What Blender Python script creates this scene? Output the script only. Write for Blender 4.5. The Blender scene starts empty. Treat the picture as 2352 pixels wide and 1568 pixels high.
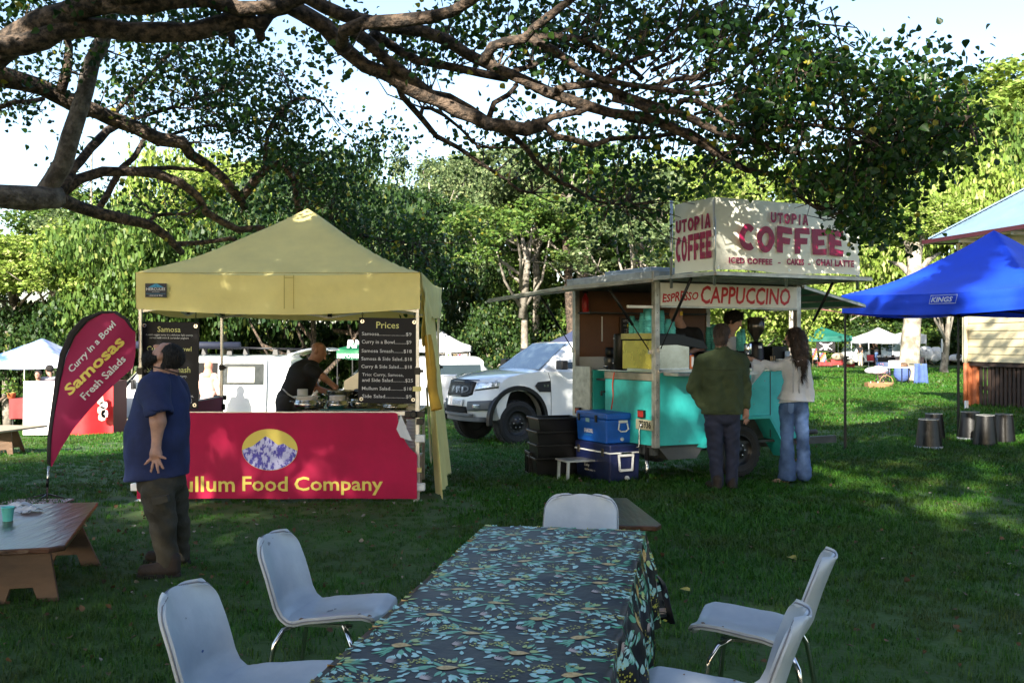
import bpy, bmesh, math, random
import numpy as np
from mathutils import Vector, Matrix
R = math.radians
rnd = random.Random(11)
SC = bpy.context.scene
COL = SC.collection
# ---------------------------------------------------------------- camera, sky, sun, exposure
CAMZ = 1.6; FV = 2307.0                      # eye height (m); focal length in units of a 2352 wide picture
cam = bpy.data.objects.new('camera', bpy.data.cameras.new('camera')); COL.objects.link(cam)
cam.location = (0, 0, CAMZ); cam.rotation_euler = (R(90), 0, 0)
cam.data.sensor_width = 36; cam.data.lens = FV / 2352 * 36
cam.data.clip_start = 0.05; cam.data.clip_end = 2000
SC.camera = cam
SUN_DIR = Vector((-0.34, -1.0, 0.53)).normalized()      # towards the sun: low, behind the camera and left
sun_el = math.asin(SUN_DIR.z); sun_az = math.atan2(SUN_DIR.x, SUN_DIR.y)
W = bpy.data.worlds.new('World'); SC.world = W; W.use_nodes = True
wn = W.node_tree.nodes; wl = W.node_tree.links
sky = wn.new('ShaderNodeTexSky'); sky.sky_type = 'NISHITA'; sky.sun_disc = False
sky.sun_elevation = sun_el; sky.sun_rotation = sun_az
sky.air_density = 1.0; sky.dust_density = 1.2; sky.ozone_density = 1.0
wl.new(sky.outputs[0], wn['Background'].inputs[0]); wn['Background'].inputs[1].default_value = 0.105
sl = bpy.data.lights.new('sun', 'SUN'); sl.energy = 5.0; sl.angle = R(0.5); sl.color = (1.0, 0.93, 0.80)
so = bpy.data.objects.new('sun', sl); COL.objects.link(so)
so.rotation_euler = SUN_DIR.to_track_quat('Z', 'Y').to_euler(); so.location = (-20, -40, 30)
SC.view_settings.view_transform = 'Standard'; SC.view_settings.look = 'None'
SC.view_settings.exposure = 1.85; SC.view_settings.gamma = 1.0; SC.view_settings.use_curve_mapping = False
# ---------------------------------------------------------------- where things stand
def sstep(a, b, x):
    t = np.clip((x - a) / (b - a), 0, 1); return t * t * (3 - 2 * t)
def gz(x, y):
    """height of the lawn: level near the stalls, falling gently away, more to the left"""
    x = np.asarray(x, float); y = np.asarray(y, float)
    xl = np.minimum(np.maximum(-x, 0), 30)
    w = 0.033 * (1 - 0.9 * sstep(0, 8, x)) + 0.0006 * xl + 0.00007 * xl * xl
    t = np.clip(y - 9, 0, 30); t = t * t / (t + 1.2)
    far = np.clip(y - 30, 0, 60) * 0.0045
    b = 0.22 * np.exp(-((x - 12) ** 2 / 9 + (y - 20) ** 2 / 40))
    n = 0.012 * np.sin(x * 1.3 + 0.7 * np.sin(y * .8)) * np.cos(y * 1.1)
    return -t * w - far + b + n
def P(vx, vy, d): return Vector(((vx - 1176) / FV * d, d, CAMZ - (vy - 784) / FV * d))
def G(vx, vy):
    d = 2.0
    while d < 200:
        p = P(vx, vy, d)
        if p.z <= float(gz(p.x, p.y)): break
        d += 0.02
    return Vector((p.x, p.y, float(gz(p.x, p.y))))
def onground(x, y): return Vector((x, y, float(gz(x, y))))
# ---------------------------------------------------------------- objects
def tag(o, label=None, cat=None, group=None, kind=None):
    if label: o['label'] = label
    if cat: o['category'] = cat
    if group: o['group'] = group
    if kind: o['kind'] = kind
    return o
def thing(name, label, cat, loc=(0, 0, 0), rz=0, group=None, kind=None):
    o = bpy.data.objects.new(name, None); COL.objects.link(o)
    o.location = loc; o.rotation_euler = (0, 0, rz); o.empty_display_size = .1
    return tag(o, label, cat, group, kind)
def basis(o):
    M = Matrix.LocRotScale(o.location, o.rotation_euler, o.scale)
    return basis(o.parent) @ M if o.parent else M
def copy_tree(o, parent=None, label=None):
    c = o.copy(); COL.objects.link(c); c.parent = parent
    for ch in [k for k in bpy.data.objects if k.parent == o]: copy_tree(ch, c)
    if label: c['label'] = label
    return c
def part(name, src, parent, loc=(0, 0, 0), rot=(0, 0, 0), scale=None):
    """another instance of a part's mesh"""
    o = bpy.data.objects.new(name, src.data); COL.objects.link(o); o.parent = parent
    o.location = loc; o.rotation_euler = rot
    if scale: o.scale = scale
    return o
def rotz(a): return Matrix.Rotation(a, 3, 'Z')
class MB:
    def __init__(s): s.v = []; s.f = []; s.m = []
    def add(s, vs, fs, mi=0):
        o = len(s.v); s.v.extend(tuple(v) for v in vs); s.f.extend(tuple(i + o for i in f) for f in fs); s.m += [mi] * len(fs); return s
    def box(s, c, sz, rot=None, mi=0, taper=1.0):
        c = Vector(c); x, y, z = sz[0] / 2, sz[1] / 2, sz[2] / 2
        vs = [Vector((a * x * (taper if k > 0 else 1), b * y * (taper if k > 0 else 1), k * z)) for k in (-1, 1) for a, b in ((-1, -1), (1, -1), (1, 1), (-1, 1))]
        if rot is not None:
            M = rot if isinstance(rot, Matrix) else rotz(rot)
            vs = [M @ v for v in vs]
        return s.add([v + c for v in vs], [(3, 2, 1, 0), (4, 5, 6, 7), (0, 1, 5, 4), (1, 2, 6, 5), (2, 3, 7, 6), (3, 0, 4, 7)], mi)
    def bb(s, x0, x1, y0, y1, z0, z1, mi=0): return s.box(((x0 + x1) / 2, (y0 + y1) / 2, (z0 + z1) / 2), (x1 - x0, y1 - y0, z1 - z0), mi=mi)
    def bar(s, a, b, w, h=None, mi=0, up=(0, 0, 1)):
        a = Vector(a); b = Vector(b); h = h or w; d = b - a; L = d.length; d.normalize()
        u = Vector(up); sx = d.cross(u)
        if sx.length < 1e-4: sx = d.cross(Vector((0, 1, 0)))
        sx.normalize(); sy = sx.cross(d)
        M = Matrix((sx, d, sy)).transposed()
        return s.box((a + b) / 2, (w, L, h), M, mi)
    def tube(s, pts, rs, n=8, mi=0, cap=True, rough=0, flat=None):
        pts = [Vector(p) for p in pts]; k = len(pts)
        if not hasattr(rs, '__len__'): rs = [rs] * k
        o = len(s.v); up = Vector((0, 0, 1)); prev = None
        for i, p in enumerate(pts):
            d = (pts[min(i + 1, k - 1)] - pts[max(i - 1, 0)]).normalized()
            if prev is None:
                a = d.cross(up)
                if a.length < .05: a = d.cross(Vector((1, 0, 0)))
            else: a = prev - d * prev.dot(d)
            a.normalize(); prev = a; b = d.cross(a)
            for j in range(n):
                t = 2 * math.pi * j / n; r = rs[i] * (1 + (rnd.uniform(-rough, rough) if rough else 0))
                s.v.append(tuple(p + a * math.cos(t) * r + b * math.sin(t) * r * (flat or 1)))
        for i in range(k - 1):
            for j in range(n):
                q = (j + 1) % n
                s.f.append((o + i * n + j, o + i * n + q, o + (i + 1) * n + q, o + (i + 1) * n + j)); s.m.append(mi)
        if cap:
            s.f.append(tuple(o + j for j in range(n))[::-1]); s.m.append(mi)
            s.f.append(tuple(o + (k - 1) * n + j for j in range(n))); s.m.append(mi)
        return s
    def lathe(s, prof, n=20, c=(0, 0, 0), M=None, mi=0, cap=True):
        c = Vector(c); o = len(s.v); k = len(prof)
        for r, z in prof:
            for j in range(n):
                t = 2 * math.pi * j / n; v = Vector((r * math.cos(t), r * math.sin(t), z))
                if M is not None: v = M @ v
                s.v.append(tuple(v + c))
        for i in range(k - 1):
            for j in range(n):
                q = (j + 1) % n; s.f.append((o + i * n + j, o + i * n + q, o + (i + 1) * n + q, o + (i + 1) * n + j)); s.m.append(mi)
        if cap:
            if prof[0][0] > 1e-4: s.f.append(tuple(o + j for j in range(n))[::-1]); s.m.append(mi)
            if prof[-1][0] > 1e-4: s.f.append(tuple(o + (k - 1) * n + j for j in range(n))); s.m.append(mi)
        return s
    def grid(s, fn, nu, nv, mi=0, closed_u=False):
        o = len(s.v)
        for j in range(nv + 1):
            for i in range(nu + (0 if closed_u else 1)): s.v.append(tuple(fn(i / nu, j / nv)))
        w = nu if closed_u else nu + 1
        for j in range(nv):
            for i in range(nu):
                q = (i + 1) % w
                s.f.append((o + j * w + i, o + j * w + q, o + (j + 1) * w + q, o + (j + 1) * w + i)); s.m.append(mi)
        return s
    def prism(s, poly, a, b, mi=0):
        """poly: list of 3D points (a face), extruded by vector b-a"""
        off = Vector(b) - Vector(a); n = len(poly); vs = [Vector(p) for p in poly] + [Vector(p) + off for p in poly]
        fs = [tuple(range(n))[::-1], tuple(range(n, 2 * n))] + [(i, (i + 1) % n, (i + 1) % n + n, i + n) for i in range(n)]
        return s.add(vs, fs, mi)
    def build(s, name, mats, parent=None, smooth=False, world=False, bevel=0, solid=0, sub=0, loc=None, rz=None, bseg=2, solid_off=0):
        me = bpy.data.meshes.new(name)
        vs = s.v
        if world and parent is not None:
            Mi = basis(parent).inverted(); vs = [tuple(Mi @ Vector(v)) for v in vs]
        me.from_pydata(vs, [], s.f)
        if not isinstance(mats, (list, tuple)): mats = [mats]
        for m in mats: me.materials.append(m)
        if len(mats) > 1: me.polygons.foreach_set('material_index', s.m)
        if bevel or solid:
            bm = bmesh.new(); bm.from_mesh(me)
            bmesh.ops.recalc_face_normals(bm, faces=bm.faces[:])
            bm.to_mesh(me); bm.free()
        if smooth: me.polygons.foreach_set('use_smooth', [True] * len(me.polygons))
        me.update()
        o = bpy.data.objects.new(name, me); COL.objects.link(o)
        if parent is not None: o.parent = parent
        if loc is not None: o.location = loc
        if rz is not None: o.rotation_euler = (0, 0, rz)
        if solid:
            md = o.modifiers.new('solid', 'SOLIDIFY'); md.thickness = solid; md.offset = solid_off
        if sub:
            md = o.modifiers.new('sub', 'SUBSURF'); md.levels = md.render_levels = sub
        if bevel:
            md = o.modifiers.new('bevel', 'BEVEL'); md.width = bevel; md.segments = bseg; md.limit_method = 'ANGLE'; md.angle_limit = R(35)
            if not smooth: me.polygons.foreach_set('use_smooth', [True] * len(me.polygons)); md.harden_normals = True
        return o
def struct(o): o['kind'] = 'structure'; return o
# ---------------------------------------------------------------- materials
MATS = {}
def rgb(h):
    h = h.lstrip('#'); c = [int(h[i:i + 2], 16) / 255 for i in (0, 2, 4)]
    return tuple(x / 12.92 if x < .04 else ((x + .055) / 1.055) ** 2.4 for x in c)
def mat(name, c, r=.5, m=0, var=.12, vs=5., bump=0, bs=40., coat=0, c2=None, c2amt=.5, spec=.5, trans=0, sub=0, alpha=1, stretch=None, thresh=(.35, .65)):
    if name in MATS: return MATS[name]
    M = bpy.data.materials.new(name); M.use_nodes = True; MATS[name] = M
    nt = M.node_tree; N = nt.nodes; L = nt.links; b = N['Principled BSDF']
    tc = N.new('ShaderNodeTexCoord'); src = tc.outputs['Object']
    if stretch:
        mp = N.new('ShaderNodeMapping'); mp.inputs['Scale'].default_value = stretch; L.new(src, mp.inputs[0]); src = mp.outputs[0]
    n1 = N.new('ShaderNodeTexNoise'); n1.inputs['Scale'].default_value = vs; n1.inputs['Detail'].default_value = 6; n1.inputs['Roughness'].default_value = .62
    L.new(src, n1.inputs['Vector'])
    mr = N.new('ShaderNodeMapRange'); mr.inputs[1].default_value = thresh[0]; mr.inputs[2].default_value = thresh[1]; L.new(n1.outputs[0], mr.inputs[0])
    mx = N.new('ShaderNodeMix'); mx.data_type = 'RGBA'
    a = tuple(x * (1 - var) for x in c[:3]); d = tuple(min(1, x * (1 + var)) for x in c[:3])
    if c2: a = c[:3]; d = c2[:3]
    mx.inputs[6].default_value = (*a, 1); mx.inputs[7].default_value = (*d, 1)
    L.new(mr.outputs[0], mx.inputs[0]); L.new(mx.outputs[2], b.inputs['Base Color'])
    rr = N.new('ShaderNodeMapRange'); rr.inputs[3].default_value = max(0.02, r - .07); rr.inputs[4].default_value = min(1, r + .07); L.new(n1.outputs[0], rr.inputs[0])
    L.new(rr.outputs[0], b.inputs['Roughness'])
    b.inputs['Metallic'].default_value = m; b.inputs['Coat Weight'].default_value = coat; b.inputs['Coat Roughness'].default_value = .06
    b.inputs['Specular IOR Level'].default_value = spec
    if bump:
        n2 = N.new('ShaderNodeTexNoise'); n2.inputs['Scale'].default_value = bs; n2.inputs['Detail'].default_value = 5; L.new(src, n2.inputs['Vector'])
        bp = N.new('ShaderNodeBump'); bp.inputs['Strength'].default_value = bump; bp.inputs['Distance'].default_value = .035 if bump >= 1 else .02
        L.new(n2.outputs[0], bp.inputs['Height']); L.new(bp.outputs[0], b.inputs['Normal'])
    if trans:
        t = N.new('ShaderNodeBsdfTranslucent'); L.new(mx.outputs[2], t.inputs[0])
        ms = N.new('ShaderNodeMixShader'); ms.inputs[0].default_value = trans
        L.new(b.outputs[0], ms.inputs[1]); L.new(t.outputs[0], ms.inputs[2]); L.new(ms.outputs[0], N['Material Output'].inputs[0])
    return M
def leafmat(name, c1, c2, c3=None, trans=.35, rough=.45, amt3=.06, spec=.3, patch=None):
    if name in MATS: return MATS[name]
    M = bpy.data.materials.new(name); M.use_nodes = True; MATS[name] = M
    nt = M.node_tree; N = nt.nodes; L = nt.links; b = N['Principled BSDF']
    at = N.new('ShaderNodeAttribute'); at.attribute_name = 'rv'
    cr = N.new('ShaderNodeValToRGB'); e = cr.color_ramp.elements
    e[0].color = (*c1, 1); e[1].color = (*c2, 1); e[1].position = 1 - amt3 - .02
    if c3: q = e.new(1 - amt3); q.color = (*c3, 1)
    L.new(at.outputs['Fac'], cr.inputs[0]); out = cr.outputs[0]
    if patch:      # worn, drier patches over the ground
        ge = N.new('ShaderNodeNewGeometry'); nz = N.new('ShaderNodeTexNoise'); nz.inputs['Scale'].default_value = .55; nz.inputs['Detail'].default_value = 7; nz.inputs['Roughness'].default_value = .7
        mr = N.new('ShaderNodeMapRange'); mr.inputs[1].default_value = .47; mr.inputs[2].default_value = .66; mr.inputs[4].default_value = .8; L.new(ge.outputs['Position'], nz.inputs['Vector']); L.new(nz.outputs[0], mr.inputs[0])
        mx = N.new('ShaderNodeMix'); mx.data_type = 'RGBA'; L.new(mr.outputs[0], mx.inputs[0]); L.new(out, mx.inputs[6]); mx.inputs[7].default_value = (*patch, 1); out = mx.outputs[2]; cr = mx
    L.new(out, b.inputs['Base Color']); b.inputs['Roughness'].default_value = rough; b.inputs['Specular IOR Level'].default_value = spec
    t = N.new('ShaderNodeBsdfTranslucent'); L.new(out, t.inputs[0])
    ms = N.new('ShaderNodeMixShader'); ms.inputs[0].default_value = trans
    L.new(b.outputs[0], ms.inputs[1]); L.new(t.outputs[0], ms.inputs[2]); L.new(ms.outputs[0], N['Material Output'].inputs[0])
    return M
def glassmat(name, c=(.02, .03, .03), r=.04):
    return mat(name, c, r, 0, .1, 3, spec=.8)
ALU = mat('brushed aluminium', (.55, .56, .57), .35, .85, .15, 8)
STEEL = mat('stainless steel', (.5, .5, .5), .22, 1, .15, 6)
CHROME = mat('chrome', (.6, .6, .62), .08, 1, .05, 8)
BLACKP = mat('black plastic', (.006, .006, .007), .4, 0, .3, 10, bump=.05, spec=.4)
BLACKM = mat('black painted metal', (.008, .008, .009), .42, 0, .3, 10, spec=.4)
WHITEP = mat('white plastic', (.75, .76, .77), .4, 0, .05, 8)
WHITEPAINT = mat('white car paint', (.72, .74, .75), .3, 0, .03, 3, coat=1)
GLASS = glassmat('dark glass')
RUBBER = mat('tyre rubber', (.018, .018, .018), .75, 0, .3, 30, bump=.4, bs=60)
WHITECLOTH = mat('white cloth', (.72, .73, .76), .8, 0, .06, 3, trans=.2)
# ---------------------------------------------------------------- lettering
_tx = {}
def text_geo(s, off=0.0, shear=0.0, res=2, sp=1.0):
    key = (s, off, shear, res, sp)
    if key in _tx: return _tx[key]
    cu = bpy.data.curves.new('t', 'FONT'); cu.body = s; cu.size = 1; cu.offset = off; cu.shear = shear; cu.resolution_u = res; cu.space_character = sp
    ob = bpy.data.objects.new('t', cu); COL.objects.link(ob)
    dg = bpy.context.evaluated_depsgraph_get(); me = ob.evaluated_get(dg).to_mesh()
    vs = np.array([v.co[:2] for v in me.vertices]); fs = [tuple(p.vertices) for p in me.polygons]
    ob.evaluated_get(dg).to_mesh_clear(); bpy.data.objects.remove(ob); bpy.data.curves.remove(cu)
    lo = vs.min(0); hi = vs.max(0)
    _tx[key] = ((vs - lo) / (hi - lo), fs, (hi - lo)[0] / (hi - lo)[1])
    return _tx[key]
def lettering(s, parent, mapf, x0, x1, y0, y1, m, off=0.0, shear=0.0, name='lettering', warp=None, sp=1.0, mb=None):
    vs, fs, asp = text_geo(s, off, shear, 2, sp)
    if x1 is None: x1 = x0 + asp * (y1 - y0)
    if x0 is None: x0 = x1 - asp * (y1 - y0)
    pts = []
    for u, v in vs:
        if warp: u, v = warp(u, v)
        pts.append(mapf(x0 + (x1 - x0) * u, y0 + (y1 - y0) * v))
    if mb is not None: mb.add(pts, fs); return mb
    b = MB(); b.add(pts, fs)
    return b.build(name, m, parent)
def _ring(cx, cy, ox, oy, ix, iy, a0, a1, n=16):
    q = []
    for k in range(n):
        t0, t1 = R(a0 + (a1 - a0) * k / n), R(a0 + (a1 - a0) * (k + 1) / n)
        q.append([(cx + ox * math.cos(t0), cy + oy * math.sin(t0)), (cx + ox * math.cos(t1), cy + oy * math.sin(t1)), (cx + ix * math.cos(t1), cy + iy * math.sin(t1)), (cx + ix * math.cos(t0), cy + iy * math.sin(t0))])
    return q
FAT = {'F': [[(0, 0), (.40, 0), (.38, .36), (.86, .36), (.88, .60), (.38, .60), (.38, .76), (1, .75), (1, 1), (0, 1)]],
       'E': [[(.02, 0), (1, 0), (1, .25), (.42, .25), (.42, .39), (.86, .39), (.86, .61), (.42, .61), (.42, .76), (1, .75), (.98, 1), (0, 1)]],
       'T': [[(.32, 0), (.68, 0), (.67, .74), (1, .74), (1, 1), (0, 1), (0, .74), (.33, .74)]], 'I': [[(.3, 0), (.75, 0), (.75, 1), (.3, 1)]],
       'O': _ring(.5, .5, .5, .5, .19, .25, 0, 360, 28), 'C': _ring(.60, .5, .60, .5, .24, .24, 48, 312, 22),
       'U': _ring(.5, .42, .5, .42, .16, .18, 180, 360, 14) + [[(0, .42), (.34, .42), (.34, 1), (0, 1)], [(.66, .42), (1, .42), (1, 1), (.66, 1)]],
       'A': [[(0, 0), (.32, 0), (.5, .70), (.5, 1), (.34, 1)], [(1, 0), (.68, 0), (.5, .70), (.5, 1), (.66, 1)], [(.375, .20), (.625, .20), (.57, .42), (.43, .42)]],
       'P': [[(0, 0), (.38, 0), (.38, 1), (0, 1)]] + _ring(.38, .68, .62, .32, .20, .11, -90, 90, 12)}
def fattext(s, parent, mapf, x0, x1, y0, y1, m, gap=.14, warp=None, name='lettering'):
    wd = {'I': .62, 'C': .95, 'O': 1.12, 'A': 1.1}; tot = sum(wd.get(c, 1) for c in s) + gap * (len(s) - 1); x = 0; b = MB()
    for c in s:
        w = wd.get(c, 1)
        for poly in FAT[c]:
            v = []
            for px, py in poly:
                u = (x + px * w) / tot
                if warp: u, py = warp(u, py)
                v.append(mapf(x0 + (x1 - x0) * u, y0 + (y1 - y0) * py))
            b.add(v, [tuple(range(len(v)))])
        x += w + gap
    return b.build(name, m, parent)
def planemap(o, ux, uy, off=0.0):
    o = Vector(o); ux = Vector(ux); uy = Vector(uy); n = ux.cross(uy).normalized()
    return lambda x, y: o + ux * x + uy * y + n * off
def textblock(lines, parent, mapf, m, off=0.0, name='lettering'):
    """lines: (text, x0, x1 or None, y0, y1) joined into one printed block"""
    b = MB()
    for ln in lines: lettering(ln[0], None, mapf, ln[1], ln[2], ln[3], ln[4], m, off, ln[5] if len(ln) > 5 else 0, mb=b)
    return b.build(name, m, parent)
# ---------------------------------------------------------------- smooth bodies from blended volumes (surface nets)
class Vol:
    def __init__(s, lo, hi, vox):
        s.vox = vox; s.lo = np.array(lo, float); n = np.ceil((np.array(hi) - s.lo) / vox).astype(int) + 1; s.n = n
        s.ax = [s.lo[i] + np.arange(n[i]) * vox for i in range(3)]
        s.val = np.full(n, 1.0, np.float32)
    def region(s, lo, hi):
        i0 = np.clip(np.floor((np.array(lo) - s.lo) / s.vox).astype(int), 0, s.n - 1); i1 = np.clip(np.ceil((np.array(hi) - s.lo) / s.vox).astype(int) + 1, 1, s.n)
        sl = tuple(slice(a, b) for a, b in zip(i0, i1))
        X = s.ax[0][sl[0]][:, None, None]; Y = s.ax[1][sl[1]][None, :, None]; Z = s.ax[2][sl[2]][None, None, :]
        return sl, X, Y, Z
    def mix(s, sl, d, k, op):
        a = s.val[sl]
        if op == 's': d = -d; a, d = -a, -d; # subtract = -(min(-a, d))
        if k <= 0: r = np.minimum(a, d)
        else:
            h = np.clip(.5 + .5 * (a - d) / k, 0, 1); r = a + (d - a) * h - k * h * (1 - h)
        s.val[sl] = -r if op == 's' else r
    def cap(s, a, b, ra, rb, k=.02, op='u'):
        a = np.array(a, float); b = np.array(b, float); m = max(ra, rb) + k * 2 + s.vox * 2
        sl, X, Y, Z = s.region(np.minimum(a, b) - m, np.maximum(a, b) + m)
        d = b - a; L = max((d ** 2).sum(), 1e-9)
        t = np.clip(((X - a[0]) * d[0] + (Y - a[1]) * d[1] + (Z - a[2]) * d[2]) / L, 0, 1)
        q = np.sqrt((X - a[0] - t * d[0]) ** 2 + (Y - a[1] - t * d[1]) ** 2 + (Z - a[2] - t * d[2]) ** 2) - (ra + (rb - ra) * t)
        s.mix(sl, q, k, op)
    def ell(s, c, r, k=.02, F=None, op='u'):
        c = np.array(c, float); m = max(r) + k * 2 + s.vox * 2
        sl, X, Y, Z = s.region(c - m, c + m); X = X - c[0]; Y = Y - c[1]; Z = Z - c[2]
        if F is not None:
            U = [X * f[0] + Y * f[1] + Z * f[2] for f in F]
        else: U = [X, Y, Z]
        kk = np.sqrt((U[0] / r[0]) ** 2 + (U[1] / r[1]) ** 2 + (U[2] / r[2]) ** 2)
        k2 = np.sqrt((U[0] / r[0] ** 2) ** 2 + (U[1] / r[1] ** 2) ** 2 + (U[2] / r[2] ** 2) ** 2) + 1e-6
        s.mix(sl, kk * (kk - 1) / k2, k, op)
    def cut(s, p, n):
        """remove everything on the side n points to"""
        n = np.array(n, float); n /= np.linalg.norm(n)
        d = (s.ax[0][:, None, None] - p[0]) * n[0] + (s.ax[1][None, :, None] - p[1]) * n[1] + (s.ax[2][None, None, :] - p[2]) * n[2]
        s.val = np.maximum(s.val, d.astype(np.float32))
    def fold(s, amp, f=(9, 9, 22), seed=0):
        X = s.ax[0][:, None, None]; Y = s.ax[1][None, :, None]; Z = s.ax[2][None, None, :]
        w = np.sin(X * f[0] * 1.7 + seed) + np.cos(Y * f[1] * 1.4 + seed * 2)
        n = np.sin(Z * f[2] + 2.2 * w + X * f[0]) * .6 + np.sin(Z * f[2] * 2.3 - 3 * w + Y * f[1] + seed) * .4
        s.val = s.val + (amp * n).astype(np.float32)
    def mesh(s):
        v = s.val.copy(); v[0] = v[-1] = 1; v[:, 0] = v[:, -1] = 1; v[:, :, 0] = v[:, :, -1] = 1
        ins = v < 0
        c = [ins[a:ins.shape[0] - 1 + a, b:ins.shape[1] - 1 + b, d:ins.shape[2] - 1 + d] for a in (0, 1) for b in (0, 1) for d in (0, 1)]
        cnt = sum(x.astype(np.int8) for x in c); act = (cnt > 0) & (cnt < 8)
        idx = np.full(act.shape, -1, np.int64); I = np.argwhere(act); idx[act] = np.arange(len(I))
        corners = np.array([(a, b, d) for a in (0, 1) for b in (0, 1) for d in (0, 1)])
        vals = np.stack([v[I[:, 0] + a, I[:, 1] + b, I[:, 2] + d] for a, b, d in corners], 1)
        acc = np.zeros((len(I), 3)); num = np.zeros(len(I))
        for i in range(8):
            for j in range(i + 1, 8):
                if abs(corners[i] - corners[j]).sum() != 1: continue
                a = vals[:, i]; b = vals[:, j]; k = (a < 0) != (b < 0)
                t = np.where(k, a / np.where(k, a - b, 1), 0)
                acc += np.where(k[:, None], corners[i] + t[:, None] * (corners[j] - corners[i]), 0); num += k
        pos = (I + acc / num[:, None]) * s.vox + s.lo
        quads = []
        for ax in range(3):
            sl0 = [slice(None)] * 3; sl1 = [slice(None)] * 3; sl0[ax] = slice(0, -1); sl1[ax] = slice(1, None)
            a = ins[tuple(sl0)]; b = ins[tuple(sl1)]; E = np.argwhere(a != b); o1, o2 = (ax + 1) % 3, (ax + 2) % 3
            E = E[(E[:, o1] > 0) & (E[:, o2] > 0)]
            if not len(E): continue
            fl = a[E[:, 0], E[:, 1], E[:, 2]]
            q = []
            for d1, d2 in ((1, 1), (0, 1), (0, 0), (1, 0)):
                e = E.copy(); e[:, o1] -= d1; e[:, o2] -= d2; q.append(idx[e[:, 0], e[:, 1], e[:, 2]])
            q = np.stack(q, 1); q[~fl] = q[~fl][:, ::-1]; quads.append(q)
        return pos, np.concatenate(quads)
def mesh_np(name, v, f, m, parent=None, smooth=True, attr=None):
    me = bpy.data.meshes.new(name); k = f.shape[1]
    me.vertices.add(len(v)); me.vertices.foreach_set('co', np.asarray(v, np.float32).ravel())
    me.loops.add(f.size); me.loops.foreach_set('vertex_index', f.astype(np.int32).ravel())
    me.polygons.add(len(f)); me.polygons.foreach_set('loop_start', np.arange(0, f.size, k, dtype=np.int32)); me.polygons.foreach_set('loop_total', np.full(len(f), k, np.int32))
    if smooth: me.polygons.foreach_set('use_smooth', np.ones(len(f), bool))
    me.update(calc_edges=True)
    if attr is not None:
        a = me.attributes.new('rv', 'FLOAT', 'FACE'); a.data.foreach_set('value', np.asarray(attr, np.float32))
    me.materials.append(m)
    o = bpy.data.objects.new(name, me); COL.objects.link(o)
    if parent is not None: o.parent = parent
    return o
def blob(name, m, parent, prims, vox=.012, k=.02, fold=0, ff=(9, 9, 22), seed=0, cuts=(), world=True):
    """prims: ('c',a,b,ra,rb[,k]) tapered limbs, ('e',c,(rx,ry,rz)[,frame]) ellipsoids, ('s...') subtracts; one continuous surface"""
    lo = np.full(3, 1e9); hi = -lo
    for p in prims:
        if p[0][0] == 's': continue
        if p[0] == 'c':
            for q, r in ((p[1], p[3]), (p[2], p[4])): lo = np.minimum(lo, np.array(q) - r); hi = np.maximum(hi, np.array(q) + r)
        else: lo = np.minimum(lo, np.array(p[1]) - max(p[2])); hi = np.maximum(hi, np.array(p[1]) + max(p[2]))
    V = Vol(lo - vox * 4 - fold, hi + vox * 4 + fold, vox)
    for p in prims:
        op = 's' if p[0][0] == 's' else 'u'; t = p[0][-1]
        if t == 'c': V.cap(p[1], p[2], p[3], p[4], p[5] if len(p) > 5 else k, op)
        else: V.ell(p[1], p[2], p[4] if len(p) > 4 else k, p[3] if len(p) > 3 else None, op)
    if fold: V.fold(fold, ff, seed)
    for c in cuts: V.cut(*c)
    pos, q = V.mesh()
    if world and parent is not None:
        Mi = np.array(basis(parent).inverted()); pos = pos @ Mi[:3, :3].T + Mi[:3, 3]
    return mesh_np(name, pos, q, m, parent)
def frame(fwd, up):
    f = Vector(fwd).normalized(); u = Vector(up); u = (u - f * u.dot(f)).normalized(); s = f.cross(u)
    return s, f, u
def head_prims(c, fwd, up, s=1.0, nose=True, ears=True):
    """head as blended volumes; c = middle of the head"""
    S, Fw, U = frame(fwd, up); c = Vector(c); fr = (S, Fw, U)
    at = lambda x, y, z: c + (S * x + Fw * y + U * z) * s
    p = [('e', at(0, -.012, .03), (.076 * s, .094 * s, .085 * s), fr), ('e', at(0, .02, -.035), (.064 * s, .078 * s, .085 * s), fr),
         ('e', at(0, .062, -.085), (.032 * s, .03 * s, .026 * s), fr), ('c', at(0, .08, .035), at(0, .082, .03), .02 * s, .02 * s)]
    if nose: p += [('c', at(0, .095, .018), at(0, .118, -.018), .009 * s, .015 * s, .01), ('e', at(0, .092, -.055), (.026 * s, .012 * s, .012 * s), fr, .01),
                   ('se', at(.031, .102, .012), (.02 * s, .014 * s, .012 * s), fr, .012), ('se', at(-.031, .102, .012), (.02 * s, .014 * s, .012 * s), fr, .012),
                   ('se', at(0, .108, -.054), (.024 * s, .01 * s, .003 * s), fr, .005)]
    if ears: p += [('e', at(x, -.008, -.005), (.014 * s, .02 * s, .032 * s), fr, .01) for x in (-.082, .082)]
    return p, at, fr
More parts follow.
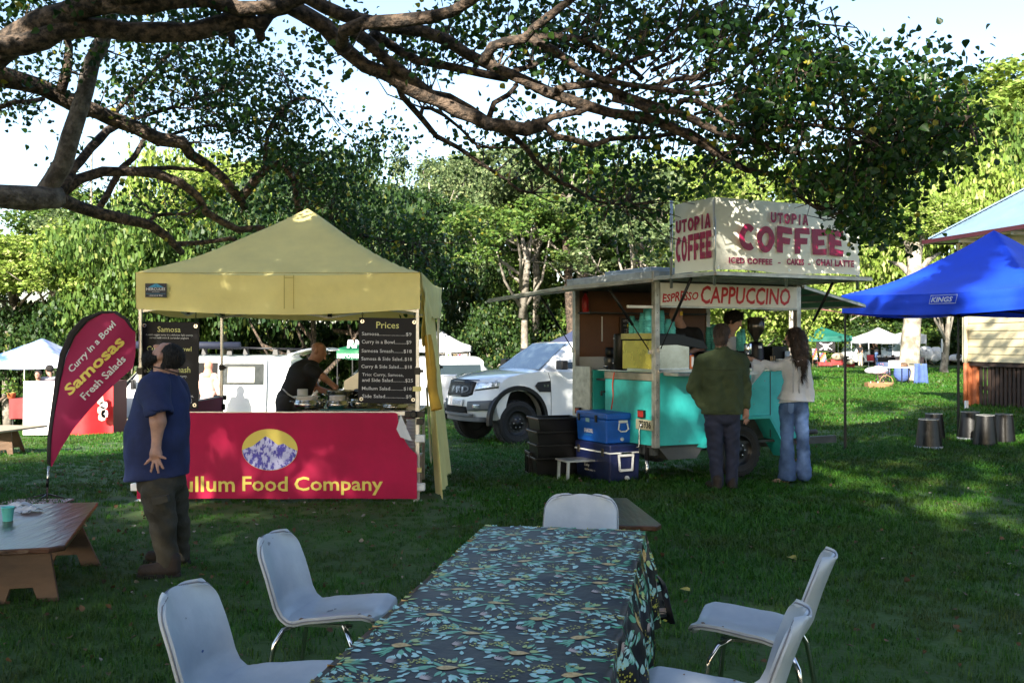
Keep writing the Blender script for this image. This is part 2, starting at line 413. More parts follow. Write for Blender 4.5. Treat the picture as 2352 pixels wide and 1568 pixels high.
# ================================================================ SETTING
grassm = mat('lawn soil and grass', (.030, .060, .010), .9, 0, .3, 1.2, bump=.6, bs=25, c2=(.050, .11, .015), thresh=(.3, .7))
def axis(a, b, fine0, fine1, s, g):
    v = [fine0]
    while v[-1] < fine1: v.append(v[-1] + s)
    st = s
    while v[-1] < b: st *= g; v.append(v[-1] + st)
    st = s; w = [fine0]
    while w[-1] > a: st *= g; w.append(w[-1] - st)
    return np.array(w[::-1][:-1] + v)
gx = axis(-400, 400, -18, 22, .5, 1.25); gy = axis(-60, 900, -4, 45, .5, 1.2)
XX, YY = np.meshgrid(gx, gy); ZZ = gz(XX, YY)
nx = len(gx); ny = len(gy)
ii = (np.arange(ny - 1)[:, None] * nx + np.arange(nx - 1)[None]).ravel()
lawn = mesh_np('lawn', np.stack([XX.ravel(), YY.ravel(), ZZ.ravel()], 1), np.stack([ii, ii + 1, ii + nx + 1, ii + nx], 1), grassm)
struct(lawn)
# ---- grass blades: clumps instanced over the lawn (one object of ground cover)
rs = np.random.RandomState(5)
bladem = leafmat('grass blades', (.022, .095, .008), (.065, .19, .018), (.20, .17, .05), trans=.35, rough=.45, amt3=.06, spec=.3, patch=(.075, .085, .022))
def clump_mesh(name, nb, hgt, wid, spread):
    V = []; Fq = []; A = []
    for i in range(nb):
        a = rs.rand() * 6.283; r = spread * math.sqrt(rs.rand()); b = rs.rand() * 6.283; h = hgt * rs.uniform(.5, 1.25); ln = rs.uniform(.3, 1.3) * h
        x, y = r * math.cos(a), r * math.sin(a); dx, dy = math.cos(b), math.sin(b); px, py = -dy * wid, dx * wid; o = len(V)
        V += [(x - px, y - py, -.01), (x + px, y + py, -.01), (x + px * .9 + dx * ln * .4, y + py * .9 + dy * ln * .4, h * .62), (x - px * .9 + dx * ln * .4, y - py * .9 + dy * ln * .4, h * .62),
              (x + dx * ln + px * .1, y + dy * ln + py * .1, h * .85), (x + dx * ln - px * .1, y + dy * ln - py * .1, h * .85)]
        Fq += [(o, o + 1, o + 2, o + 3), (o + 3, o + 2, o + 4, o + 5)]; rv = rs.rand(); A += [rv, rv]
    o = mesh_np(name, np.array(V), np.array(Fq), bladem, None, False, A); COL.objects.unlink(o); return o
def scatter_gn(name, host_mesh_pts, rot, scl, inst, label=None):
    me = bpy.data.meshes.new(name); me.vertices.add(len(host_mesh_pts)); me.vertices.foreach_set('co', np.asarray(host_mesh_pts, np.float32).ravel())
    a = me.attributes.new('rot', 'FLOAT_VECTOR', 'POINT'); a.data.foreach_set('vector', np.asarray(rot, np.float32).ravel())
    a = me.attributes.new('scl', 'FLOAT', 'POINT'); a.data.foreach_set('value', np.asarray(scl, np.float32))
    o = bpy.data.objects.new(name, me); COL.objects.link(o)
    ng = bpy.data.node_groups.new(name, 'GeometryNodeTree'); ng.interface.new_socket('Geometry', in_out='INPUT', socket_type='NodeSocketGeometry'); ng.interface.new_socket('Geometry', in_out='OUTPUT', socket_type='NodeSocketGeometry')
    N = ng.nodes; L = ng.links; gi = N.new('NodeGroupInput'); go = N.new('NodeGroupOutput')
    ip = N.new('GeometryNodeInstanceOnPoints'); oi = N.new('GeometryNodeObjectInfo'); oi.inputs['Object'].default_value = inst
    ra = N.new('GeometryNodeInputNamedAttribute'); ra.data_type = 'FLOAT_VECTOR'; ra.inputs['Name'].default_value = 'rot'
    sa = N.new('GeometryNodeInputNamedAttribute'); sa.data_type = 'FLOAT'; sa.inputs['Name'].default_value = 'scl'
    m2p = N.new('GeometryNodeMeshToPoints')
    L.new(gi.outputs[0], m2p.inputs[0]); L.new(m2p.outputs[0], ip.inputs['Points']); L.new(oi.outputs['Geometry'], ip.inputs['Instance'])
    L.new(ra.outputs[0], ip.inputs['Rotation']); L.new(sa.outputs[0], ip.inputs['Scale']); L.new(ip.outputs[0], go.inputs[0])
    md = o.modifiers.new('scatter', 'NODES'); md.node_group = ng
    return o
def lawn_points(y0, y1, dens, seed):
    r = np.random.RandomState(seed); hw = lambda y: y * .535 + .6
    n = int((hw(y0) + hw(y1)) * (y1 - y0) * dens)
    y = np.sqrt(r.uniform(y0 ** 2, y1 ** 2, n)); x = r.uniform(-1, 1, n) * hw(y)
    # bare, worn ground under the side of the customers
    wv = np.sin(x * 1.7 + 2) * np.cos(y * 1.3) + np.sin(x * .6 - y * .9) + .35 * np.sin(5 * x + 3 * y)
    keep = r.rand(n) < np.clip(1.0 - .55 * (x < .5) * (wv > .5) * (y < 11), .2, 1)
    x, y = x[keep], y[keep]; s = np.clip(.85 + .35 * np.sin(x * .9) * np.cos(y * .7) + r.uniform(-.25, .3, len(x)), .4, 1.5) * (1 - .3 * (x < -.5))
    p = np.stack([x, y, gz(x, y)], 1); rot = np.stack([r.uniform(-.15, .15, len(x)), r.uniform(-.15, .15, len(x)), r.uniform(0, 6.28, len(x))], 1)
    return p, rot, s
for nm, y0, y1, den, nb, h, w_, sp, sd in (('grass', 3.4, 9, 230, 14, .055, .0028, .075, 1), ('grass', 9, 17, 95, 20, .058, .0045, .12, 2), ('grass', 17, 36, 24, 30, .065, .009, .25, 3), ('grass', 36, 70, 6, 36, .09, .02, .5, 4)):
    p, ro, sc_ = lawn_points(y0, y1, den, sd)
    tag(scatter_gn(nm, p, ro, sc_, clump_mesh('grass_clump', nb, h, w_, sp)), ['short green grass in the shade close to the chairs', 'green grass of the lawn round the stalls', 'lawn grass beyond the stalls, streaked with sun', 'far lawn grass before the distant tents'][sd - 1], 'grass', kind='stuff')
# ---- leaf litter
littm = leafmat('dead leaves', (.05, .028, .014), (.13, .075, .035), (.30, .26, .22), trans=.1, rough=.6, amt3=.12)
def leaf_outline(L=1.0, w=.42, curl=.12):
    """a small heart shaped leaf: 8 vertices, 6 faces, folded on its midrib, length along +y"""
    v = [(0, 0, 0), (w * .75, .12 * L, curl), (w, .38 * L, curl * 1.2), (w * .55, .72 * L, curl * .6), (0, L, -curl * .5), (-w * .55, .72 * L, curl * .6), (-w, .38 * L, curl * 1.2), (-w * .75, .12 * L, curl), (0, .4 * L, 0)]
    f = [(0, 1, 2, 8), (8, 2, 3, 4), (0, 8, 6, 7), (8, 4, 5, 6)]
    return np.array(v), np.array(f)
LV, LF = leaf_outline()
def rotmats(n, r, up=1.0):
    """random frames; up>0 pulls the leaf faces towards the sky"""
    z = r.normal(size=(n, 3)); z[:, 2] = np.abs(z[:, 2]) * (.4 + up); z /= np.linalg.norm(z, axis=1)[:, None]
    a = r.normal(size=(n, 3)); y = a - z * (a * z).sum(1)[:, None]; y /= np.linalg.norm(y, axis=1)[:, None]
    return np.stack([np.cross(y, z), y, z], 2)
def leaves(name, pos, size, m, parent, r, V0=LV, F0=LF, up=.8, rv=None, world=True):
    n = len(pos); M = rotmats(n, r, up); v = np.einsum('nij,kj->nki', M, V0) * np.asarray(size)[:, None, None] + pos[:, None, :]
    f = (F0[None] + (np.arange(n) * len(V0))[:, None, None]).reshape(-1, F0.shape[1])
    rv = r.rand(n) if rv is None else rv
    v = v.reshape(-1, 3)
    if world and parent is not None:
        Mi = np.array(basis(parent).inverted()); v = v @ Mi[:3, :3].T + Mi[:3, 3]
    return mesh_np(name, v, f, m, parent, False, np.repeat(rv, len(F0)))
r = np.random.RandomState(3); n = 3800
y = np.sqrt(r.uniform(4 ** 2, 17 ** 2, n)); x = r.uniform(-1, 1, n) * (y * .53); kk = r.rand(n) < np.where(x < .5, 1, .45); x = x[kk]; y = y[kk]; n = len(x); z = gz(x, y) + r.uniform(.012, .05, n)
tag(leaves('leaf_litter', np.stack([x, y, z], 1), r.uniform(.014, .045, n), littm, None, r, up=3.5), 'small dead brown leaves scattered over the shaded lawn', 'leaf litter', kind='stuff')
yell = leafmat('fallen yellow leaf', (.45, .36, .05), (.5, .42, .1), trans=.2)
for vx, vy, s, lb in ((1585, 1371, .07, 'single fallen yellow leaf on the grass behind the flowered table'), (1812, 1290, .085, 'long fallen yellow leaf on the grass left of the tall right chair back'), (1505, 1105, .05, 'small fallen yellow leaf on the grass near the green-jacket man')):
    g = G(vx, vy); o = leaves('fallen_leaf', np.zeros((1, 3)), [s], yell, None, np.random.RandomState(int(vx)), up=6); o.location = g + Vector((0, 0, .035)); tag(o, lb, 'leaf')

# ================================================================ TREES
bark_dark = mat('dark fissured bark', (.014, .010, .007), .9, 0, .3, 13, bump=1.0, bs=30, c2=(.15, .105, .075), stretch=(1, 1, 1.2), thresh=(.42, .64))
bark_grey = mat('smooth grey bark', (.045, .037, .03), .85, 0, .3, 9, bump=1, bs=26, c2=(.17, .15, .13), thresh=(.38, .62))
bark_pale = mat('pale grey gum bark', (.11, .095, .075), .85, 0, .3, 3.5, bump=.6, bs=10, c2=(.30, .27, .225), thresh=(.4, .62))
def smooth_line(pts, rs, step=.22):
    pts = [Vector(p) for p in pts]; op = []; orr = []
    q = [pts[0] * 2 - pts[1]] + pts + [pts[-1] * 2 - pts[-2]]
    for i in range(len(pts) - 1):
        p0, p1, p2, p3 = q[i:i + 4]; n = max(1, int((p2 - p1).length / step))
        for k in range(n):
            t = k / n; op.append(.5 * ((2 * p1) + (p2 - p0) * t + (2 * p0 - 5 * p1 + 4 * p2 - p3) * t * t + (-p0 + 3 * p1 - 3 * p2 + p3) * t ** 3)); orr.append(rs[i] + (rs[i + 1] - rs[i]) * t)
    return op + [pts[-1]], orr + [rs[-1]]
TW = []     # sample points of all overhead limbs, for rooting twigs
spread = thing('spreading_tree', 'wide old tree whose dark knotty limbs and heart-shaped leaves overhang the stalls', 'tree', onground(-7.4, 9.5))
def limb(px, d0, d1, r0, r1, m=bark_dark, step=.16, name='branch', n=10, jit=.012):
    L = len(px); pts = []; rr = []
    for i, (vx, vy) in enumerate(px):
        t = i / (L - 1); d = d0 + (d1 - d0) * t; pts.append(P(vx, vy, d)); rr.append((r0 + (r1 - r0) * t) * d / FV)
    p, q = smooth_line(pts, rr, step)
    p = [a + Vector((rnd.gauss(0, jit), rnd.gauss(0, jit), rnd.gauss(0, jit))) for a in p]
    b = MB(); b.tube(p, [x * rnd.uniform(.93, 1.09) for x in q], n, rough=.05); b.build(name, m, spread, smooth=True, world=True)
    TW.extend(p[len(p) // 5:])
    return p
T = onground(-7.4, 9.5)
tr = MB(); tr.tube(*smooth_line([T + Vector((0, 0, -.3)), T + Vector((.05, 0, .8)), T + Vector((.15, .1, 2.2)), T + Vector((.1, .1, 3.4)), T + Vector((-.1, .1, 5.2)), T + Vector((-.2, 0, 8.5))], [.75, .55, .5, .46, .36, .22]), n=14, rough=.05)
tr.build('trunk', bark_dark, spread, smooth=True, world=True)
limb([(-640, 330), (-300, 230), (-80, 160), (0, 118), (60, 74), (150, 30), (240, 4), (340, -30), (480, -70)], 9, 8, 42, 24)
limb([(0, 118), (60, 98), (128, 75), (200, 63), (293, 70), (385, 77), (476, 66), (530, 50), (571, 44), (595, 55), (612, 26), (632, 11), (660, 8), (700, 25), (750, 62), (790, 106), (838, 146), (892, 172), (936, 198), (1002, 229), (1057, 255), (1112, 283), (1167, 293), (1251, 286)], 8.3, 9.2, 24, 15, step=.12)
limb([(240, 6), (320, 20), (403, 8), (476, 6), (549, 18), (640, 8), (700, -5), (746, 18), (790, 38), (856, 53), (911, 66), (973, 72), (1032, 99), (1076, 127), (1141, 156), (1204, 185), (1259, 216), (1332, 238), (1405, 256), (1478, 271), (1550, 293)], 8.2, 9.4, 18, 11)
limb([(1478, 271), (1566, 304), (1614, 330), (1658, 359), (1713, 388), (1786, 406), (1815, 425), (1841, 458), (1877, 480), (1925, 489)], 9.3, 9.6, 10, 3)
limb([(1405, 222), (1493, 249), (1548, 256), (1603, 278), (1658, 308), (1713, 322), (1768, 333), (1841, 348), (1932, 341), (1987, 322)], 9.2, 9.0, 11, 5)
limb([(1548, 256), (1566, 238), (1603, 234), (1639, 253), (1676, 282), (1731, 287), (1786, 289), (1804, 297), (1841, 286), (1896, 293), (2006, 300), (2116, 297), (2225, 271)], 9.2, 8.6, 7, 2)
limb([(783, 97), (792, 72), (838, 54), (911, 50), (984, 40), (1039, 22), (1083, 0), (1130, -30)], 8.6, 7.9, 17, 13)
limb([(812, 77), (856, 110), (890, 140), (940, 176), (990, 212), (1040, 240)], 8.7, 9.1, 14, 9)
limb([(849, 73), (892, 99), (966, 139), (1039, 154), (1112, 172), (1165, 183)], 9, 9.6, 12, 8)
limb([(1112, 142), (1130, 105), (1160, 92), (1204, 86), (1230, 70), (1259, 44), (1295, 11), (1340, -20)], 8.8, 8.4, 12, 9)
limb([(1215, 90), (1277, 117), (1332, 154), (1387, 183), (1442, 198), (1550, 212), (1628, 220)], 8.8, 9.2, 9, 6)
limb([(1215, 92), (1277, 80), (1332, 95), (1405, 128), (1442, 154), (1478, 183)], 8.9, 9.3, 9, 5)
limb([(1259, 216), (1295, 198), (1369, 194), (1442, 220), (1550, 260)], 9.1, 9.2, 10, 8)
limb([(908, 178), (925, 220), (966, 271), (1002, 322), (1050, 337), (1105, 377), (1167, 417), (1222, 443)], 9.2, 10.5, 8, 3)
limb([(1150, 294), (1204, 337), (1259, 395), (1314, 432), (1369, 458), (1442, 469)], 9.2, 10.2, 8, 2)
limb([(1245, 286), (1277, 308), (1314, 322), (1361, 341), (1398, 322), (1442, 320), (1550, 308)], 9.2, 9.6, 8, 5)
limb([(1245, 286), (1270, 271), (1332, 256), (1361, 245)], 9.2, 9.2, 8, 7)
limb([(966, 271), (975, 250), (990, 250), (1020, 268), (1060, 300), (1100, 333), (1125, 335)], 9.7, 10, 5, 3)
limb([(936, 200), (980, 215), (1030, 222), (1075, 245), (1120, 272)], 9, 9.2, 8, 8)
limb([(1120, 275), (1140, 235), (1165, 215), (1190, 200)], 9.2, 9.5, 7, 5)
limb([(1493, 201), (1603, 176), (1639, 154), (1713, 92), (1749, 44), (1790, -10)], 9.2, 9.0, 7, 2)
limb([(1493, 165), (1548, 139), (1621, 73), (1662, 0)], 9.3, 9.2, 5, 3)
limb([(1390, 184), (1440, 150), (1500, 122), (1550, 60), (1575, -10)], 9.2, 9, 5, 3)
limb([(1590, 205), (1700, 170), (1760, 110), (1800, 50)], 9.2, 9, 4, 2)
limb([(1600, 265), (1680, 235), (1740, 200), (1830, 150)], 9.2, 8.8, 4, 2)
limb([(1180, 165), (1260, 130), (1330, 60), (1380, 0)], 9.3, 9.5, 6, 3)
limb([(1410, 258), (1500, 285), (1580, 300), (1650, 350), (1700, 352), (1790, 330)], 9.4, 9.6, 7, 3)
for k in range(22):      # the fan of rising twigs right of the middle
    x0 = 1400 + k * 15 + rnd.uniform(-15, 15); y0 = 150 + .35 * (x0 - 1400) + rnd.uniform(-50, 70)
    limb([(x0, y0), (x0 + 60 + rnd.uniform(-20, 20), y0 - 40), (x0 + 120 + rnd.uniform(-40, 40), y0 - 110 - rnd.uniform(0, 60)), (x0 + 150 + rnd.uniform(-50, 60), y0 - 210)], 9.2, rnd.uniform(8.8, 10), 2.6, 1.0, step=.3, n=5)
# left hand limbs
limb([(267, -12), (249, 44), (227, 110), (205, 176), (187, 249), (168, 311), (146, 374), (126, 415), (98, 442), (50, 456)], 10.6, 11, 15, 24, bark_grey)
limb([(-560, 520), (-250, 470), (-60, 455), (0, 452), (60, 456), (105, 452), (134, 456)], 10, 11, 34, 26, bark_grey)
limb([(-620, 300), (-300, 160), (-60, 165), (0, 176), (55, 187), (103, 205), (165, 234), (220, 256), (256, 267), (311, 293), (366, 315), (414, 330), (439, 352), (476, 381), (513, 410), (549, 450), (562, 478)], 10, 13.4, 26, 9)
limb([(553, 452), (586, 421), (615, 385), (641, 374), (667, 399), (678, 428), (682, 460), (688, 500)], 13.3, 13.4, 10, 7)
limb([(126, 450), (155, 462), (183, 476), (238, 491), (293, 502), (348, 520), (374, 542), (403, 564), (418, 578)], 11.2, 13.2, 17, 8)
limb([(408, 562), (440, 556), (476, 557), (531, 546), (560, 558)], 13.2, 13.4, 6, 5)
limb([(340, 508), (355, 496), (385, 494), (430, 490), (470, 473)], 12.8, 13.2, 5, 3)
limb([(145, 444), (183, 414), (238, 395), (311, 392), (366, 399), (414, 417), (458, 447), (476, 483), (513, 513), (549, 524), (610, 528)], 11.4, 13.4, 13, 7)
limb([(311, 392), (360, 384), (420, 385), (470, 395)], 12.2, 13, 6, 4)
limb([(140, 440), (183, 366), (227, 322), (264, 289)], 11.2, 12.2, 11, 9)
limb([(224, 480), (256, 425), (278, 385), (304, 359), (330, 322)], 12, 12.6, 8, 6)
limb([(139, 213), (154, 157), (157, 110), (146, 70)], 10.8, 10.6, 12, 8)
limb([(-20, 253), (37, 240), (66, 234), (103, 220)], 10.6, 11, 6, 5)
limb([(264, 258), (311, 209), (348, 168), (403, 110), (430, 80)], 12, 12, 6, 3)
limb([(311, 275), (366, 256), (421, 238), (476, 216), (549, 190)], 12.2, 13, 5, 3)
limb([(384, 312), (440, 298), (520, 290), (600, 330)], 12.6, 13.4, 4, 2)
limb([(425, 175), (450, 215), (475, 250), (545, 290)], 13, 13.4, 4, 2)
limb([(526, 70), (533, 88), (533, 106)], 8.8, 8.8, 13, 6, step=.1)
limb([(588, 58), (598, 76), (602, 90)], 8.8, 8.8, 12, 10, step=.1)
limb([(612, 310), (640, 260), (680, 225), (740, 232)], 13, 13, 5, 3)
limb([(640, 262), (672, 235), (668, 205), (650, 170)], 13, 13.2, 4, 2)
limb([(610, 370), (618, 300), (650, 240)], 13.2, 13.2, 6, 4)
limb([(690, 490), (760, 520), (850, 545), (960, 560)], 13.6, 15, 6, 3)
# ---- leaves of the overhanging tree: clusters on twigs
TWA = np.array([tuple(p) for p in TW])
near_leaf = leafmat('overhanging leaf', (.010, .035, .012), (.045, .105, .014), (.30, .27, .03), trans=.42, rough=.38, amt3=.035)
areas = [(1960, 300, 240, 150, 9.2, 105), (1850, 200, 120, 90, 9, 40), (2090, 200, 130, 110, 8.9, 52), (2130, 320, 110, 110, 8.8, 40), (1950, 440, 150, 80, 9.2, 62), (1985, 530, 55, 55, 9, 16), (2170, 260, 60, 40, 8.7, 8), (1760, 260, 120, 70, 9.4, 28), (1900, 130, 60, 60, 9, 12),
         (1480, 60, 290, 75, 9.6, 100), (1700, 110, 110, 100, 9.4, 50), (1350, 130, 200, 90, 9.8, 80), (1150, 50, 170, 60, 9.6, 62), (1600, 280, 170, 90, 10, 66), (1400, 400, 170, 90, 11, 66), (1230, 330, 200, 70, 10.5, 46), (1480, 500, 150, 80, 11, 40), (1780, 20, 80, 40, 9, 16), (1650, 420, 80, 50, 10, 16),
         (60, 20, 120, 50, 9.4, 38), (70, 130, 110, 60, 10.5, 24), (40, 240, 60, 40, 11, 14), (440, 110, 130, 80, 12, 66), (380, 220, 140, 80, 12.5, 60), (290, 190, 70, 60, 12, 16), (545, 190, 110, 95, 13, 54), (620, 250, 100, 110, 13.2, 60), (680, 320, 90, 100, 13.4, 52), (560, 310, 90, 60, 13, 22), (400, 20, 200, 50, 9.5, 48), (760, 90, 120, 60, 9.8, 22), (950, 120, 150, 60, 9.8, 34), (460, 290, 100, 50, 13, 18), (640, 400, 110, 60, 13.6, 30),
         (880, 350, 80, 50, 13.5, 34), (760, 480, 120, 80, 14, 80), (860, 560, 130, 90, 14.4, 88), (950, 640, 110, 80, 14.6, 60), (720, 400, 90, 60, 13.8, 44), (1000, 560, 80, 80, 15, 28), (620, 480, 90, 50, 13.8, 24), (330, 440, 140, 50, 13.4, 20), (420, 480, 100, 50, 13.6, 20), (250, 110, 60, 60, 11, 10), (140, 330, 60, 60, 12, 4)]
lr = np.random.RandomState(21); Pn = []; Sz = []; twg = MB()
for vx, vy, rx, ry, d, n in areas:
    for k in range(int(n * (1.15 if vx > 1740 and vy > 100 else .72))):
        a = lr.rand() * 6.283; q = math.sqrt(lr.rand()); dd = d + lr.normal() * .55
        c = P(vx + rx * q * math.cos(a), vy + ry * q * math.sin(a), dd); ca = np.array(c)
        j = np.argsort(((TWA - ca) ** 2).sum(1) * lr.uniform(.5, 2, len(TWA)))[0]; root = Vector(TWA[j])
        if (root - c).length < .85:
            mid = (root + c) / 2 + Vector(lr.normal(size=3) * .07) - Vector((0, 0, .04)); twg.tube([root, mid, c], [.010, .006, .0025], 4)
        m = lr.randint(14, 26); off = lr.normal(size=(m, 3)) * np.array([.17, .17, .12]) * (d / 10)
        Pn.append(ca + off); Sz.append(lr.uniform(.042, .08, m))
twg.build('twigs', bark_dark, spread, world=True)['kind'] = 'stuff'
Pn = np.concatenate(Pn); Sz = np.concatenate(Sz)
qx = 1176 + Pn[:, 0] / Pn[:, 1] * FV; qy = 784 - (Pn[:, 2] - CAMZ) / Pn[:, 1] * FV
kp_ = ~((qx > 1540) & (qy > 452) & (qx < 1885 + (qy > 545) * 60)) & ~((qx > 1180) & (qx < 1540) & (qy > 600)); Pn = Pn[kp_]; Sz = Sz[kp_]
ppx = 1176 + Pn[:, 0] / Pn[:, 1] * FV; ppy = 784 - (Pn[:, 2] - CAMZ) / Pn[:, 1] * FV
score = Sz / Pn[:, 1] * ((ppx > 0) & (ppx < 2352) & (ppy > 0)); top = np.argsort(-score)[:300]
rest = np.ones(len(Pn), bool); rest[top] = False
leaves('foliage', Pn[rest], Sz[rest], near_leaf, spread, lr, up=.5)['kind'] = 'stuff'
lf0 = None; Mi = basis(spread).inverted(); RM = rotmats(300, lr, .5)
for k, i in enumerate(top):
    if k % 12 < 1 or lf0 is None:
        lf0 = mesh_np('leaf', LV, LF, near_leaf, spread, False, np.full(len(LF), lr.rand() * .93)); o = lf0
    else: o = part('leaf', lf0, spread)
    o.matrix_local = Mi @ (Matrix.Translation(Vector(Pn[i])) @ Matrix(RM[k].tolist()).to_4x4() @ Matrix.Scale(float(Sz[i]), 4))
# ---- unseen canopy of the same tree above the frame, shaped to shade the stalls
hi_leaf = leafmat('high canopy leaf', (.02, .05, .013), (.05, .10, .02), trans=.25)
# spots kept sunlit by leaving canopy leaves out: (centre, radius)
LIT = [(G(1950, 868), 5), (G(2060, 872), 4.5), (G(2200, 868), 6), (G(1850, 866), 4), (G(40, 925), 3), (G(300, 930), 4), (G(150, 960), 2.5), (P(1400, 470, 38), 5), (P(500, 500, 44), 6), (G(120, 985) + Vector((0, 0, .9)), 2.2), (G(210, 960), 2.6), (P(590, 900, 26.3), 1.55), (P(478, 880, 24.5), .75), (P(712, 505, 11.8), .22), (P(1870, 590, 11), .45), (P(1700, 520, 11), .3), (P(1960, 560, 11.6), .3), (P(560, 35, 8.6), .35), (P(280, 280, 11.8), .5), (P(30, 80, 8.6), .5), (P(1000, 220, 9), .35), (P(1320, 235, 9.3), .3), (P(1170, 165, 9), .3), (P(730, 1080, 10.1), .22), (G(1990, 965), .9), (G(1900, 935), .8), (G(2260, 1000), .8), (G(2050, 1020), .55), (G(2150, 1165), .35)]
SD = np.array(SUN_DIR)
def sunlit_filter(p):
    keep = np.ones(len(p), bool)
    for c, rad in LIT:
        w = p - np.array(c); t = w @ SD; dist = np.linalg.norm(w - t[:, None] * SD, axis=1); keep &= ~((dist < rad) & (t > 0))
    return keep
def canopy(name, boxes, m, parent, seed, size=(.16, .3)):
    r = np.random.RandomState(seed); P_ = []
    for c, rad, n in boxes:
        k = max(1, n // 40); cen = r.normal(size=(k, 3)); cen /= np.linalg.norm(cen, axis=1)[:, None]; cen *= r.uniform(.2, 1, k)[:, None] ** .5
        cen = cen * np.array(rad) + np.array(c); P_.append((cen[:, None, :] + r.normal(size=(k, 40, 3)) * .42).reshape(-1, 3))
    p = np.concatenate(P_); p = p[sunlit_filter(p)]
    # stay out of the picture: only what stands above the frame
    keep = ~((p[:, 1] > .3) & ((p[:, 2] - CAMZ) / np.maximum(p[:, 1], .01) < .375) & (np.abs(p[:, 0] / np.maximum(p[:, 1], .01)) < .56)); p = p[keep]
    return leaves(name, p, r.uniform(size[0], size[1], len(p)), m, parent, r, up=.3)
canopy('foliage', [((-3, 6.5, 7.2), (5, 3.5, 1.4), 2000), ((4, 8, 7.6), (5, 3.5, 1.4), 1800), ((9, 8.5, 6.8), (3.5, 3, 1.4), 1000), ((-7.5, 9.5, 8.5), (4, 4, 2.4), 2400), ((-5.5, 2.5, 6.2), (3, 2.5, 1.3), 2000), ((-4.8, 4.5, 6.7), (2.6, 1.6, 1.2), 2600)], hi_leaf, spread, 31)['kind'] = 'stuff'
def shade_tree(x, y, h, rx, label, seed, n=6500):  # unseen trees placed to keep the sun off the stalls
    t = thing('tree', label, 'tree', onground(x, y), group='unseen shade trees placed behind the photographer'); b = MB(); g = onground(x, y)
    b.tube([g, g + Vector((.1, 0, h * .3)), g + Vector((0, .2, h * .6)), g + Vector((.1, 0, h * .85))], [.35, .28, .18, .06], 8); b.build('trunk', bark_dark, t, True, True)
    canopy('crown', [((x, y, h * .62), (rx, rx, h * .36), n)], hi_leaf, t, seed, (.25, .42))
for i, (x, y, h, rx) in enumerate([(-13, -9, 12, 4.5), (-5, -9, 13, 5), (4, -9, 13, 5), (11, -6, 13, 5), (-20, -14, 14, 5), (-14, -17, 19, 6), (-4, -18, 22, 6.5), (6, -18, 23, 6.5), (15, -15, 22, 6.5), (0, -30, 30, 8), (13, -28, 31, 8)]):
    shade_tree(x, y, h, rx, 'unseen broad tree placed behind the photographer to shade the stalls', 50 + i, int(5000 * rx * h / 60))

# ---- background trees
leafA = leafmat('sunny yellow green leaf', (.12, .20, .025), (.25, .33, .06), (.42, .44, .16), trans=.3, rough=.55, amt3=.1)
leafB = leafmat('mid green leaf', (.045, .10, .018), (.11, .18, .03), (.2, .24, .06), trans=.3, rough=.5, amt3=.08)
leafC = leafmat('shade-darkened green leaf', (.012, .036, .010), (.04, .08, .016), (.12, .14, .03), trans=.25, rough=.5, amt3=.05)  # leaf colour darkened to stand in for shade among the trees
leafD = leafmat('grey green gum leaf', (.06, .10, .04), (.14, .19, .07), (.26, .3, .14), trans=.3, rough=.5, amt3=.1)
DV = np.array([(0, 0, 0), (.38, .42, .06), (0, .9, -.05), (-.38, .42, .06)]); DF = np.array([(0, 1, 2, 3)])
def crown_mesh(name, seed, rad, nclump, per, csize, lsize, shape='round', gap=0.0):
    per = int(per * 1.55); lsize *= .76
    r = np.random.RandomState(seed); d = r.normal(size=(nclump, 3)); d /= np.linalg.norm(d, axis=1)[:, None]
    if shape == 'round': d[:, 2] = np.where(d[:, 2] < -.35, -d[:, 2], d[:, 2])
    lump = 1 + .28 * np.sin(3 * d[:, 0] + seed) * np.cos(2.7 * d[:, 1] + seed) + .15 * np.sin(6 * d[:, 2] + seed)
    c = d * (r.uniform(.25, 1, nclump) ** .4 * lump)[:, None] * np.array(rad)
    o = r.normal(size=(nclump, per, 3)); o /= np.linalg.norm(o, axis=2)[:, :, None]; o *= (r.uniform(0, 1, (nclump, per)) ** .6)[:, :, None]
    p = c[:, None, :] + o * csize * r.uniform(.6, 1.3, nclump)[:, None, None] * np.array([1, 1, .62]); p = p.reshape(-1, 3)
    ob = leaves(name, p, r.uniform(lsize * .5, lsize * 1.5, len(p)), leafA, None, r, DV, DF, up=.5, world=False)
    ob.data.materials.clear(); ob.data.materials.append(None); COL.objects.unlink(ob)
    return ob.data, c
PROTO = {}
def proto(kind):
    if kind in PROTO: return PROTO[kind]
    k, s = kind
    spec = {'round': ((2.6, 2.6, 2.3), 150, 100, .62, .19), 'tall': ((1.9, 1.9, 3.6), 150, 90, .55, .18), 'open': ((2.4, 2.4, 3.0), 70, 90, .5, .17), 'bush': ((2.4, 1.8, 1.5), 110, 90, .5, .15), 'wide': ((4.2, 3.2, 2.2), 210, 90, .7, .2)}[k]
    me, c = crown_mesh('crown_' + k, 100 + s, *spec, shape='round' if k != 'bush' else 'full')
    rr = np.random.RandomState(s + 9); b = MB(); rad = spec[0]; base = Vector((0, 0, -rad[2] * (1.0 if k != 'bush' else .5)))
    top = Vector((rr.uniform(-.3, .3), rr.uniform(-.3, .3), rad[2] * .6)); L = []
    for j in range(12):
        i = rr.randint(len(c)); e = Vector(c[i]); s0 = base.lerp(top, rr.uniform(.05, .7)); mid = s0.lerp(e, .5) + Vector(rr.normal(size=3) * .2) + Vector((0, 0, -.2))
        b.tube([s0, mid, e], [.07, .045, .015], 5)
    b.tube([base, base.lerp(top, .5) + Vector(rr.normal(size=3) * .12), top], [.15, .1, .03], 7)
    ob = b.build('limbs', bark_pale, None, True); COL.objects.unlink(ob); ob.data.materials.clear(); ob.data.materials.append(None)
    PROTO[kind] = (me, ob.data, rad); return PROTO[kind]
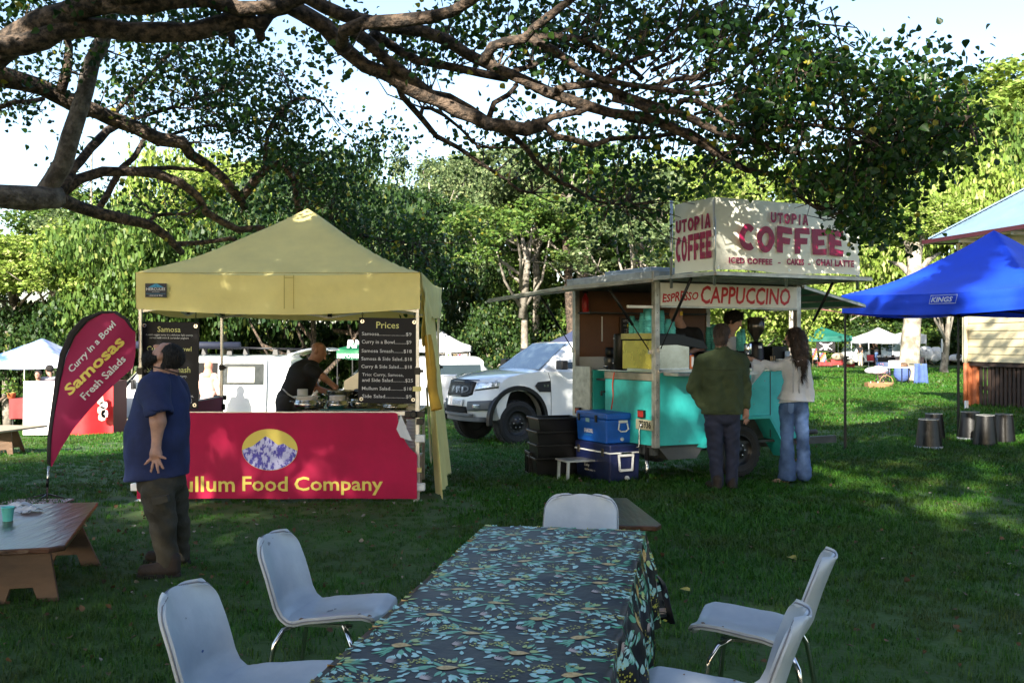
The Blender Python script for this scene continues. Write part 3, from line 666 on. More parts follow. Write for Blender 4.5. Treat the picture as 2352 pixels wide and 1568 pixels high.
def bgtree(vx, vtop, d, kind, s, wide, leafm, label, group='trees round the clearing', bark=bark_pale, trunk_r=.13, low=None, name='background_tree', cat='tree', lean=0):
    """crown whose top shows at height vtop (picture units) at distance d; wide = crown half width in metres"""
    me, lm, rad = proto((kind, s)); x = (vx - 1176) / FV * d; g = onground(x, d); topz = CAMZ + (784 - vtop) / FV * d - g.z
    sx = wide / rad[0]; ch = topz * (.62 if kind in ('tall', 'open') else .5 if kind == 'round' else .55) if low is None else (topz - low) / 2
    if low is not None: ch = (topz - low) / 2
    else: ch = ch / 2
    szc = ch / rad[2] * .92
    t = thing(name, label, cat, g, rz=rnd.uniform(0, 6.28), group=group)
    cz = topz - ch * 1.08
    o = bpy.data.objects.new('crown', me); COL.objects.link(o); o.parent = t; o.location = (0, 0, cz); o.scale = (sx, sx, szc)
    o.material_slots[0].link = 'OBJECT'; o.material_slots[0].material = leafm
    l = bpy.data.objects.new('limb', lm); COL.objects.link(l); l.parent = t; l.location = (0, 0, cz); l.scale = (sx, sx, szc); l.material_slots[0].link = 'OBJECT'; l.material_slots[0].material = bark
    if kind != 'bush':
        b = MB(); zb = cz - rad[2] * szc * .95
        b.tube(*smooth_line([Vector((lean, 0, -.2)), Vector((lean * .7 + rnd.uniform(-.2, .2), 0, zb * .4)), Vector((rnd.uniform(-.15, .15), 0, zb)), Vector((0, 0, zb + .5))], [trunk_r * 1.35, trunk_r, trunk_r * .85, trunk_r * .8], .6), n=9, rough=.06)
        b.build('trunk', bark, t, True)
    return t
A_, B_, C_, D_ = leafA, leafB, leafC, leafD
# left: sunlit clumps
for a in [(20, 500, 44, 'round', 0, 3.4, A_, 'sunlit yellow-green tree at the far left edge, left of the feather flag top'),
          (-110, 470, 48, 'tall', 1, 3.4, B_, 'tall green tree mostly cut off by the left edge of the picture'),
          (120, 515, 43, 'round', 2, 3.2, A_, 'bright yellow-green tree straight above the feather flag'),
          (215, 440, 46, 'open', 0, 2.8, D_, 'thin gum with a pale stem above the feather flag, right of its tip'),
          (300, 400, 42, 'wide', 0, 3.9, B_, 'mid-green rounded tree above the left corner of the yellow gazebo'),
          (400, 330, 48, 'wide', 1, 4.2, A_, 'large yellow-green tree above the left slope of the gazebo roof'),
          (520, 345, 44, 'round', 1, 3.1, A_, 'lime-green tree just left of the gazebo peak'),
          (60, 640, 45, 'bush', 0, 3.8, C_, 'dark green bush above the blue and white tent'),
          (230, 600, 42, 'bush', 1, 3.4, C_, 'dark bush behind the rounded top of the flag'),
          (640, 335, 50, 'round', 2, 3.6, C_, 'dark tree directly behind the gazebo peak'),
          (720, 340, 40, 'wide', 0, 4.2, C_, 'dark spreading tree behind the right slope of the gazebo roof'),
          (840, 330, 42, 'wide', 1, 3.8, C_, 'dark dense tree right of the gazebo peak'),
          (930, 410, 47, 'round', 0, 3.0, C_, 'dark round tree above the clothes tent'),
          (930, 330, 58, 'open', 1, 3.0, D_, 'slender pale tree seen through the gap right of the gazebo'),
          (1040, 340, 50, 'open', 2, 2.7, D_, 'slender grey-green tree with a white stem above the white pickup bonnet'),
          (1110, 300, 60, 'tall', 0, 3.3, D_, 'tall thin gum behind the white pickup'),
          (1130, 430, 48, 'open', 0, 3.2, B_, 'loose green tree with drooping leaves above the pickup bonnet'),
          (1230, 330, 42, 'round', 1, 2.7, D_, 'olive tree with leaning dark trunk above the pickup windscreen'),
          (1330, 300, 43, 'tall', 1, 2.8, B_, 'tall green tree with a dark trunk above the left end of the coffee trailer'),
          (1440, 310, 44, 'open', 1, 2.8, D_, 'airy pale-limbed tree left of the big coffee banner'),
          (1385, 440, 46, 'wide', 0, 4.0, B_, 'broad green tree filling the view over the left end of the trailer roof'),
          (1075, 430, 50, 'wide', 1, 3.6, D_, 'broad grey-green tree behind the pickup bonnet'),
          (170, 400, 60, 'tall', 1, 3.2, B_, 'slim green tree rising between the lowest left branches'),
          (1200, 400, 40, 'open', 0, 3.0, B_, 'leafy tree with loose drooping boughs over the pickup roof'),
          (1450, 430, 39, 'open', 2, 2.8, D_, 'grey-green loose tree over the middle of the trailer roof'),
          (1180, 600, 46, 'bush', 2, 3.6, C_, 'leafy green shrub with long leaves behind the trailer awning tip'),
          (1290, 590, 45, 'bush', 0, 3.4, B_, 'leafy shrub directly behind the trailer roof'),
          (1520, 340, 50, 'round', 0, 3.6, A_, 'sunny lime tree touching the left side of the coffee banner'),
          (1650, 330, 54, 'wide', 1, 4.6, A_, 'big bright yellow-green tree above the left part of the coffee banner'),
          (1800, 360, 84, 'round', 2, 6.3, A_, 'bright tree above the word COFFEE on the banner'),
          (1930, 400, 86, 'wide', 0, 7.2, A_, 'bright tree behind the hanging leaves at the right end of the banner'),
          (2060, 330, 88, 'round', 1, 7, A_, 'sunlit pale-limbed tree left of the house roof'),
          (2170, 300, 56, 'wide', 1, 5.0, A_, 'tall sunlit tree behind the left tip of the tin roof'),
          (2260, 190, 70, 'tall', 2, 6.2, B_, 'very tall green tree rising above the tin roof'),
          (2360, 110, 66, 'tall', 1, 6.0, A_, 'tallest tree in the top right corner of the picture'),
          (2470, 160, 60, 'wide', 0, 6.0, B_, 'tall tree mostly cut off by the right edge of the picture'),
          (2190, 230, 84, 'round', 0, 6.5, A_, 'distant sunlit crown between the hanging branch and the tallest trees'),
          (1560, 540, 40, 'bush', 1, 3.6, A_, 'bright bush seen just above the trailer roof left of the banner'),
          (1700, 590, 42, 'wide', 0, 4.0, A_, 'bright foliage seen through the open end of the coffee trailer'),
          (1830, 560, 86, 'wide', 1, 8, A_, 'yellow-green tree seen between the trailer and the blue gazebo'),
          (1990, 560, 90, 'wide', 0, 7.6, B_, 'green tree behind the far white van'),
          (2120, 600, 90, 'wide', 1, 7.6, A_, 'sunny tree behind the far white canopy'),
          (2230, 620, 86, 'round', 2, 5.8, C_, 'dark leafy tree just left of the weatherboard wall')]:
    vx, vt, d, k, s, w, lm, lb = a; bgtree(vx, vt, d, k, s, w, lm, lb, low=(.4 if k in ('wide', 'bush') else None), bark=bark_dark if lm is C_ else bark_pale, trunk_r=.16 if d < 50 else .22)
# low dark thicket behind the parked vehicles
k = 0
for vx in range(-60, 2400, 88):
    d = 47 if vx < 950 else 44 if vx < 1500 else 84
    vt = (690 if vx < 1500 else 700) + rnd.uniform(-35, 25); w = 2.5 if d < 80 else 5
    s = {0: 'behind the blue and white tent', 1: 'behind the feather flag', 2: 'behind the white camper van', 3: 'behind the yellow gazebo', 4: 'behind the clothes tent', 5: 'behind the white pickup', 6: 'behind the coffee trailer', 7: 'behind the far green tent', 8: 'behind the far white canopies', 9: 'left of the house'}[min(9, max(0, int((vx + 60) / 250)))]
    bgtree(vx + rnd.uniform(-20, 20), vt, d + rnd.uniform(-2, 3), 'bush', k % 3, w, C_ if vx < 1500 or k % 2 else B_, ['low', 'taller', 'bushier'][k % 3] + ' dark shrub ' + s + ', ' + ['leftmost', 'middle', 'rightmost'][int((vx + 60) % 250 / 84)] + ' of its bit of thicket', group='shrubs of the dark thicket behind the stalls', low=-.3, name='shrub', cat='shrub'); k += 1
# thin bare stems among them
for i, (vx, vt, d, rr_, lb) in enumerate([(222, 330, 51, .13, 'pale bare gum stem above the feather flag'), (1020, 420, 48, .12, 'pale grey stem above the clothes tent'), (1072, 440, 49, .09, 'thin pale stem left of the pickup windscreen'), (1135, 400, 51, .14, 'pale straight trunk behind the pickup bonnet'), (1265, 430, 48, .10, 'thin stem behind the awning tip'), (1322, 360, 40, .24, 'thick grey-brown trunk above the left end of the trailer'), (1338, 480, 40, .16, 'second brown trunk leaning beside the thick one above the trailer'), (1445, 440, 50, .1, 'pale branching stem left of the banner pole'), (1160, 560, 48, .15, 'dark trunk between the pickup and the awning')]):
    g = G(vx, 850); x = (vx - 1176) / FV * d; g = onground(x, d); tz = CAMZ + (784 - vt) / FV * d
    t = thing('bare_trunk', lb, 'tree', g); b = MB(); top = Vector((x + rnd.uniform(-.8, .8), d, tz)); md = g.lerp(top, .5) + Vector((rnd.uniform(-.25, .25), 0, 0))
    b.tube(*smooth_line([g, md, top], [rr_, rr_ * .75, rr_ * .3], .6), n=8, rough=.06); b.build('trunk', bark_pale if i not in (8, 5, 6) else bark_dark, t, True, True)
    for j in range(5):
        s0 = md.lerp(top, rnd.uniform(0, .8)); e = s0 + Vector((rnd.uniform(-2, 2), rnd.uniform(-1, 1), rnd.uniform(.6, 2.2))); b = MB(); b.tube([s0, s0.lerp(e, .5) + Vector((0, 0, -.2)), e], [rr_ * .3, rr_ * .2, .02], 5); b.build('branch', bark_pale, t, True, True)
# dead white branching shrub above the banner
x = (1820 - 1176) / FV * 40; g = onground(x, 40); t = thing('dead_tree', 'bleached bare tree of fine upright branches above the middle of the coffee banner', 'tree', g)
b = MB(); b.tube([g, g + Vector((0, 0, 3.5)), g + Vector((.1, 0, 5.0))], [.16, .13, .09], 8); b.build('trunk', mat('bleached wood', (.55, .5, .45), .8, var=.15), t, True, True)
for j in range(26):
    a = rnd.uniform(-1.1, 1.1); s0 = g + Vector((0, 0, rnd.uniform(3.6, 5))); e = s0 + Vector((math.sin(a) * rnd.uniform(1, 2.0), rnd.uniform(-.8, .8), math.cos(a) * rnd.uniform(1.2, 2.3)))
    b = MB(); b.tube([s0, s0.lerp(e, .5) + Vector((rnd.uniform(-.1, .1), 0, .1)), e], [.05, .03, .01], 4); b.build('branch', MATS['bleached wood'], t, True, True)
# far wooded slope that closes every gap low down
def far_wood():
    r = np.random.RandomState(77); n = 16000; x = r.uniform(-110, 110, n); y = r.uniform(96, 106, n); h = 4.5 + 2.2 * np.sin(x * .17) + 1.5 * np.sin(x * .41 + 1) + np.clip((x - 20) * .09, 0, 5) - np.clip(5 - abs(x + 3), 0, 5) * .5
    z = r.uniform(-2, 1, n) ** 1 * h * .5 + h * .5 + gz(x, y)
    return leaves('distant_wood', np.stack([x, y, np.maximum(z, -2.5)], 1), r.uniform(.8, 1.7, n), leafB, None, r, DV, DF, up=.3)
tag(far_wood(), 'distant wood closing the view behind all the trees', 'wood', kind='stuff')
# ================================================================ YELLOW FOOD STALL
YEL = mat('yellow canvas', (.92, .80, .32), .8, 0, .07, 2.2, bump=.25, bs=6, trans=.1)
YELD = mat('mustard canvas', (.55, .33, .04), .8, 0, .2, 4, bump=.2, bs=12, trans=.15)
SEAM = mat('canvas seam', (.50, .38, .08), .85)
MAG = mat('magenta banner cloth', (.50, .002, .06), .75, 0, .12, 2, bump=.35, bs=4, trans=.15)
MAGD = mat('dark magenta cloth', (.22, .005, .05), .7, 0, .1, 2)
PRY = mat('yellow print', (.80, .62, .12), .6, var=.04)
PRW = mat('white print', (.82, .82, .84), .6, var=.03)
PRPALE = mat('pale yellow print', (.75, .74, .28), .6, var=.03)
SLATE = mat('charcoal sign board', (.008, .009, .014), .5, 0, .2, 3, spec=.25)
PRWd = mat('chalk white print', (.70, .70, .70), .6, var=.03)
YX0, YX1, YY0, YY1 = -3.80, -.93, 10.17, 13.08; YZV, YZE, YZP = 1.93, 2.30, 3.12
def tent(name, label, cs, zv, ze, zp, m, parent_name='canopy', wob=.012, power=1.3, post=None, feet=None, pw=.04, group=None, underm=None, cat='gazebo', valance=True, nscale=1.0):
    """four-corner pop-up shelter. cs: corners in order round the plan"""
    cs = [Vector((c[0], c[1], 0)) for c in cs]; cen = sum(cs, Vector()) / 4; g = onground(cen.x, cen.y)
    t = thing(name, label, cat, g, group=group); n = 28
    def roof(u, v):
        a = 2 * u - 1; b = 2 * v - 1; q = 1 - max(abs(a), abs(b)); p = cs[0] * (1 - u) * (1 - v) + cs[1] * u * (1 - v) + cs[2] * u * v + cs[3] * (1 - u) * v
        w = wob * (math.sin(9 * a + 3 * b) + math.sin(5 * b * a + 7 * a + 1.3)) * (1 if 0.02 < q < .97 else 0)
        crease = .018 * math.exp(-abs(abs(a) - abs(b)) * 14) * (q > .02)
        # edges sag between the posts
        sg = .035 * (1 - max(0, min(1, q * 5))) * (math.cos(math.pi / 2 * (min(abs(a), abs(b)))) ** 1)
        return (p.x, p.y, ze + (zp - ze) * q ** power + w + crease - sg * 1)
    b = MB(); b.grid(roof, n, n); b.build(parent_name, m, t, smooth=True, world=True)
    if valance:
        for k in range(4):
            a, c = cs[k], cs[(k + 1) % 4]; o = (c - a).cross(Vector((0, 0, 1))).normalized(); o = o if (a + c - cen * 2).dot(o) > 0 else -o; b = MB()
            def val(u, v):
                p = a.lerp(c, u); s = math.sin(u * math.pi); z = ze - .035 * math.sin(math.pi * u) + (zv - ze) * v - .025 * s * v
                off = .012 + v * (.018 * math.sin(17 * u + k) + .012 * math.sin(31 * u + 2 * k)) * s + .006 * math.sin(60 * v * .2 + 7 * u)
                return p + o * off + Vector((0, 0, z))
            b.grid(val, 40, 6); b.build('valance', m, t, smooth=True, world=True)
    if post:
        for i, c in enumerate(cs):
            f = feet[i] if feet else Vector((c.x, c.y, float(gz(c.x, c.y)))); inn = (cen - c).normalized() * .04
            top = Vector((c.x, c.y, zv + min(.25, ze - zv - .05))) + inn; bt = Vector(f) + inn
            b = MB(); b.bar(bt, bt.lerp(top, .62), pw, pw); b.bar(bt.lerp(top, .5), top, pw * .78, pw * .78); b.box(bt + Vector((0, 0, .006)), (pw * 2.2, pw * 2.2, .012)); b.build('post', post, t, world=True, bevel=.003)
            b = MB(); b.box(bt.lerp(top, .6), (pw * 1.5, pw * 1.5, .07)); b.box(top - Vector((0, 0, .22)), (pw * 1.6, pw * 1.6, .06)); b.box(bt.lerp(top, .6) + Vector((pw, 0, 0)), (pw, .02, .03)); b.build('leg_clamp', BLACKP, t, world=True)
        for i in range(4):
            a, c = cs[i] + (cen - cs[i]).normalized() * .06, cs[(i + 1) % 4] + (cen - cs[(i + 1) % 4]).normalized() * .06; z0, z1 = zv - .02, min(zv + .2, ze - .12)
            for k in range(2):
                p0, p1 = a.lerp(c, k * .5), a.lerp(c, k * .5 + .5)
                b = MB(); b.bar(p0 + Vector((0, 0, z0)), p1 + Vector((0, 0, z1)), .014, .028); b.build('truss_bar', post, t, world=True)
                b = MB(); b.bar(p0 + Vector((0, .02, z1)), p1 + Vector((0, .02, z0)), .014, .028); b.build('truss_bar', post, t, world=True)
            m2 = a.lerp(c, .5); b = MB(); b.box(m2 + Vector((0, 0, z1)), (.05, .05, .05)); b.box(m2 + Vector((0, 0, z0 + .03)), (.05, .05, .05)); b.build('truss_joint', BLACKP, t, world=True)
            b = MB(); b.bar(m2 + Vector((0, 0, z1)), cen + Vector((0, 0, zp - .85)), .014, .026); b.build('roof_bar', post, t, world=True)
        b = MB(); b.bar(cen + Vector((0, 0, zp - .9)), cen + Vector((0, 0, zp - .06)), .035); b.build('mast', post, t, world=True)
    return t
gaz = tent('gazebo', 'yellow canvas pop-up food stall with white poles and a magenta front banner', [(YX0, YY0), (YX1, YY0), (YX1, YY1), (YX0, YY1)], YZV, YZE, YZP, YEL, post=ALU, power=1.28, wob=.006)
b = MB()      # seams and reinforcement patch on the front valance
for x in (-2.30, -2.205): b.bb(x, x + .006, YY0 - .042, YY0 - .036, YZV + .0, YZE - .03)
b.bb(-2.30, -2.2, YY0 - .043, YY0 - .04, YZE - .06, YZE - .054); b.bb(YX0, YX1, YY0 - .03, YY0 - .026, YZE - .012, YZE - .006)
b.build('seam', SEAM, gaz, world=True)
# maker's patch
b = MB(); b.bb(-3.695, -3.48, YY0 - .052, YY0 - .047, 2.045, 2.185); pt = b.build('maker_patch', mat('navy patch', (.01, .015, .03), .5), gaz, world=True)
pm = planemap((-3.695, YY0 - .055, 2.045), (1, 0, 0), (0, 0, 1), 0)
Mi_ = basis(gaz).inverted(); pml = lambda x, y: Mi_ @ pm(x, y)
textblock([('HERCULES', .012, .203, .068, .096), ('INSTANT SHELTER', .07, .145, .052, .060), ('1300 810 910', .04, .175, .010, .024)], pt, pml, PRW, .012)
textblock([('herculesinstantshelter.com.au', .012, .203, .032, .042)], pt, pml, mat('light blue print', (.05, .35, .6), .6), .004)
b = MB(); b.add([pml(.03, .1), pml(.108, .138), pml(.108, .1)], [(0, 1, 2)]); b.add([pml(.112, .1), pml(.112, .138), pml(.19, .1)], [(0, 1, 2)]); b.build('patch_emblem', MATS['light blue print'], pt)
# yellow side wall on the right, with folds and a torn clear window
def sidewall(u, v):
    y = YY0 + .02 + (YY1 - YY0) * u; z = 2.02 * (1 - v); fl = v ** 1.3 * (.17 - .12 * u)
    return (YX1 + .03 - .14 * u * (1 - v) + fl + .05 * v * math.sin(14 * u + 2 * v) + .02 * math.sin(33 * u + v * 4), y, z + float(gz(YX1, y)) * v + .02)
b = MB(); b.grid(sidewall, 60, 16); b.build('side_wall', YEL, gaz, smooth=True, world=True)
b = MB(); b.grid(lambda u, v: (YX1 + .055 + .05 * v, YY0 - .02 + .25 * u, 1.15 - .78 * v + .03 * math.sin(9 * u)), 6, 10); b.build('clear_window', mat('clouded plastic', (.5, .52, .5), .3), gaz, smooth=True, world=True)
b = MB(); rp = [P(982, 770, 10.3), P(986, 800, 10.28), P(990, 850, 10.25), P(994, 895, 10.2), P(1003, 940, 10.15)]
b.tube(*smooth_line(rp, [.035, .045, .055, .05, .06], .05), n=12, rough=.08, cap=False); b.build('rolled_flap', YELD, gaz, smooth=True, world=True)
b = MB(); b.grid(lambda u, v: P(972, 640, 10.2).lerp(P(988, 700, 11.0), u) + Vector((.02 * math.sin(6 * v), 0, -v * (.7 - .3 * u))), 6, 10); b.build('hanging_flap', YEL, gaz, smooth=True, world=True)
for z, mm in ((1.12, YELD), (.30, YELD)):
    b = MB(); b.box((YX1 - .03, YY0 + .01, z), (.085, .07, .045)); b.build('strap', YEL, gaz, world=True)
for x in (YX0, YX1):
    for z in (.13,): b = MB(); b.box((x, YY0 - .0, z), (.1, .085, .075)); b.build('clamp', WHITEP, gaz, world=True, bevel=.008)
b = MB(); b.box((YX1, YY0, .62), (.1, .085, .075)); b.build('clamp', WHITEP, gaz, world=True, bevel=.008)
b = MB(); b.box((YX1 - .05, YY0 - .03, .865), (.2, .05, .06)); b.lathe([(.038, -.03), (.04, 0), (.03, .02), (0, .02)], 14, (YX1 - .06, YY0 - .06, .865), Matrix.Rotation(R(90), 3, 'X')); b.box((YX1, YY0, .79), (.075, .075, .06)); b.build('rail_clamp', BLACKP, gaz, world=True, bevel=.005)
b = MB(); b.box((YX0, YY1, .87), (.16, .06, .06)); b.box((YX0 + .02, YY1 - .02, .75), (.09, .08, .08)); b.build('rail_clamp', BLACKP, gaz, world=True, bevel=.005)
b = MB(); b.bar((YX0, YY0 - .03, .875), (YX1, YY0 - .03, .875), .03, .035); b.build('front_rail', ALU, gaz, world=True)
b = MB(); b.bar((YX0, YY0, .875), (YX0, YY1, .875), .03, .035); b.build('side_rail', ALU, gaz, world=True)
# front banner
BX0, BX1, BZ0, BZ1 = -3.77, -.955, .02, .885
def bwave(x, z):
    t = (BZ1 - z) / (BZ1 - BZ0); return YY0 - .062 - .012 * math.sin(5.2 * x + 1) * t - .008 * math.sin(13 * x + 2 * z) * t - .006 * math.sin(9 * z)
ban = thing('banner', 'magenta cloth banner with yellow lettering hung across the front of the yellow stall', 'banner', (-2.36, YY0 - .06, 0))
def bfn(u, v):
    x = BX0 + (BX1 - BX0) * u; z = BZ1 + (BZ0 - BZ1) * v
    if u > .93:   # right edge, folded back at its top corner
        k = (u - .93) / .07; z -= k * .30 * max(0, 1 - v * 1.6); x -= .17 * max(0, 1 - v * 3.2) * k
    return (x, bwave(x, z), z)
b = MB(); b.grid(bfn, 90, 24); b.build('cloth', MAG, ban, smooth=True, world=True)
b = MB(); b.add([(-1.12, YY0 - .068, .87), (-1.0, YY0 - .09, .60), (-1.12, YY0 - .085, .64), (-1.16, YY0 - .08, .72)], [(0, 1, 2, 3)]); b.build('folded_corner', WHITECLOTH, ban, world=True)
Mb = basis(ban).inverted(); bmap = lambda x, z, o=.004: Mb @ Vector((x, bwave(x, z) - o, z))
W_ = lambda vx: (vx - 1176) / FV * 10.11; H_ = lambda vy: CAMZ - (vy - 784) / FV * 10.11
for word, a, c, y0, y1 in (('Mullum', 378, 540, 1129, 1093), ('Food', 557, 662, 1127, 1093), ('Company', 677, 880, 1136, 1094)):
    lettering(word, ban, lambda x, y: bmap(x, y), W_(a), W_(c), H_(y0), H_(y1), PRY, .016)
# oval emblem
ocx, ocz, orx, orz = W_(619.5), H_(1032), 64 / FV * 10.11, 47.5 / FV * 10.11; n = 44
def fanpatch(pts, c, off, nm, m_):
    b = MB(); k = len(pts); b.v = [tuple(bmap(*c, off))]
    for q in (.25, .5, .75, 1): b.v += [tuple(bmap(c[0] + (x - c[0]) * q, c[1] + (z - c[1]) * q, off)) for x, z in pts]
    b.f = [(0, 1 + i, 1 + (i + 1) % k) for i in range(k)] + [(1 + r_ * k + i, 1 + r_ * k + (i + 1) % k, 1 + (r_ + 1) * k + (i + 1) % k, 1 + (r_ + 1) * k + i) for r_ in range(3) for i in range(k)]
    b.m = [0] * len(b.f); b.build(nm, m_, ban)
fanpatch([(ocx + orx * math.cos(2 * math.pi * i / n), ocz + orz * math.sin(2 * math.pi * i / n)) for i in range(n)], (ocx, ocz), .004, 'oval_emblem', PRY)
mm = mat('mountain print', (.09, .07, .45), .6, vs=26, c2=(.62, .60, .85), thresh=(.46, .54), stretch=(1, 1, .55))
ridge = [(-1, -.02), (-.62, .18), (-.38, .42), (-.14, .66), (.0, .56), (.18, .36), (.32, .22), (.42, .26), (.52, .30), (.7, .12), (1, -.05)]
pts = [(u, v) for u, v in ridge] + [(math.cos(a), math.sin(a)) for a in [-.05 - math.pi * k / 24 for k in range(1, 24)]]
fanpatch([(ocx + orx * u * .985, ocz + orz * v * .985) for u, v in pts], (ocx, ocz - orz * .35), .007, 'mountain_print', mm)
# magenta side banner
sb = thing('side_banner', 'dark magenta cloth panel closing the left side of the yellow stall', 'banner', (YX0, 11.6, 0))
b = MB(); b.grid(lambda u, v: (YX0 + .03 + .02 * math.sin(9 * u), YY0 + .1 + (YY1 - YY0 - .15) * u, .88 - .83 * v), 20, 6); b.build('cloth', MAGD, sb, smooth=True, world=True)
# ---- hanging menu boards
def board(label, vx0, vx1, vy0, vy1, d, lines_y, lines_w, tilt=0):
    o = P(vx0, vy1, d); w = (vx1 - vx0) / FV * d; h = (vy1 - vy0) / FV * d
    t = thing('menu_board', label, 'menu board', o); t.rotation_euler = (0, R(tilt), 0)
    b = MB(); b.bb(0, w, 0, .012, 0, h); b.build('panel', SLATE, t, bevel=.003)
    for x in (.035, w - .035):
        for z in (.04, h - .04): b = MB(); b.lathe([(.008, 0), (.02, 0), (.022, .003), (.02, .006), (.008, .006), (.008, 0)], 14, (x, -.001, z), Matrix.Rotation(R(90), 3, 'X'), cap=False); b.build('eyelet', STEEL, t)
        b = MB(); zz = h - .03
        for k in range(9): b.tube([(x + .007 * math.cos(a) * (k % 2), -.004 + .007 * math.cos(a) * ((k + 1) % 2), zz + k * .022 + .014 * math.sin(a)) for a in [i * math.pi / 3 for i in range(7)]], .0025, 4)
        b.build('chain', BLACKM, t)
    sc_ = w / 135; mp = planemap((0, -.0035, 0), (1, 0, 0), (0, 0, 1)); f = lambda L_: [(s, x0 * sc_, x1 * sc_ if x1 else None, (vy1 - vy0 - y1) * sc_, (vy1 - vy0 - y0) * sc_) for s, x0, x1, y0, y1 in L_]
    textblock(f(lines_y), t, mp, PRPALE, .006, 'heading'); textblock(f(lines_w), t, mp, PRWd, .004, 'menu_text')
    return t
board('black price list board hanging at the right end of the yellow stall', 822, 957, 729, 925, 10.25, [('Prices', 40, 92, 9, 24)],
      [('Samosa.....................$9', 7, 121, 33, 42), ('Curry in a Bowl..........$9', 7, 121, 51, 62), ('Samosa Smash........$18', 7, 122, 72, 81), ('Samosa & Side Salad..$18', 7, 123, 90, 99), ('Curry & Side Salad.....$18', 7, 123, 108, 118), ('Trio: Curry, Samosa,', 9, 104, 127, 136), ('and Side Salad..........$25', 9, 126, 139, 148), ('Mullum Salad...........$18', 9, 123, 158, 167), ('Side Salad................$9', 10, 123, 176, 185)], tilt=.8)
board('black dish list board hanging at the left end of the yellow stall behind a man', 322, 455, 738, 937, 10.3, [('Samosa', 38, 92, 8, 21), ('Curry in a Bowl', 14, 118, 54, 69), ('Samosa Smash', 14, 116, 101, 115), ('Mullum Salad', 26, 108, 148, 161)],
      [('A mild veggie curry in a delicious light pastry,', 11, 121, 25, 31), ('served with mint & coriander yoghurt', 20, 111, 32, 38), ('h', 99, None, 76, 81), (')', 101, None, 82, 88), ('curry.', 92, 109, 122, 128), ('carrot,', 108, 124, 167, 173), ('routs.', 109, 121, 174, 180), ('ze or', 110, 121, 181, 186)], tilt=.8)
# ---- stainless serving counter and what stands on it
TX0, TX1, TYF, TYB, TZ = W_(664) - .06, -1.0, 11.0, 11.95, .845
ctr = thing('serving_counter', 'stainless steel serving counter under the price board in the yellow stall', 'counter', (-1.6, 11.4, 0))
b = MB(); b.bb(TX0, TX1, TYF, TYB, TZ - .012, TZ); b.build('counter_top', STEEL, ctr, world=True, bevel=.003)
b = MB(); b.bb(TX0 + .01, TX1 - .01, TYF + .008, TYF + .02, TZ - .34, TZ - .014); b.build('front_panel', STEEL, ctr, world=True)
for i in range(9):
    b = MB(); b.lathe([(.009, 0), (.007, .005), (0, .006)], 8, (TX0 + .08 + i * .155, TYF + .007, TZ - .045), Matrix.Rotation(R(90), 3, 'X')); b.build('rivet', STEEL, ctr, world=True)
for x in (TX0 + .04, TX1 - .05):
    for y in (TYF + .05, TYB - .05): b = MB(); b.bar((x, y, -.03), (x, y, TZ - .012), .035); b.build('leg', ALU, ctr, world=True)
b = MB(); b.add([P(790, 875, 12), P(822, 855, 12), P(862, 855, 12.0), P(965, 858, 12), P(965, 934, 12), P(790, 934, 12)], [(0, 1, 2, 3, 4, 5)]); b.build('splash_guard', mat('pale steel sheet', (.5, .49, .45), .35, .6), ctr, world=True, solid=.01)
for i, (a, c) in enumerate(((737, 808), (809, 870))):
    b = MB(); x0, x1 = (a - 1176) / FV * 11.1, (c - 1176) / FV * 11.1; b.bb(x0, x1, TYF + .04, TYF + .22, TZ + .001, TZ + .004)
    tag(b.build('serving_mat', mat('teal rubber mat', (.0, .16, .18), .5), None), ['teal mat on the steel counter in front of the large pan', 'teal mat on the steel counter below the price board'][i], 'mat', 'teal mats on the counter')
def bowl(vx, d, r_, h, label, rings=()):
    x = (vx - 1176) / FV * d; t = thing('chafing_pot', label, 'pot', (x, d, TZ + .002)); b = MB()
    b.lathe([(r_ * .75, 0), (r_ * .95, h * .2), (r_, h * .55), (r_ * .94, h * .8), (r_ * .86, h * .88), (r_ * .92, h), (r_ * .8, h), (r_ * .78, h * .5), (0, h * .5)], 28); b.build('pan', STEEL, t, smooth=True)
    for s in (-1, 1): b = MB(); b.tube([(s * r_ * .95, -.04, h * .8), (s * (r_ + .045), -.03, h * .85), (s * (r_ + .045), .03, h * .85), (s * r_ * .95, .04, h * .8)], .006, 6); b.build('handle', STEEL, t, smooth=True)
    return t
p1 = bowl(704, 11.25, .135, .10, 'steel pan with a white rim and a ladle at the left end of the counter')
b = MB(); b.lathe([(.11, .09), (.115, .125), (.12, .13), (.15, .135), (.15, .14), (.11, .142), (0, .12)], 28); b.build('inner_bowl', WHITEP, p1, True)
b = MB(); b.tube([(.02, 0, .1), (.08, 0, .16), (.125, 0, .20)], [.012, .012, .016], 8); b.build('ladle_handle', WHITEP, p1, True)
p2 = bowl(775, 11.3, .13, .09, 'wide steel pan on the middle of the counter beneath the stacked tray'); bowl(733, 11.55, .07, .09, 'small steel pot behind the pan with the ladle'); bowl(825, 11.5, .11, .10, 'steel pan half hidden by the price board'); bowl(908, 11.3, .15, .05, 'low steel pan below the bottom edge of the price board')
b = MB(); b.lathe([(.09, 0), (.09, .05), (.095, .055), (0, .055)], 20, (0, 0, .09)); b.build('white_dish', WHITEP, p2, True)
pot = thing('stock_pot', 'tall steel stock pot the cook is stirring', 'pot', ((783 - 1176) / FV * 11.75, 11.75, TZ + .002)); b = MB(); b.lathe([(.16, 0), (.165, .17), (.172, .175), (.17, .18), (.15, .18), (.15, .06), (0, .06)], 30); b.build('pan', STEEL, pot, True)
for s in (-1, 1): b = MB(); b.tube([(s * .16, -.05, .12), (s * .21, -.03, .14), (s * .21, .03, .14), (s * .16, .05, .12)], .007, 6); b.build('handle', STEEL, pot, True)
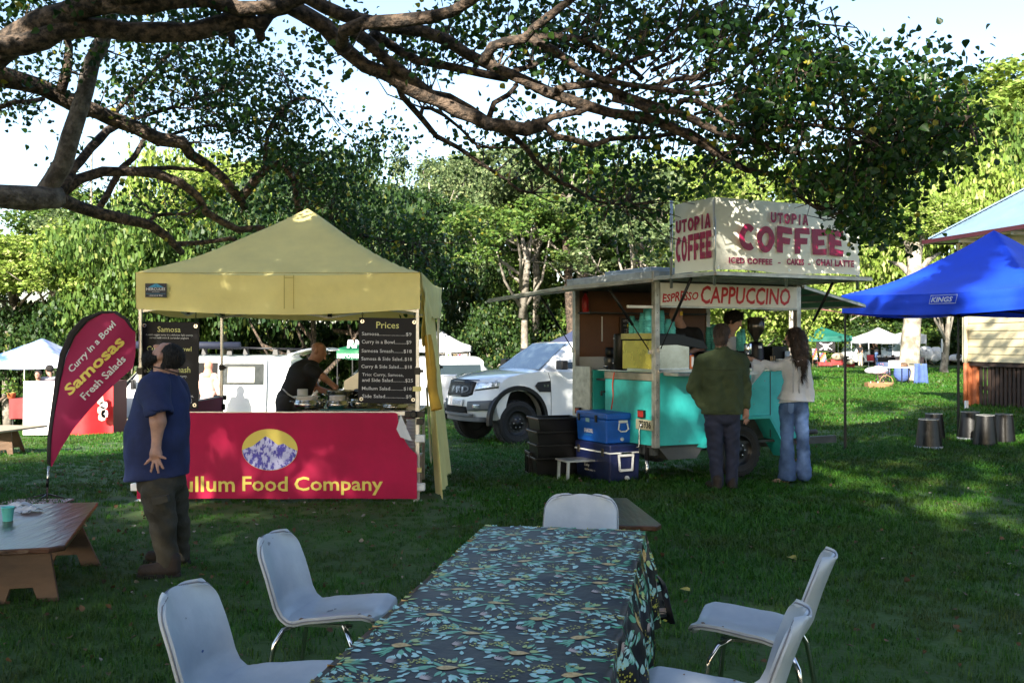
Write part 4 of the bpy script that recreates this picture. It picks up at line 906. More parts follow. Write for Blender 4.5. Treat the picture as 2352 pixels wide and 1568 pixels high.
pot2 = copy_tree(pot, label='second steel stock pot with a black rim behind the first, partly behind the price board'); pot2.location.x += .32; pot2.location.y += .05
b = MB(); b.lathe([(.168, .178), (.175, .19), (.15, .2), (.05, .21), (0, .21)], 24); b.build('lid', BLACKM, pot2, True)
pr = thing('paper_roll', 'white paper towel roll standing beside the cook', 'paper roll', ((695 - 1176) / FV * 11.5, 11.5, TZ)); b = MB(); b.lathe([(.058, 0), (.06, .01), (.06, .2), (.058, .21), (.018, .21), (.018, .15)], 24); b.build('roll', WHITECLOTH, pr, True)
b = MB(); b.grid(lambda u, v: (.055 + .06 * u * (1 - v * .4), -.03 - .01 * u, .12 - .12 * v * (1 - .2 * u)), 4, 4); b.build('loose_sheet', WHITECLOTH, pr, True)
def tub_stack(vx, d, ztop, n, label):
    x = (vx - 1176) / FV * d; t = thing('container_stack', label, 'containers', (x, d, ztop - n * .035 - .07), group='stacks of white takeaway tubs behind the banner corner')
    for k in range(n): b = MB(); b.lathe([(.062, 0), (.075, .062), (.081, .066), (.081, .075), (.07, .075), (.062, .01), (0, .01)], 22, (0, 0, k * .035)); b.build('tub', WHITEP, t, True)
tub_stack(899, 10.7, .80, 6, 'stack of white takeaway tubs nearest the price board'); tub_stack(926, 10.75, .74, 7, 'middle, lowest stack of white takeaway tubs behind the folded corner'); tub_stack(950, 10.7, .80, 9, 'tallest stack of white takeaway tubs beside the right pole')
tb = thing('low_shelf', 'small shelf holding the white tub stacks at the right pole', 'shelf', (-1.12, 10.72, 0)); b = MB(); b.bb(-.22, .16, -.14, .14, .38, .4); b.build('board', ALU, tb)
for x in (-.2, .14): b = MB(); b.bar((x, 0, 0), (x, 0, .38), .03); b.build('leg', ALU, tb)
# ================================================================ FEATHER FLAG
fl = thing('feather_flag', 'magenta teardrop flag with black sleeve advertising samosas on a steel pole', 'flag', G(108, 1150))
FD = 10.1
spine = [(116, 1070), (120, 1010), (127, 940), (136, 880), (150, 820), (172, 772), (200, 738), (232, 720), (262, 719), (288, 734), (304, 758)]
outl = [(109, 1063), (112, 1000), (118, 930), (125, 870), (138, 812), (160, 762), (190, 729), (232, 714), (268, 714), (296, 732), (310, 762)]
trail = [(118, 1072), (140, 1030), (168, 985), (205, 940), (240, 903), (275, 870), (305, 845), (309, 820), (310, 790), (310, 762)]
def fpt(vx, vy): return P(vx, vy, FD) + Vector((0, .02 * math.sin(vx * .05 + vy * .03), 0))
import bisect
def along(pl, t):
    k = t * (len(pl) - 1); i = min(int(k), len(pl) - 2); f = k - i; return (pl[i][0] + (pl[i + 1][0] - pl[i][0]) * f, pl[i][1] + (pl[i + 1][1] - pl[i][1]) * f)
b = MB(); b.grid(lambda u, v: fpt(*[a + (c - a) * v for a, c in zip(along(spine, u), along(trail, u))]), 50, 8); b.build('cloth', mat('crimson flag cloth', (.33, .004, .07), .7, 0, .08, 2, trans=.12), fl, True, True)
b = MB(); b.grid(lambda u, v: fpt(*[a + (c - a) * v for a, c in zip(along(outl, u), along(spine, u))]) - Vector((0, .004, 0)), 50, 3); b.build('sleeve', mat('black flag sleeve', (.012, .01, .014), .7), fl, True, True, solid=.01)
fb = G(108, 1150); b = MB(); b.tube([fb + Vector((0, 0, .0)), P(109, 1110, FD), P(112, 1070, FD)], [.011, .011, .010], 8); b.build('pole', STEEL, fl, True, True)
b = MB(); b.tube([P(108.5, 1118, FD), P(109.5, 1098, FD)], [.015, .015], 8); b.build('pole_joint', BLACKP, fl, True, True)
for a in (0, 1.6, 3.2, 4.7): b = MB(); b.tube([fb + Vector((0, 0, .07)), fb + Vector((.09 * math.cos(a), .09 * math.sin(a), .05)), fb + Vector((.24 * math.cos(a), .24 * math.sin(a), .012))], .009, 6); b.build('foot', BLACKM, fl, True, True)
Mf = basis(fl).inverted()
def fmap(vx, vy, ang):
    c, s = math.cos(ang), math.sin(ang)
    return lambda x, y: Mf @ (fpt(vx + x * c + y * s, vy + x * s - y * c) - Vector((0, .008, 0)))
ang = math.atan2(747 - 857, 269 - 164)
lettering('Curry in a Bowl', fl, fmap(168, 860, ang), 0, 152, 0, 21, PRWd, .018)
lettering('Samosas', fl, fmap(163, 910, math.atan2(-128, 132)), 0, 176, 0, 27, PRY, .03)
lettering('Fresh Salads', fl, fmap(197, 919, math.atan2(-92, 92)), 0, 131, 0, 17, PRWd, .018)
# ================================================================ COFFEE TRAILER
TEAL = mat('turquoise paint', (.02, .40, .39), .42, 0, .10, 2.2, bump=.2, bs=9, c2=(.05, .54, .52))
TEALW = mat('worn turquoise panel', (.02, .34, .32), .5, 0, .1, 5, bump=.2, bs=12, c2=(.04, .50, .47), thresh=(.3, .6))
DARKM = mat('dark underframe', (.04, .045, .045), .6, 0, .3, 8)
FRAMEM = mat('weathered aluminium', (.42, .40, .36), .42, .7, .3, 7)
PLY = mat('brown ply lining', (.16, .07, .03), .55, 0, .2, 2)
CREAM = mat('cream vinyl banner', (.88, .87, .74), .5, 0, .05, 1.5, bump=.1, bs=3)
SIGNW = mat('aged white sign board', (.76, .75, .69), .5, 0, .08, 3)
REDP = mat('crimson print', (.34, .004, .06), .45, var=.1)
REDL = mat('red sign paint', (.50, .01, .015), .45, var=.08)
ROOFM = mat('grey roof edge', (.30, .31, .29), .5, .3, .25, 6)
AWN = mat('off-white awning skin', (.45, .46, .40), .55, 0, .1, 3)
AWG = mat('green awning skin', (.12, .28, .16), .5, 0, .15, 3)
TO = Vector((1.635, 11.5, -.02)); TA = R(27); TL, TW_ = 2.19, 1.85
tr_ = thing('coffee_trailer', 'turquoise coffee trailer with raised awnings and an aluminium frame', 'trailer', TO, TA)
MT = basis(tr_); MTi = MT.inverted()
def tloc(vx, vy, face, off=0.0):
    """picture point -> trailer coordinates on a vertical plane: face 'side' (y=off) or 'rear' (x=off)"""
    o = MTi @ Vector((0, 0, CAMZ)); p = MTi @ P(vx, vy, 1); d = p - o
    t = (off - o.y) / d.y if face == 'side' else (off - o.x) / d.x
    return o + d * t
def tb_(name, m, *boxes, bevel=0, parent=None):
    b = MB()
    for x in boxes: b.bb(*x)
    return b.build(name, m, parent or tr_, bevel=bevel)
FZ, CZ, RZ = .42, 1.30, 2.30
# lower panels with a wheel opening (side), beams, posts
sp = [(0.03, FZ), (.70, FZ), (.86, .72), (1.62, .72), (1.84, FZ), (TL - .03, FZ), (TL - .03, CZ - .04), (.03, CZ - .04)]
b = MB(); b.prism([(x, .0, z) for x, z in sp], (0, 0, 0), (0, .025, 0)); b.build('side_panel', TEAL, tr_, bevel=.003)
tb_('side_panel', TEAL, (.03, TL - .03, TW_ - .025, TW_, FZ, CZ), bevel=.003)
tb_('rear_panel', TEALW, (.0, .02, .04, 1.06, FZ, 1.16), bevel=.003)
tb_('rear_beam', mat('tan aluminium beam', (.33, .29, .22), .45, .5, .2, 8), (-.012, .04, .04, 1.06, 1.165, 1.25), bevel=.004)
tb_('rear_door', FRAMEM, (-.01, .02, 1.40, TW_ - .06, .45, 1.30), bevel=.004)
tb_('inner_door', TEAL, (.02, .55, 1.37, 1.395, .45, 1.26), bevel=.003)
tb_('front_panel', TEAL, (TL - .02, TL, .03, TW_ - .03, FZ, CZ), bevel=.003)
tb_('panel_joint', DARKM, (1.70, 1.712, -.004, 0, .45, CZ - .05)); 
for x, z in ((1.45, .86), (1.45, 1.05), (1.62, 1.14), (1.9, .5), (2.0, 1.0), (.35, .46), (.9, .47)):
    b = MB(); b.lathe([(.008, 0), (.006, .005), (0, .006)], 8, (x, 0, z), Matrix.Rotation(R(90), 3, 'X')); b.build('bolt', STEEL, tr_)
for i, (x, y) in enumerate(((0, 0), (0, TW_ - .06), (TL - .06, 0), (TL - .06, TW_ - .06))): tb_('corner_post', FRAMEM, (x - .004, x + .062, y - .012, y + .062, FZ - .02, RZ + .02), bevel=.004)
for i in range(9): b = MB(); b.lathe([(.007, 0), (.005, .004), (0, .005)], 8, (.028, -.012, .55 + i * .2), Matrix.Rotation(R(90), 3, 'X')); b.build('rivet', STEEL, tr_)
tb_('floor', DARKM, (.02, TL - .02, .03, TW_ - .03, FZ - .03, FZ))
tb_('chassis', DARKM, (.05, TL + .9, .30, .36, FZ - .12, FZ - .03), (.05, TL + .9, TW_ - .36, TW_ - .3, FZ - .12, FZ - .03), (.05, .12, .1, TW_ - .1, FZ - .12, FZ - .03), (TL - .2, TL - .1, .1, TW_ - .1, FZ - .12, FZ - .03))
b = MB(); b.add([(.06, .04, FZ), (.75, .04, FZ), (.62, .04, FZ - .17), (.22, .04, FZ - .17), (.06, 1.2, FZ), (.75, 1.2, FZ), (.62, 1.2, FZ - .17), (.22, 1.2, FZ - .17)], [(0, 1, 2, 3), (7, 6, 5, 4), (3, 2, 6, 7), (0, 3, 7, 4), (1, 5, 6, 2)]); b.build('water_tank', mat('dull steel tank', (.12, .12, .12), .5, .5), tr_)
# wheel arch
b = MB(); ar = [(.62, FZ - .04), (.66, FZ - .04), (.87, .69), (1.61, .69), (1.83, FZ - .06), (1.95, FZ - .22), (1.97, FZ - .19), (1.86, FZ - .02), (1.63, .73), (.85, .73)]
b.prism([(x, -.10, z) for x, z in ar], (0, 0, 0), (0, .32, 0)); b.build('wheel_arch', TEAL, tr_, bevel=.004)
b = MB(); b.bb(.66, 1.8, .2, .23, FZ - .02, .72); b.build('arch_liner', DARKM, tr_)
def wheel(parent, c, rad, wid, ax, rimm, rr=.6, name='wheel', spokes=8, holes=0, tread=26):
    """wheel with tyre, rim and dished centre; axis ax"""
    ax = Vector(ax).normalized(); q = Vector((0, 0, 1)).rotation_difference(ax).to_matrix(); w2 = wid / 2
    root = MB(); root.lathe([(rad * rr, -w2 * .8), (rad * .80, -w2), (rad * .95, -w2 * .93), (rad, -w2 * .72), (rad, w2 * .72), (rad * .95, w2 * .93), (rad * .80, w2), (rad * rr, w2 * .8)], 40, c, q, cap=False)
    for k in range(tread):
        t = 2 * math.pi * k / tread
        for s in (-1, 1):
            M = q @ Matrix.Rotation(t + s * .06, 3, 'Z'); root.box(Vector(c) + M @ Vector((rad * 1.0, 0, s * w2 * .5)), (rad * .045, rad * .14, w2 * .62), M)
    o = root.build(name, RUBBER, parent, smooth=False)
    b = MB(); b.lathe([(rad * rr * 1.02, w2 * .82), (rad * rr * .97, w2 * .86), (rad * rr * .92, w2 * .6), (rad * rr * .80, w2 * .42), (rad * rr * .45, w2 * .55), (rad * rr * .3, w2 * .72), (rad * rr * .28, w2 * .8), (0, w2 * .8)], 32, c, q, cap=False)
    b.lathe([(0, -w2 * .3), (rad * rr, -w2 * .3)], 32, c, q, cap=False); b.build('rim', rimm, o, smooth=True)
    if spokes:
        b = MB()
        for k in range(spokes):
            t = 2 * math.pi * k / spokes; M = q @ Matrix.Rotation(t, 3, 'Z'); b.lathe([(rad * .05, 0), (rad * .05, .004), (0, .005)], 8, Vector(c) + M @ Vector((rad * rr * .62, 0, w2 * .50)), q)
        b.build('vent_hole', DARKM, o)
    for k in range(6):
        t = 2 * math.pi * k / 6; M = q @ Matrix.Rotation(t, 3, 'Z'); b = MB(); b.lathe([(.011, 0), (.011, .02), (0, .022)], 6, Vector(c) + M @ Vector((rad * rr * .36, 0, w2 * .66)), q); b.build('wheel_nut', STEEL, o)
    return o
wheel(tr_, (1.25, .09, .31), .31, .19, (0, -1, 0), mat('black steel rim', (.02, .02, .022), .35, .3))
wheel(tr_, (1.25, TW_ - .09, .31), .31, .19, (0, 1, 0), MATS['black steel rim'])
tb_('axle', DARKM, (1.22, 1.28, .15, TW_ - .15, .28, .34))
# roof slab, awnings
tb_('roof', ROOFM, (-.06, TL + .06, -.03, TW_ + .06, RZ + .02, RZ + .13), bevel=.01)
tb_('ceiling', mat('dark ceiling lining', (.07, .06, .05), .7), (.0, TL, .06, TW_, RZ - .02, RZ + .015))  # lining in an even dark brown
tb_('roof_vent', mat('blue grey sheet', (.25, .3, .36), .4, .3), (.08, .7, .2, 1.2, RZ + .13, RZ + .19), bevel=.01)
for s in ((-.05, -.03), (TL - .02, -.03)): tb_('roof_corner', FRAMEM, (s[0], s[0] + .08, -.045, .02, RZ - .0, RZ + .13), bevel=.006)
def flap(name, p, m, th=.022):
    b = MB(); v = [Vector(q) for q in p]; n = (v[1] - v[0]).cross(v[3] - v[0]).normalized() * th
    b.prism(v, (0, 0, 0), n); o = b.build(name, m, tr_)
    rim = MB()
    for i in range(4): rim.bar(v[i] - n * .3, v[(i + 1) % 4] - n * .3, .035, .03)
    for k in (.33, .66): rim.bar(v[0].lerp(v[1], k) - n * .6, v[3].lerp(v[2], k) - n * .6, .03, .02)
    rim.build('frame', FRAMEM, o); return o
flap('awning', [(-.03, -.03, RZ + .04), (-.02, -1.12, RZ + .035), (TL + .03, -1.12, RZ + .035), (TL + .02, -.03, RZ + .04)], AWN)
flap('awning', [(-.05, TW_, RZ + .0), (-1.22, TW_ + .02, RZ - .17), (-1.22, -.02, RZ - .10), (-.05, 0, RZ + .02)], AWN)
flap('awning', [(TL + .05, 0, RZ), (TL + 1.1, 0, RZ - .22), (TL + 1.1, TW_, RZ - .22), (TL + .05, TW_, RZ)], AWG)
for a, c in (((1552, 650), (1514, 803)),): 
    pass
def strut(p, q):
    p, q = Vector(p), Vector(q); b = MB(); b.tube([p, p.lerp(q, .58)], .017, 8); b.build('gas_strut', BLACKM, tr_, True); b = MB(); b.tube([p.lerp(q, .55), q], .007, 6); b.build('strut_rod', BLACKM, tr_, True); b = MB(); b.box(q, (.04, .03, .05)); b.build('strut_bracket', STEEL, tr_)
strut((.10, -.55, RZ + .02), (.06, -.02, 1.52)); strut((TL - .05, -.6, RZ + .02), (TL - .02, -.02, 1.55)); strut((-.55, .12, RZ - .07), (-.01, .08, 1.5)); strut((-.55, TW_ - .15, RZ - .12), (-.01, TW_ - .04, 1.5))
# ESPRESSO CAPPUCCINO board
so_ = tb_('name_board', SIGNW, (.07, TL - .07, -.024, -.006, RZ - .27, RZ - .005), bevel=.002)
smap = planemap((0, -.027, 0), (1, 0, 0), (0, 0, 1))
def onside(vx, vy, off=-.024): p = tloc(vx, vy, 'side', off); return p.x, p.z
e0 = onside(1521, 690)[0]; e1 = onside(1604, 680)[0]
def rise(u, v): return u, v * (.86 - .12 * math.sin(u * 9)) + .34 * u
lettering('ESPRESSO', so_, smap, e0, e1, RZ - .235, RZ - .11, REDL, .030, .12, warp=rise)
c0 = onside(1609, 690)[0]; c1 = onside(1815, 690)[0]
lettering('CAPPUCCINO', so_, smap, c0, c1, RZ - .235, RZ - .03, REDL, .022, .12, warp=lambda u, v: (u, v + .06 * math.sin(u * 22) * (v - .5)))
tb_('board_rail', FRAMEM, (.07, TL - .06, -.035, -.004, RZ - .29, RZ - .272))
tb_('board_rail', SIGNW, (-.35, -.01, .02, .05, RZ - .30, RZ - .27))
# counter, tray, interior
tb_('counter', STEEL, (0.03, TL - .02, -.03, .62, CZ - .04, CZ), bevel=.004)
tb_('rear_counter', STEEL, (.04, .68, .04, 1.3, 1.255, 1.27), bevel=.003)
tb_('folding_shelf', STEEL, (.12, 1.25, -.30, -.032, CZ - .065, CZ - .05), bevel=.003)
tb_('shelf_rim', ALU, (.12, 1.25, -.31, -.30, CZ - .07, CZ - .035), (.10, .12, -.31, -.03, CZ - .07, CZ - .035))
tb_('back_wall', PLY, (.0, TL - .03, TW_ - .05, TW_ - .027, CZ, RZ - .02))
tb_('side_lining', mat('white tile lining', (.45, .47, .47), .3, var=.05), (.02, .9, TW_ - .06, TW_ - .052, .95, 1.42))
for z in (1.10, 1.26): tb_('tile_joint', DARKM, (.02, .9, TW_ - .064, TW_ - .06, z, z + .006))
tb_('high_shelf', DARKM, (.03, 1.9, TW_ - .38, TW_ - .055, 1.98, 2.0))
b = MB(); b.bb(.40, .415, TW_ - .075, TW_ - .06, 1.62, 1.95); b.build('shelf_bracket', WHITEP, tr_)
mb_ = tb_('milk_board', mat('black letter board', (.012, .012, .013), .6), (.70, 1.12, TW_ - .08, TW_ - .055, 1.42, 1.93)); tb_('board_frame', mat('brown frame', (.09, .05, .03), .6), (.68, .70, TW_ - .085, TW_ - .055, 1.40, 1.95), (.70, 1.12, TW_ - .085, TW_ - .055, 1.93, 1.95), parent=mb_)
mp = planemap((.72, TW_ - .083, 1.40), (1, 0, 0), (0, 0, 1))
textblock([('UTOPIA COFFEE', .01, .33, .48, .51), ('MILKS-', .01, .14, .42, .45)] + [(w, .03, None, .37 - .037 * i, .39 - .037 * i) for i, w in enumerate(('COWS', 'SKIM', 'ALMOND', 'SOY', 'OAT', 'COCONUT', 'LACTOSE'))] + [('HOT C', .01, .1, .06, .085), ('C A', .01, .06, .015, .04)], mb_, mp, PRWd)
ex = thing('fire_extinguisher', 'small red fire extinguisher hanging at the top left inside the coffee trailer', 'fire extinguisher', MT @ Vector((.12, TW_ - .12, 1.98)), TA)
b = MB(); b.lathe([(.03, 0), (.045, .02), (.045, .2), (.02, .24), (.012, .27), (0, .27)], 16); b.build('cylinder', mat('red enamel', (.45, .02, .02), .35), ex, True); b = MB(); b.box((0, 0, .28), (.07, .02, .02)); b.build('valve', BLACKM, ex)
# espresso machine facing the rear
em = thing('espresso_machine', 'espresso machine with a gold back panel and black hood at the rear of the trailer', 'coffee machine', MT @ Vector((.30, .42, 1.272)), TA)
GOLD = mat('gold mirror panel', (.50, .42, .07), .28, .55, .15, 3, bump=.15, bs=4); GOLDL = mat('yellow film strip', (.55, .48, .10), .4)
b = MB(); b.bb(-.25, -.24, -.33, .33, .02, .36); b.build('back_panel', GOLD, em, bevel=.005); b = MB(); b.bb(-.255, -.235, -.34, .36, .375, .445); b.build('top_panel', GOLDL, em, bevel=.005)
b = MB(); b.bb(-.238, .22, -.33, .33, -.0, .36); b.build('body', BLACKM, em, bevel=.01)
b = MB(); b.bb(-.24, .2, -.335, .36, .362, .44); b.build('cup_rail', BLACKP, em, bevel=.01)
b = MB(); b.bb(-.235, .235, -.365, -.335, .0, .37); b.build('side_panel', STEEL, em, bevel=.012)
b = MB(); b.prism([(-.25, -.38, .30), (-.25, -.38, .42), (.05, -.38, .44), (.42, -.38, .36), (.50, -.38, .26), (.40, -.38, .26), (.05, -.38, .31)], (0, 0, 0), (0, .03, 0)); b.build('side_wing', BLACKP, em, bevel=.008)
for y in (-.22, .22): b = MB(); b.lathe([(.025, -.03), (.02, .0)], 12, (-.18, y, 0)); b.build('foot', STEEL, em)
for y in (-.18, .12): b = MB(); b.lathe([(.04, 0), (.04, .05), (0, .05)], 14, (.24, y, .2)); b.tube([(.26, y, .19), (.40, y, .17)], .014, 8); b.build('group_head', CHROME, em, True)
cy = thing('water_heater', 'black cylinder standing left of the gold espresso machine', 'water heater', MT @ Vector((.14, .93, 1.272)), TA); b = MB(); b.lathe([(.075, 0), (.085, .01), (.085, .42), (.08, .44), (.06, .445), (0, .445)], 24); b.build('body', BLACKM, cy, True)
b = MB(); b.tube([(-.085, 0, .08), (-.11, 0, .08)], .012, 8); b.build('tap', STEEL, cy, True)
b = MB(); b.box((-.085, .02, .385), (.004, .03, .008)); b.build('badge', WHITEP, cy)
# grinder/juicer left inside
gr_ = thing('coffee_grinder', 'grey and black coffee grinder on the low bench inside the rear door', 'grinder', MT @ Vector((.30, 1.42, 1.16)), TA)
b = MB(); b.lathe([(.085, 0), (.09, .02), (.05, .03), (.04, .10), (.07, .16), (.08, .24), (.07, .26)], 18); b.build('body', mat('grey metallic', (.10, .10, .10), .35, .6), gr_, True); b = MB(); b.lathe([(.05, .26), (.062, .3), (.062, .37), (.05, .385), (0, .39)], 18); b.build('hopper', BLACKP, gr_, True); b = MB(); b.bb(-.03, .1, -.05, .05, .03, .24); b.build('column', BLACKP, gr_, bevel=.01); b = MB(); b.lathe([(.035, 0), (.035, .03), (0, .03)], 14, (-.06, 0, .13)); b.tube([(-.06, -.02, .14), (-.10, -.08, .15)], .008, 6); b.build('chute', CHROME, gr_, True)
tb_('low_bench', BLACKP, (.06, .62, 1.10, TW_ - .06, 1.13, 1.155))
# cup stacks on the machine
CUPT = mat('turquoise paper cup', (.16, .68, .64), .55, var=.1)
cupb = MB(); cupb.lathe([(.028, .085), (.030, .088), (.0415, .004), (.0455, .002), (.0455, -.004), (.040, -.002), (.0275, .083), (0, .083)], 14)
cup0 = None; k = 0
def cup_stack(loc, n, label, group='stacks of turquoise cups on the coffee machine'):
    global cup0
    t = thing('cup_stack', label, 'cups', loc, group=group)
    for i in range(n):
        if cup0 is None: o = cup0 = cupb.build('cup', CUPT, t, True)
        else: o = part('cup', cup0, t)
        o.location = (0, 0, i * .031 + .004); o.rotation_euler = (0, 0, rnd.random() * 6)
for i, (vx, n, dx, lb) in enumerate([(1452, 5, 0, 'short leftmost stack of turquoise cups on the gold machine'), (1464, 3, .02, 'lowest stack of turquoise cups on the gold machine, second from the left'), (1476, 6, .03, 'stack of turquoise cups crossed by the rear gas strut'), (1489, 7, 0, 'tall stack of turquoise cups just left of the corner post'), (1496, 8, .10, 'stack of turquoise cups half hidden by the corner post'), (1519, 7, .22, 'stack of turquoise cups right of the corner post'), (1535, 5, .30, 'stack of turquoise cups nearest the barista in black'), (1484, 9, .12, 'tallest stack of turquoise cups, behind the others'), (1544, 4, .34, 'low end stack of turquoise cups at the elbow of the barista in black')]):
    p = tloc(vx, 760, 'rear', .12 + dx); cup_stack(MT @ Vector((.12 + dx, p.y, 1.272 + (.44 if i < 6 else .40))), n, lb)
for i, (vx, x, n, lb) in enumerate([(1628, 1.55, 8, 'left stack of the turquoise cups at the open end of the trailer'), (1640, 1.55, 9, 'tall middle stack of turquoise cups at the open end of the trailer'), (1652, 1.6, 8, 'right stack of turquoise cups beside the dark-haired barista'), (1705, 1.75, 7, 'stack of turquoise cups seen right of the dark-haired barista'), (1698, 1.72, 6, 'lower stack of turquoise cups touching the dark-haired barista')]):
    p = tloc(vx, 760, 'rear', x); cup_stack(MT @ Vector((x, p.y, 1.50)), n, lb, 'stacks of turquoise cups at the open end of the trailer')
# second machine and grinder near the front end
m2 = thing('espresso_machine', 'black espresso machine under the cup stacks at the open end of the trailer', 'coffee machine', MT @ Vector((1.68, 1.05, CZ)), TA); b = MB(); b.bb(-.28, .30, -.45, .55, 0, .19); b.build('body', BLACKM, m2, bevel=.015); b = MB(); b.prism([(-.3, -.48, .10), (-.3, -.48, .17), (.25, -.48, .24), (.3, -.48, .12)], (0, 0, 0), (0, .03, 0)); b.build('side_wing', BLACKP, m2, bevel=.006); b = MB(); b.box((-.285, .1, .1), (.006, .02, .01)); b.build('indicator', mat('blue indicator', (.02, .05, .6), .3), m2)
b = MB(); b.lathe([(.006, -.0), (.006, 0.02), (0, .02)], 6, (.0, 0, .19)); b.build('knob', STEEL, m2)
tb_('machine_bench', DARKM, (1.35, TL - .04, .62, TW_ - .06, CZ - .04, CZ))
gp = tloc(1736, 800, 'side', .28); g2 = thing('coffee_grinder', 'tall black coffee grinder with a smoky hopper in front of the sunlit trees', 'grinder', MT @ Vector((gp.x, .28, CZ)), TA)
b = MB(); b.lathe([(.11, 0), (.115, .02), (.105, .05), (.10, .2), (.085, .28), (.075, .31), (.02, .32)], 24); b.build('body', BLACKP, g2, True); b = MB(); b.lathe([(.03, .32), (.035, .36), (.095, .44), (.105, .47), (.105, .60), (.10, .605)], 24, cap=False); b.lathe([(.108, .60), (.108, .615), (.04, .625), (0, .625)], 24); b.build('hopper', mat('smoky plastic', (.03, .025, .02), .15), g2, True)
b = MB(); b.lathe([(.048, .16), (.05, .165), (.05, .29), (.048, .295)], 20, (-.14, -.02, 0)); b.build('dosing_cup', CHROME, g2, True); b = MB(); b.box((-.02, -.10, .25), (.05, .006, .03)); b.build('badge', WHITEP, g2)
# small goods on the counter
def carton(vx, m1, cap, label, h=.16):
    p = tloc(vx, 800, 'side', .12); t = thing('milk_carton', label, 'carton', MT @ Vector((p.x, .12, CZ)), TA); b = MB(); b.bb(-.035, .035, -.035, .035, 0, h); b.build('box', m1, t, bevel=.003); b = MB(); b.bb(-.0, .033, -.0365, -.0355, .02, h - .02); b.build('white_side', WHITEP, t); b = MB(); b.lathe([(.014, 0), (.014, .018), (0, .02)], 12, (.01, 0, h)); b.build('cap', cap, t)
carton(1566, mat('red carton', (.45, .02, .02), .5), WHITEP, 'red and white milk carton on the trailer counter'); carton(1584, mat('orange carton', (.5, .12, .02), .5), mat('blue plastic', (.02, .08, .5), .4), 'orange and navy carton with a blue cap left of the green-jacket man')
sl_ = thing('takeaway_lids', 'white takeaway lids stacked on the counter beside the bell sleeve', 'lids', MT @ Vector((1.62, .10, CZ)), TA); b = MB(); b.lathe([(.045, 0), (.047, .01), (.044, .02), (.047, .03), (.044, .04), (.047, .05), (.04, .06), (0, .06)], 20); b.build('lid', WHITEP, sl_, True)
st_ = thing('stirrer_tub', 'clear tub of wooden stirrers on the trailer counter', 'stirrers', MT @ Vector((1.80, .06, CZ)), TA); b = MB(); b.lathe([(.03, 0), (.035, .08), (.033, .08), (.028, .005), (0, .005)], 16); b.build('tub', mat('clear plastic', (.5, .5, .48), .15), st_, True)
for i in range(14): b = MB(); a = rnd.random() * 6.28; b.bar((.012 * math.cos(a), .012 * math.sin(a), .01), (.035 * math.cos(a), .03 * math.sin(a), .14), .006, .0015); b.build('stirrer', mat('pale wood', (.5, .36, .2), .6), st_)
jb = thing('jar', 'small white-lidded jar on the trailer counter near the woman', 'jar', MT @ Vector((1.93, .08, CZ)), TA); b = MB(); b.lathe([(.045, 0), (.047, .05), (.047, .09), (0, .09)], 16); b.build('glass', MATS['clear plastic'], jb, True); b = MB(); b.lathe([(.049, .09), (.049, .105), (0, .108)], 16); b.build('lid', WHITEP, jb, True)
tc = thing('till', 'black till with a small blue and white sign behind the woman in white', 'till', MT @ Vector((2.04, .30, CZ)), TA); b = MB(); b.bb(-.12, .12, -.1, .1, 0, .26); b.build('body', BLACKP, tc, bevel=.01); b = MB(); b.bb(.06, .14, -.13, -.12, .05, .2); b.build('sign', mat('blue white card', (.5, .6, .75), .5), tc)
for i, (x, y, lb) in enumerate([(.55, .35, 'glass bottle with yellow cap near the corner post')]):
    t = thing('syrup_bottle', 'dark syrup bottle with a yellow cap left of the cup stacks', 'bottle', MT @ Vector((.14, .74, 1.715)), TA); b = MB(); b.lathe([(.025, 0), (.028, .01), (.028, .06), (.02, .08), (0, .08)], 14); b.build('glass', mat('amber glass', (.05, .02, .01), .1), t, True); b = MB(); b.lathe([(.022, .08), (.024, .115), (0, .12)], 14); b.build('cap', mat('yellow plastic', (.7, .5, .02), .4), t, True)
# rear lights, number plate, jacks, coupling, cables
def lamp(p, w, h, parent=tr_):
    b = MB(); b.bb(-.03, 0, -w / 2, w / 2, -h / 2, h / 2); o = b.build('tail_light', BLACKP, parent, bevel=.004, loc=p); b = MB(); b.bb(-.036, -.03, -w / 2 + .012, w / 2 - .012, -h / 2 + .01, h / 2 - .01); b.build('lens', mat('red lens', (.35, .03, .02), .2), o)
p = tloc(1475, 950, 'rear', -.01); lamp((-.005, p.y, p.z), .13, .09); p = tloc(1330, 942, 'rear', -.01); lamp((-.012, p.y, p.z), .11, .08)
p = tloc(1478, 975, 'rear', -.02); b = MB(); b.bb(-.012, -.006, p.y - .17, p.y + .17, p.z - .06, p.z + .06); pl = b.build('number_plate', mat('faded cream plate', (.42, .40, .28), .5), tr_)
pmap = planemap((-.016, p.y + .15, p.z - .04), (0, -1, 0), (0, 0, 1)); lettering('75936', pl, pmap, .05, .29, .0, .085, BLACKM, .03)
